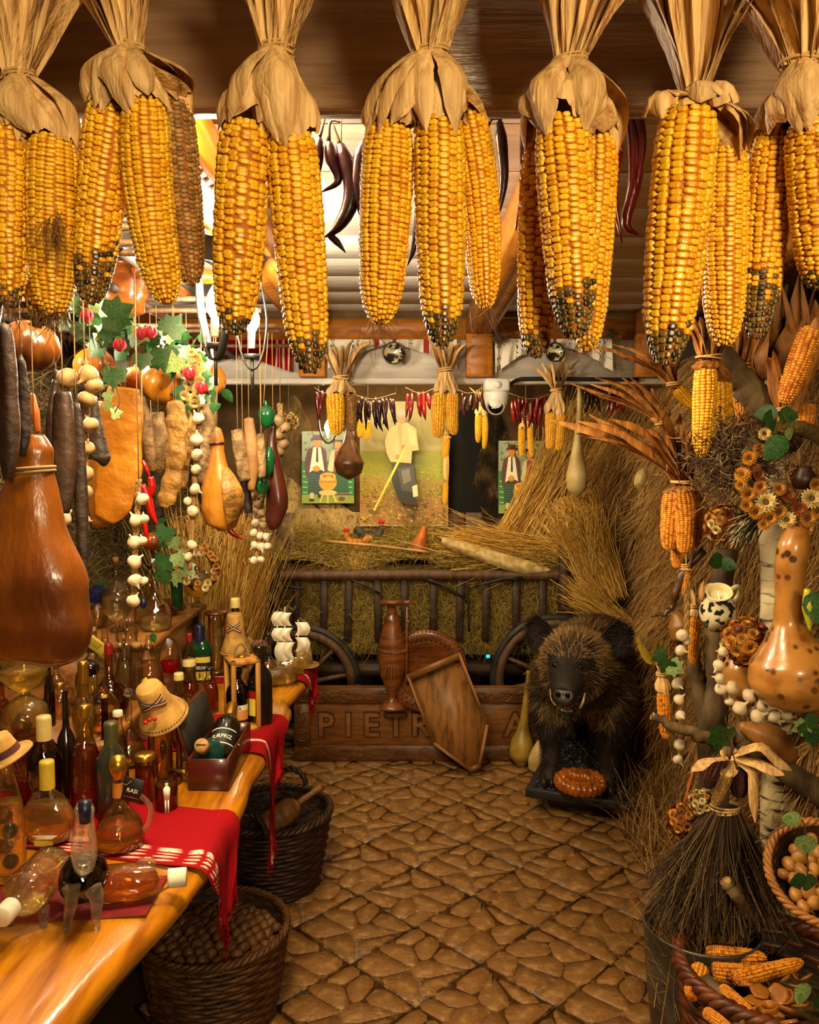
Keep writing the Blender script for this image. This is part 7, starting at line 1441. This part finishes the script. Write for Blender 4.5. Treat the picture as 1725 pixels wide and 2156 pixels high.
sl = G().add(*lathe([(0, .001), (.008, .001), (.009, 0), (0, -.001)], 16)).build('seal', m_wcap, t, loc=(0, -R*.44, H*.70), rot=(PI/2, 0, 0)); G().add(*lathe([(0, .0016), (.0045, .0014), (.0045, .001)], 14)).build('seal_print', m_rcap, sl)
t, H, R = bottle('smoky grey bottle with a green foil top behind the carafe', 236, 1524, 1.84, 66, prof='wine', glass=m_gry, cap=M('olive foil', '4b4520', '35311a', 12, .4), capf=.72)
# glass horse
o = np.array(PZ(172, 1958, TZ)); t = thing('horse_bottle', 'glass horse shaped bottle with a near black body and blue stopper at the table edge', 'bottle', (o[0], 1.41, TZ)); o_ = np.array(t.location); y = 1.41
def H_(px, py, dy=0): return P(px, py, y+dy)-o_
G().add(*ball((S(50, y), S(62, y), S(52, y)), H_(176, 1846, .03), 24, 16)).build('body', LQ['dark'], t)
G().add(*ball((S(51.5, y), S(63.5, y), S(53.5, y)), H_(176, 1846, .03), 24, 16)).build('shell', m_glg, t)
g = G(); g.add(*tube([H_(178, 1822, -.03), H_(177, 1800, -.05), H_(176, 1765, -.05), H_(178, 1730, -.045), H_(180, 1700, -.045)], [S(22, y), S(26, y), S(25, y), S(19, y), S(16, y)], 16, 18)); g.build('head', m_solid, t)
for s in (-1, 1): G().add(*tube([H_(178+13*s, 1725, -.05), H_(178+15*s, 1705, -.05), H_(178+14*s, 1690, -.05)], [.004, .006, .001], 8, 8)).build('ear', m_solid, t)
V, F = lathe([(0, -.02), (S(11, y), -.02), (S(14, y), .016), (0, .018)], 16); G().add(V+H_(179, 1707, -.055), F).build('stopper', m_bcap, t)
for (px, py, px2, py2, dy) in ((195, 1870, 206, 1990, -.02), (150, 1868, 140, 1925, -.03), (150, 1880, 143, 1948, .06), (200, 1880, 204, 1950, .08)):
    e = H_(px2, py2, dy); e[2] = .003; a = H_(px, py, dy); G().add(*tube([a, a*.6+e*.4+[.004, 0, .012], a*.25+e*.75, e], [S(20, y), S(15, y), S(10, y), S(7, y)], 12, 14)).build('leg', m_solid, t)
# lying bottles
def lying(label, a, b, r, zc, prof, glass, liq, cap, capf, feet=None, name='lying_bottle'):
    "a = pixel of the base end, b = pixel of the mouth, both at height zc"
    A = PZ(*a, zc); B = PZ(*b, zc); d = B-A; L_ = np.linalg.norm(d); t = thing(name, label, 'bottle', A, group=BG); e = Vector((0, 0, 1)).rotation_difference(Vector(d)).to_euler(); t.rotation_euler = e
    V, F = lathe([(q*r, z*L_) for q, z in PR[prof]], 26); G().add(V, F).build('glass', glass, t)
    if liq: V, F = lathe([(0, .02*L_)]+[(q*r*.93, max(z, .02)*L_) for q, z in PR[prof] if 0 <= z < .7 and q > 0]+[(0, .68*L_)], 24); G().add(V, F).build('liquid', LQ[liq], t)
    rn = PR[prof][-1][0]*r
    if cap: V, F = lathe([(rn*1.1, capf*L_), (rn*1.1, L_*.99), (rn, L_*1.005), (0, L_*1.006)], 18); G().add(V, F).build('cap', cap, t)
    if feet:
        inv = np.array(e.to_matrix()).T
        for (u, v) in feet:
            p = A+d*u+np.cross(d/L_, [0, 0, 1])*v; q = p.copy(); q[2] = TZ+.002; p[2] -= r*.6; G().add(*tube([inv@(p-A), inv@(q-A)], [.011, .006], 9)).build('foot', m_solid, t)
    return t
lying('clear glass pig shaped bottle of golden spirit lying on stub feet at the left edge', (112, 1822), (2, 1932), .040, TZ+.062, 'wine', m_gl, 'pale', m_wcap, .82, [(.12, .03), (.12, -.03), (.55, .03), (.55, -.03)])
t = lying('clear glass elephant headed bottle lying with its white capsule over the table edge', (218, 1862), (392, 1846), .034, TZ+.037, 'slim', m_gl, 'amber', m_wcap, .78)
for s in (-1, 1): G().add(*ball((.013, .005, .018), (.03*s, .0, .075), 12, 8)).build('glass_ear', m_solid, t)
# figure printed tumbler
t, H, R = bottle('small tumbler printed with a little man in white, beside the gift box', 350, 1640, 1.88, 48, prof='cyl', liq='brown', level=.82)
g = G(); g.add(*prism([(-.006, .0), (.006, .0), (.008, .028), (.003, .034), (-.003, .034), (-.008, .028)], .0006)); 
for s in (-1, 1): g.add(*box((.0035, .0006, .03), (s*.003, 0, -.014)))
g.add(*ball((.004, .0006, .005), (0, 0, .039), 10, 6)); g.build('print_figure', m_winkt, t, False, loc=(R*.35, -R*.97, H*.42), rot=(0, 0, math.radians(20)))
G().add(*box((.015, .0006, .004), (0, 0, 0))).build('print_hat', m_ink, t, False, loc=(R*.35, -R*.985, H*.42+.044), rot=(0, 0, math.radians(20)))
# wooden stand with glass cylinder and tap
m_stand = M('turned brown wood', '6b3413', '4a220b', 8, .28, .15, 40, st=(4, 4, 1), coat=.4)
def stand(label, cx, yt, y, w, z=TZ, top=False, liq='amber', tap=False, group='wooden drink stands'):
    o = base_at(cx, y, z+.002, yt); H = P(cx, yt, y)[2]-z; R = S(w/2, y); t = thing('drink_stand', label, 'drink stand', o, group=group)
    V, F = lathe([(0, 0), (R*1.05, 0), (R*1.1, .006), (R*1.02, .014), (0, .014)], 28); G().add(V, F).build('base_disc', m_stand, t)
    for k in range(3):
        a = math.radians(-100+120*k); p = [(.0075, .012), (.009, H*.2), (.006, H*.5), (.0085, H*.8), (.005, H*.9), (.009, H*.95), (.0075, H*.985), (0, H)]; V, F = lathe([(.006, .012)]+p, 12); G().add(V+[R*.92*math.cos(a), R*.92*math.sin(a), 0], F).build('post', m_stand, t)
    V, F = lathe([(0, .015), (R*.6, .015), (R*.62, .02), (R*.62, H*.86), (R*.56, H*.9), (R*.5, H*.94)], 24); G().add(V, F).build('glass', m_gl, t)
    V, F = lathe([(0, .02), (R*.57, .02), (R*.57, H*.74), (0, H*.74)], 24); G().add(V, F).build('liquid', LQ[liq], t)
    if top: V, F = lathe([(0, H*.985), (R*1.0, H*.985), (R*1.08, H*1.01), (R*1.0, H*1.035), (0, H*1.04)], 28); G().add(V, F).build('top_disc', m_stand, t)
    else:
        for k in range(2): G().add(*ball((.008, .007, .026), (R*.2*(2*k-1), -R*.2, H*(.25+.2*k)), 10, 8)).build('chilli', MATS['glossy red pepper'] if k == 0 else m_dkg, t)
    if tap:
        g = G(); g.add(*tube([(R*.6, 0, .03), (R*1.5, -.01, .03)], .005, 8)); g.add(*lathe([(0, -.012), (.006, -.01), (.008, 0), (.004, .012), (.007, .02), (0, .024)], 12)); V = g.v[-1]; g.v[-1] = V+[R*1.45, -.01, .032]; g.build('tap', m_gold, t)
    return t
stand('glass cylinder held by three brown wooden posts with a brass tap, under a straw hat', 338, 1490, 2.04, 84, tap=True)
stand('round topped wooden drink stand behind the little wooden lantern', 455, 1292, 3.1, 46, top=True, liq='gold')
m_sh = M('woven straw hat', 'b88d44', '8a6628', 30, .7, .3, 80)
def hat(label, c, r, rc, h, tilt, flat=True, band=None, cross=True, zig=True):
    t = thing('straw_hat', label, 'hat', c, tilt, 'small straw hats on bottles'); g = G(); pr = [(0, h), (rc*.72, h), (rc*.8, h*.96)]
    n = 7
    for k in range(n): f = (k+1)/n; pr += [(rc*(.8+.2*f), h*(.96-.86*f)), (rc*(.8+.2*f)*1.06, h*(.96-.86*f)-.0022)]
    n = 8; dz = 0 if flat else -h*.75
    for k in range(n): f = (k+1)/n; rr = rc+(r-rc)*f; zz = h*.08+dz*f-.004*f; pr += [(rr-.001, zz+.0020), (rr, zz-.0016)]
    pr += [(r*.99, h*.08+dz-.007), (rc*.98, h*.02), (rc*.75, h*.9), (0, h*.92)]
    V, F = lathe(pr, 36); g.add(V, F); g.build('straw', m_sh, t)
    def ring(rr, z, th, m, nm): an = np.linspace(0, TAU, 37); G().add(*tube(np.stack([rr*np.cos(an), rr*np.sin(an), np.full(37, z)], -1), th, 6)).build(nm, m, t)
    m1, m2, m3 = M('red ribbon', '8e1a18', rough=.6), M('white ribbon', 'd6cbb0', rough=.6), M('dark ribbon', '1a1620', rough=.6)
    if band: V, F = lathe([(rc*1.04, h*.12), (rc*.98, h*.42)], 36); G().add(V, F).build('band', M('dark red hat band', '5c1a1c', '2e1014', 20, .7), t)
    if cross:
        for q, (m, off) in enumerate(((m1, -.0035), (m2, 0), (m3, .0035))):
            for sgn in (-1, 1):
                pts = []
                for f in np.linspace(-.6, .6, 12):
                    a = -PI/2+f*1.3; zf = .25+.35*(sgn*f+.6)/1.2; rr = np.interp(zf*h, [h*.1, h*.96], [rc*1.03, rc*.83])+.0025; pts.append((rr*math.cos(a), rr*math.sin(a), zf*h*1.1+off))
                G().add(*tube(pts, .002, 5)).build('ribbon', m, t)
    if zig:
        an = np.linspace(0, TAU, 97); rr = r*.93+r*.03*((np.arange(97) % 2)*2-1); zz = h*.08+dz*.93-.001+.0015; G().add(*tube(np.stack([rr*np.cos(an), rr*np.sin(an), np.full(97, zz)], -1), .0012, 4)).build('zigzag_stitch', m3, t)
    return t
t = hat('straw hat with tricolour ribbon and red berries lying tilted on the glass cylinder', P(330, 1482, 2.0), S(56, 2.0), S(33, 2.0), S(52, 2.0), (math.radians(24), math.radians(-20), .2), False)
g = G()
for k in range(3): g.add(*ball(.0055, (-.03+.011*k, -.052, .0+.004*(k % 2)), 10, 8))
g.build('berries', MATS['red comb'], t)
hat('small straw hat with a crossed ribbon sitting on a bottle neck behind the lantern', P(496, 1338, 2.92), S(33, 2.92), S(20, 2.92), S(48, 2.92), (.1, 0, 0), False)
hat('straw hat with a dark red band cut off by the left picture edge', P(14, 1592, 1.53), S(56, 1.53), S(32, 1.53), S(50, 1.53), (math.radians(10), math.radians(-22), 0), True, True, False, False)
hat('little straw hat lying at the far corner of the table', (P(640, 1400, 3.18)[0], 3.18, TZ+.010), S(33, 3.18), S(19, 3.18), S(40, 3.18), (0, 0, .3), True, False, False, False)
# gift box
m_gb = M('red brown lacquered box', '4a1710', '33100a', 6, .3, .15, 30, st=(1, 6, 6), coat=.3); m_gbi = M('dark box lining', '16160f', '1f2018', 20, .8)
t = thing('gift_box', 'red brown wooden gift box with open lid holding two bottles', 'box', (-.494, 2.13, TZ+.002)); bw_, bl_, bh_ = .096, .28, .078
for nm, s, c in (('bottom', (bw_, bl_, .005), (0, 0, .0025)), ('front_board', (bw_, .006, bh_), (0, -bl_/2, bh_/2)), ('back_board', (bw_, .006, bh_), (0, bl_/2, bh_/2)), ('side_board', (.006, bl_, bh_), (bw_/2, 0, bh_/2)), ('side_board', (.006, bl_, bh_), (-bw_/2, 0, bh_/2))): G().add(*box(s, c, None, .001)).build(nm, m_gb, t, False)
ld = G().add(*box((.008, bl_, .105), (0, 0, .0525), None, .001)).build('lid', m_gb, t, False, loc=(-bw_/2-.003, 0, bh_), rot=(0, math.radians(-17), 0)); G().add(*box((.002, bl_-.02, .09), (.005, 0, .0525))).build('lid_lining', m_gbi, ld, False)
G().add(*ball(.004, (bw_/2+.003, -.02, bh_-.008), 8, 6)).build('clasp', m_gold, t)
def leaning(label, a, b, r, prof, glass, cap, capf, ya, yb, name='bottle'):
    A = P(*a, ya); B = P(*b, yb); d = B-A; L_ = np.linalg.norm(d); t = thing(name, label, 'bottle', A, Vector((0, 0, 1)).rotation_difference(Vector(d)).to_euler(), BG); V, F = lathe([(q*r, z*L_) for q, z in PR[prof]], 26); G().add(V, F).build('glass', glass, t); rn = PR[prof][-1][0]*r
    V, F = lathe([(rn*1.12, capf*L_), (rn*1.1, L_*.99), (rn, L_*1.005), (0, L_*1.006)], 18); G().add(V, F).build('cap', cap, t); return t, L_
t, L_ = leaning('dark bottle with a gold neck and black label leaning in the gift box', (462, 1600), (490, 1484), .036, 'wine', m_dkg, m_gold, .74, 2.10, 2.25)
wrap_label(t, .036, L_*.12, L_*.44, m_blab, -70, 70); wrap_text(t, 'SURPRIZ', .036, L_*.27, .017, m_winkt, sx=.9); wrap_label(t, .0363, L_*.40, L_*.415, m_winkt, -60, 60, name='label_line'); wrap_label(t, .0363, L_*.15, L_*.165, m_winkt, -60, 60, name='label_line')
t, L_ = leaning('squat teal bottle with a round wooden stopper lying in the gift box', (445, 1590), (428, 1566), .043, 'flask', m_teal, m_teal, .9, 2.09, 2.0)
t.location = tuple(P(443, 1596, 2.10)); V, F = lathe([(0, L_*.9), (.016, L_*.9), (.018, L_*.95), (.018, L_*1.12), (.015, L_*1.16), (0, L_*1.16)], 20); G().add(V, F).build('stopper', m_cork, t); G().add(*box((.022, .003, .002), (0, 0, L_*1.165))).build('groove', m_ink, t, False)
# wooden lantern frame with bottle
m_lw = M('pale lantern wood', 'b98338', '8d5f22', 7, .45, .25, 30, st=(6, 6, 1)); lo = np.array(PZ(500, 1552, TZ)); t = thing('wooden_lantern', 'pale wooden lantern frame with a rope handle around a brown bottle', 'lantern', (lo[0], 2.46, TZ+.002), (0, 0, math.radians(28))); lh = P(500, 1385, 2.46)[2]-TZ; lw = .088; o_ = np.array(t.location)
for sx in (-1, 1):
    for sy in (-1, 1): G().add(*box((.014, .014, lh), (sx*(lw/2-.007), sy*(lw/2-.007), lh/2), None, .002)).build('post', m_lw, t, False)
G().add(*box((lw, lw, .014), (0, 0, lh-.007), None, .002)).build('top_board', m_lw, t, False); G().add(*box((lw, lw, .012), (0, 0, .006), None, .002)).build('base_board', m_lw, t, False)
V, F = lathe([(0, lh), (.013, lh), (.013, lh+.006), (0, lh+.006)], 18); G().add(V, F).build('peg', m_gold, t); G().add(*tube([(-.016, 0, lh), (-.022, 0, lh+.022), (-.004, 0, lh+.042), (.016, .0, lh+.024), (.02, 0, lh)], .0045, 7, 16)).build('rope_handle', m_str, t)
t, H, R = bottle('brown bottle with a pale label standing inside the wooden lantern', 500, 1408, 2.46, 46, TZ+.014, 'wine', m_glb, 'dark', .66, m_dkg, .9)
wrap_label(t, R, H*.10, H*.36, M('peach label', 'c98a4a', 'b07438', 12, .6), -75, 75); wrap_label(t, R*1.005, H*.27, H*.37, m_wcap, -75, 75); wrap_text(t, 'OXA', R*1.01, H*.31, .018, m_ink)
t, H, R = bottle('tall dark brown bottle with a red and yellow label beside the lantern', 547, 1362, 2.5, 52, TZ, 'wine', m_dkg, None, .5, m_dkg, .8); wrap_label(t, R, H*.14, H*.46, m_yl, -45, 0); wrap_label(t, R*1.004, H*.36, H*.46, m_rcap, -45, 0)
t, H, R = bottle('bottle carrying the small crossed ribbon hat, behind the lantern', 497, 1262, 2.95, 44, TZ, 'wine', m_glb, 'brown', .55, m_ccap, .9)
# ship bottle
y = 3.04; so = np.array([P(602, 1400, y)[0], y, TZ+.002]); t = thing('ship_bottle', 'glass sailing ship bottle with white sails and golden spirit in its hull', 'bottle', so)
def Q(px, py, dy=0): return P(px, py, y+dy)-so
hull = []; 
for j in range(14):
    f = j/13; x = 565+75*f; w = 17*math.sin(PI*min(1, .12+f*.95))**.6; top = 1392-16*f**3; bot = 1426-10*(1-math.sin(PI*min(1, .1+f*.8)))
    for i in range(10): an = PI*i/9; c = Q(x, top+(bot-top)*math.sin(an)); hull.append([c[0], S(w, y)*math.cos(an), c[2]])
F = [(j*10+i, j*10+i+1, (j+1)*10+i+1, (j+1)*10+i) for j in range(13) for i in range(9)]+[((j+1)*10, (j+1)*10+9, j*10+9, j*10) for j in range(13)]
G().add(np.array(hull), F).build('hull', LQ['gold'], t); V = np.array(hull); c = V.mean(0); G().add(c+(V-c)*1.05, F).build('hull_glass', m_gl, t)
m_sail = M('frosted sail glass', 'cdbfa6', 'b5a68a', 9, .35, sss=0)
for (x, y0, y1, w) in ((575, 1288, 1318, 22), (592, 1290, 1318, 20), (575, 1322, 1350, 22), (594, 1322, 1350, 20), (622, 1310, 1338, 26), (622, 1342, 1372, 26), (582, 1352, 1392, 24), (598, 1352, 1388, 20)):
    V, F = grid(10, 8, lambda u, v: (Q(x, 0)[0]+S(w, y)*(u-.5)+S(7, y)*np.sin(v*PI)*(1 if x > 610 else -1), -.012*np.sin(u*PI)*np.sin(v*PI)+0*u, Q(0, y0)[2]+(Q(0, y1)[2]-Q(0, y0)[2])*v)); G().add(V, F).build('sail', m_sail, t)
for x, y0 in ((600, 1278), (628, 1305), (584, 1285)): G().add(*tube([Q(x, 1400), Q(x, y0)], .0024, 6)).build('mast', m_sail, t)
for x, y0 in ((604, 1278), (628, 1302), (584, 1282)): G().add(*tube([Q(x, y0+8), Q(x+4, y0-2), Q(x+14, y0+6), Q(x+18, y0-2)], .003, 6, 12)).build('pennant', m_solid, t)
G().add(*tube([Q(636, 1380), Q(648, 1376), Q(640, 1368)], .003, 6, 8)).build('bowsprit', m_solid, t); 
for x in (585, 620): G().add(*tube([Q(x, 1420), [Q(x, 1420)[0], 0, .002]], [.01, .013], 8)).build('foot', m_solid, t)
t, H, R = bottle('clear long necked onion bottle in front of the glass ship', 566, 1336, 2.97, 46, TZ, 'onion', m_gl, 'clearq', .25, m_dkg, .95)
bA = P(556, 1426, 2.9); bB = P(622, 1424, 2.95); L_ = np.linalg.norm(bB-bA); bA[2] = TZ+.036; t = thing('barrel_bottle', 'golden glass barrel bottle lying before the glass ship', 'bottle', bA, Vector((0, 0, 1)).rotation_difference(Vector((bB[0]-bA[0], bB[1]-bA[1], 0))).to_euler(), BG); V, F = lathe([(0, 0), (.024, 0), (.032, .2*L_), (.034, .5*L_), (.032, .8*L_), (.024, L_), (0, L_)], 26); G().add(V, F).build('glass', m_gl, t); G().add(V*[.93, .93, .97]+[0, 0, .001], F).build('liquid', LQ['gold'], t)
for k in range(4): V, F = tube([(.0335*math.cos(a), .0335*math.sin(a), L_*(.2+.2*k)) for a in np.linspace(0, TAU, 25)], .0015, 5); G().add(V, F).build('hoop', m_solid, t)
t = thing('glass_fish', 'frosted glass fish tail ornament beside the dark tall bottle', 'ornament', P(535, 1352, 2.85)); G().add(*leaf_ribbon([(-.02, 0, .02), (.0, 0, .0), (.03, 0, .005), (.055, 0, -.02)], .05, .4, n=10)).build('tail', m_solid, t); G().add(*tube([(.0, 0, .0), (.01, 0, -.06), (.012, 0, TZ-P(535, 1352, 2.85)[2]+.002)], .005, 8, 8)).build('stem', m_solid, t)
# becherovka, cruet and neighbours
t, H, R = bottle('flat deep green bottle with a navy cap and a black yellow label', 421, 1318, 2.98, 52, TZ, 'wine', m_grn, None, .5, m_bcap, .68, sy=.6)
wrap_label(t, R, H*.12, H*.50, m_blab, -75, 75, .62); wrap_label(t, R*1.006, H*.36, H*.46, m_yl, -60, 60, .62); wrap_label(t, R*1.006, H*.05, H*.2, m_yl, -60, 60, .62, name='yellow_panel')
me = text_mesh('BECHEROVKA', .0165, m_winkt, .0004, sx=.62); obj('lettering', me, t, (.004, -R*.66, H*.27))
bottle('little clear cruet of red brown liqueur with a cream cap', 399, 1392, 2.80, 42, TZ, 'cruet', m_gl, 'rust', .3, m_ccap, .86)
bottle('small bottle with a gold screw cap behind the green flat bottle', 390, 1288, 3.1, 24, TZ, 'slim', m_gl, 'amber', .5, m_gold, .9)
bottle('brown round bottle under the glass sphere bottle', 414, 1285, 3.12, 46, TZ, 'flask', m_glb, 'brown', .5, None)
bottle('small bottle with a red paper seal left of the green flat bottle', 400, 1336, 2.9, 24, TZ, 'slim', m_gl, 'pale', .5, m_rcap, .86)
t, H, R = bottle('glass sphere bottle of golden spirit with a dark ball inside on a stem foot', 416, 1166, 3.2, 56, RZ2, 'sphere', m_gl, 'gold', .6); G().add(*ball(R*.48, (0, -R*.1, H*.42), 16, 12)).build('dark_ball', m_dkg, t); V, F = lathe([(R*.22, H*.96), (R*.26, H*1.01), (0, H*1.02)], 12); G().add(V, F).build('cap', m_dkg, t)
t = thing('cork_stub', 'slanted cork of a small flask left of the sphere bottle', 'cork', P(393, 1272, 3.15)); G().add(*tube([(-.018, 0, .02), (.014, 0, -.018)], [.012, .01], 10)).build('cork', m_cork, t); G().add(*tube([(.014, 0, -.018), (.03, 0, -.04), (.03, 0, RZ2-P(393, 1272, 3.15)[2]+.002)], [.012, .02, .02], 12, 10)).build('neck', m_gl, t)
t, H, R = bottle('dome topped clear bottle with a red heart of liqueur inside', 358, 1343, 2.55, 50, TZ, 'bell', m_gl, 'clearq', .5); V, F = lathe([(0, 0), (R*.5, .004), (R*.72, .02), (R*.78, .036), (0, .036)], 22); G().add(V+[0, 0, H*.56], F).build('red_heart', LQ['red'], t)
t, H, R = bottle('golden pear shaped bottle with a green glass leaf and paper tag', 314, 1338, 2.40, 58, RZ1, 'pear', m_gl, 'amber', .55); obj('leaf', LM[2], t, (R*.35, -R*.3, H*1.04), (0, math.radians(165), 0), .03); G().add(*box((.022, .001, .03), (0, 0, 0))).build('paper_tag', m_yl, t, False, loc=(R*.1, -R*1.05, H*.25), rot=(0, math.radians(-35), 0))
# rear tall glasses
t, H, R = bottle('clear apple shaped bottle with a bent glass stem and cork, on the far step', 246, 1182, 2.72, 62, RZ2, 'sphere', m_gl, 'pale', .5, stub=.012); neck_handle(t, [(R*.3, 0, H*.62), (R*1.1, 0, H*.8), (R*1.3, 0, H*.66)], .004, m_solid); obj('leaf', LM[2], t, (-R*.5, -R*.4, H*.72), (0, math.radians(-100), 0), .035)
t, H, R = bottle('bottle wearing a blue yarn pompom left of the apple shaped bottle', 205, 1245, 2.78, 40, RZ2, 'flask', m_gl, 'amber', .5); N = 900; d = RNG.normal(0, 1, (N, 3)); G().add(*ball(.026, (0, 0, H*.9), 12, 8)).build('pompom_core', M('navy yarn', '141a4a', rough=.9), t); G().add(*strands(np.tile([0, 0, H*.9], (N, 1)), d, .034, .0015, 2, .5, 0, 2)).build('pompom', MATS['navy yarn'], t, kind='stuff')
t, H, R = bottle('large clear bulb bottle with a tall straight neck on the far step', 327, 1180, 2.74, 66, RZ2, 'onion', m_gl, 'pale', .2, m_wcap, .96)
for s in (-1, 1): G().add(*ball((.012, .01, .017), (s*.012-.035, -R*1.0, H*.42), 12, 8)).build('dark_plum', m_bcap, t)
bottle('dark green straight necked bottle at the back of the far step', 373, 1222, 3.1, 24, RZ2, 'cyl', m_grn, None, .5, m_wcap, .985)
bottle('clear tumbler bottle standing behind the garlic braid on the step', 300, 1225, 2.85, 34, RZ2, 'slim', m_gl, 'clearq', .4)
bottle('amber bottle with a swing cap behind the clear bulb bottle', 352, 1262, 3.0, 44, RZ2, 'flask', m_gla, 'amber', .6)
bottle('bottle with a white rimmed black cap under orange flowers', 316, 1192, 2.98, 18, RZ2, 'slim', m_gl, 'amber', .7, m_dkg, .93)
bottle('clear slender bottle in the middle of the riser with pinkish spirit', 276, 1300, 2.42, 40, RZ1, 'slim', m_gl, 'amber', .5)
bottle('clear glass tube bottle standing left of the pear shaped bottle', 288, 1360, 2.36, 24, RZ1, 'cyl', m_gl, 'pale', .7, stub=.008)
bottle('amber bottle wedged behind the yellow paper tag', 262, 1345, 2.40, 40, RZ1, 'pear', m_gl, 'gold', .6, stub=.008)
bottle('clear bottle with a tilted fluted bowl below the apple bottle', 268, 1322, 2.5, 46, RZ1, 'hour', m_gl, 'pale', .45)
bottle('short clear spirit bottle at the back of the riser below the blue pompom', 222, 1300, 2.44, 50, RZ1, 'flask', m_gl, 'clearq', .4)
# middle row on the riser
t, H, R = bottle('round amber flask with a dark belly and a yellow paper tag on its neck', 196, 1328, 2.3, 72, RZ1, 'flask', m_gl, 'gold', .45, stub=.008); G().add(*ball((R*.6, R*.5, R*.5), (0, -R*.55, H*.52), 16, 10)).build('dark_cap', m_dkg, t); tg = G().add(*box((.066, .0015, .034), (0, 0, 0), None, .0006)).build('paper_tag', m_yl, t, False, loc=(R*.55, -R*1.0, H*.86), rot=(0, math.radians(38), 0)); 
for q in range(4): G().add(*box((.04-.004*q, .0005, .0014), (0, -.001, .009-.005*q))).build('print_line', m_ink, tg, False)
bottle('wide brown honey coloured vessel with a red cap behind the round flask', 230, 1358, 2.22, 78, RZ1, 'onion', m_gla, 'brown', .4, m_rcap, .86)
bottle('clear round flask with dark spirit and light reflections beside the double bulb', 214, 1408, 2.08, 74, RZ1, 'flask', m_gl, 'amber', .35)
bottle('double bulb bottle with a tall brass cap in the middle of the table', 178, 1396, 2.0, 60, TZ, 'twin', m_gl, 'gold', .66, m_gold, .84)
t, H, R = bottle('big hourglass shaped jar with golden spirit above and a red pear below', 52, 1396, 2.06, 100, RZ1, 'hour', m_gl, 'gold', .9); V, F = lathe([(0, 0), (.018, .002), (.022, .016), (.012, .034), (.005, .044), (0, .045)], 16); G().add(V+[0, -R*.3, .01], F).build('pear', M('steeped red pear', '7c2a0c', '54180a', 10, .3), t)
bottle('amber jar cut by the left picture edge under the ham', 4, 1436, 2.08, 44, RZ1, 'flask', m_gla, 'amber', .6)
bottle('glossy black round bellied bottle left of the gold capped one', 140, 1458, 1.95, 50, TZ, 'flask', m_dkg)
t, H, R = bottle('square decanter of orange spirit behind the black round bottle', 126, 1440, 2.2, 64, RZ1, 'square', m_gl, 'amber', .4, m_gold, .86)
bottle('very thin dark brown bottle right of the hourglass jar', 104, 1395, 2.12, 22, RZ1, 'slim', m_glb, 'brown', .6)
bottle('small corked bottle with a paper strip right of the thin dark one', 119, 1405, 2.3, 32, RZ1, 'wine', m_gl, 'amber', .5, stub=.01)
t, H, R = bottle('cut crystal decanter with a ball stopper left of the straw hat', 272, 1466, 2.16, 66, TZ, 'onion', m_gl, 'amber', .3, seg=14); G().add(*ball(R*.3, (0, 0, H*1.04), 12, 8)).build('stopper', m_solid, t)
bottle('clear bottle with a white wax top in front of the crystal decanter', 250, 1500, 1.98, 40, TZ, 'slim', m_gl, 'rust', .5, m_wcap, .95)
bottle('low brown stoneware bowl bottle behind the rosé bottle', 222, 1470, 2.02, 66, TZ, 'onion', m_glb, 'brown', .34, stub=.006)
bottle('dark bottle with a cream label half hidden by the gift box lid', 378, 1420, 2.3, 40, TZ, 'slim', m_gl, 'brown', .6, m_ccap, .92)
bottle('short bottle of red spirit tucked behind the carafe handle', 306, 1590, 1.92, 40, TZ, 'cyl', m_gl, 'rust', .7, m_gold, .9)
bottle('little bottle with a cork between hat stand and gift box', 384, 1500, 2.2, 26, TZ, 'slim', m_gl, 'gold', .6, stub=.008)
bottle('clear bottle with pale spirit right behind the tall dark bottle', 520, 1352, 2.78, 40, TZ, 'pear', m_gl, 'pale', .5)
bottle('red tinted bottle standing left of the wooden lantern', 442, 1408, 2.62, 36, TZ, 'slim', m_gl, 'rust', .6, m_dkg, .95)
bottle('clear glass jug bottle between cruet and lantern', 432, 1418, 2.7, 40, TZ, 'cruet', m_gl, 'pale', .3)
bottle('brown glass jar at the far left behind the straw hat', 66, 1545, 1.92, 70, TZ, 'cyl', m_gla, 'amber', .85)
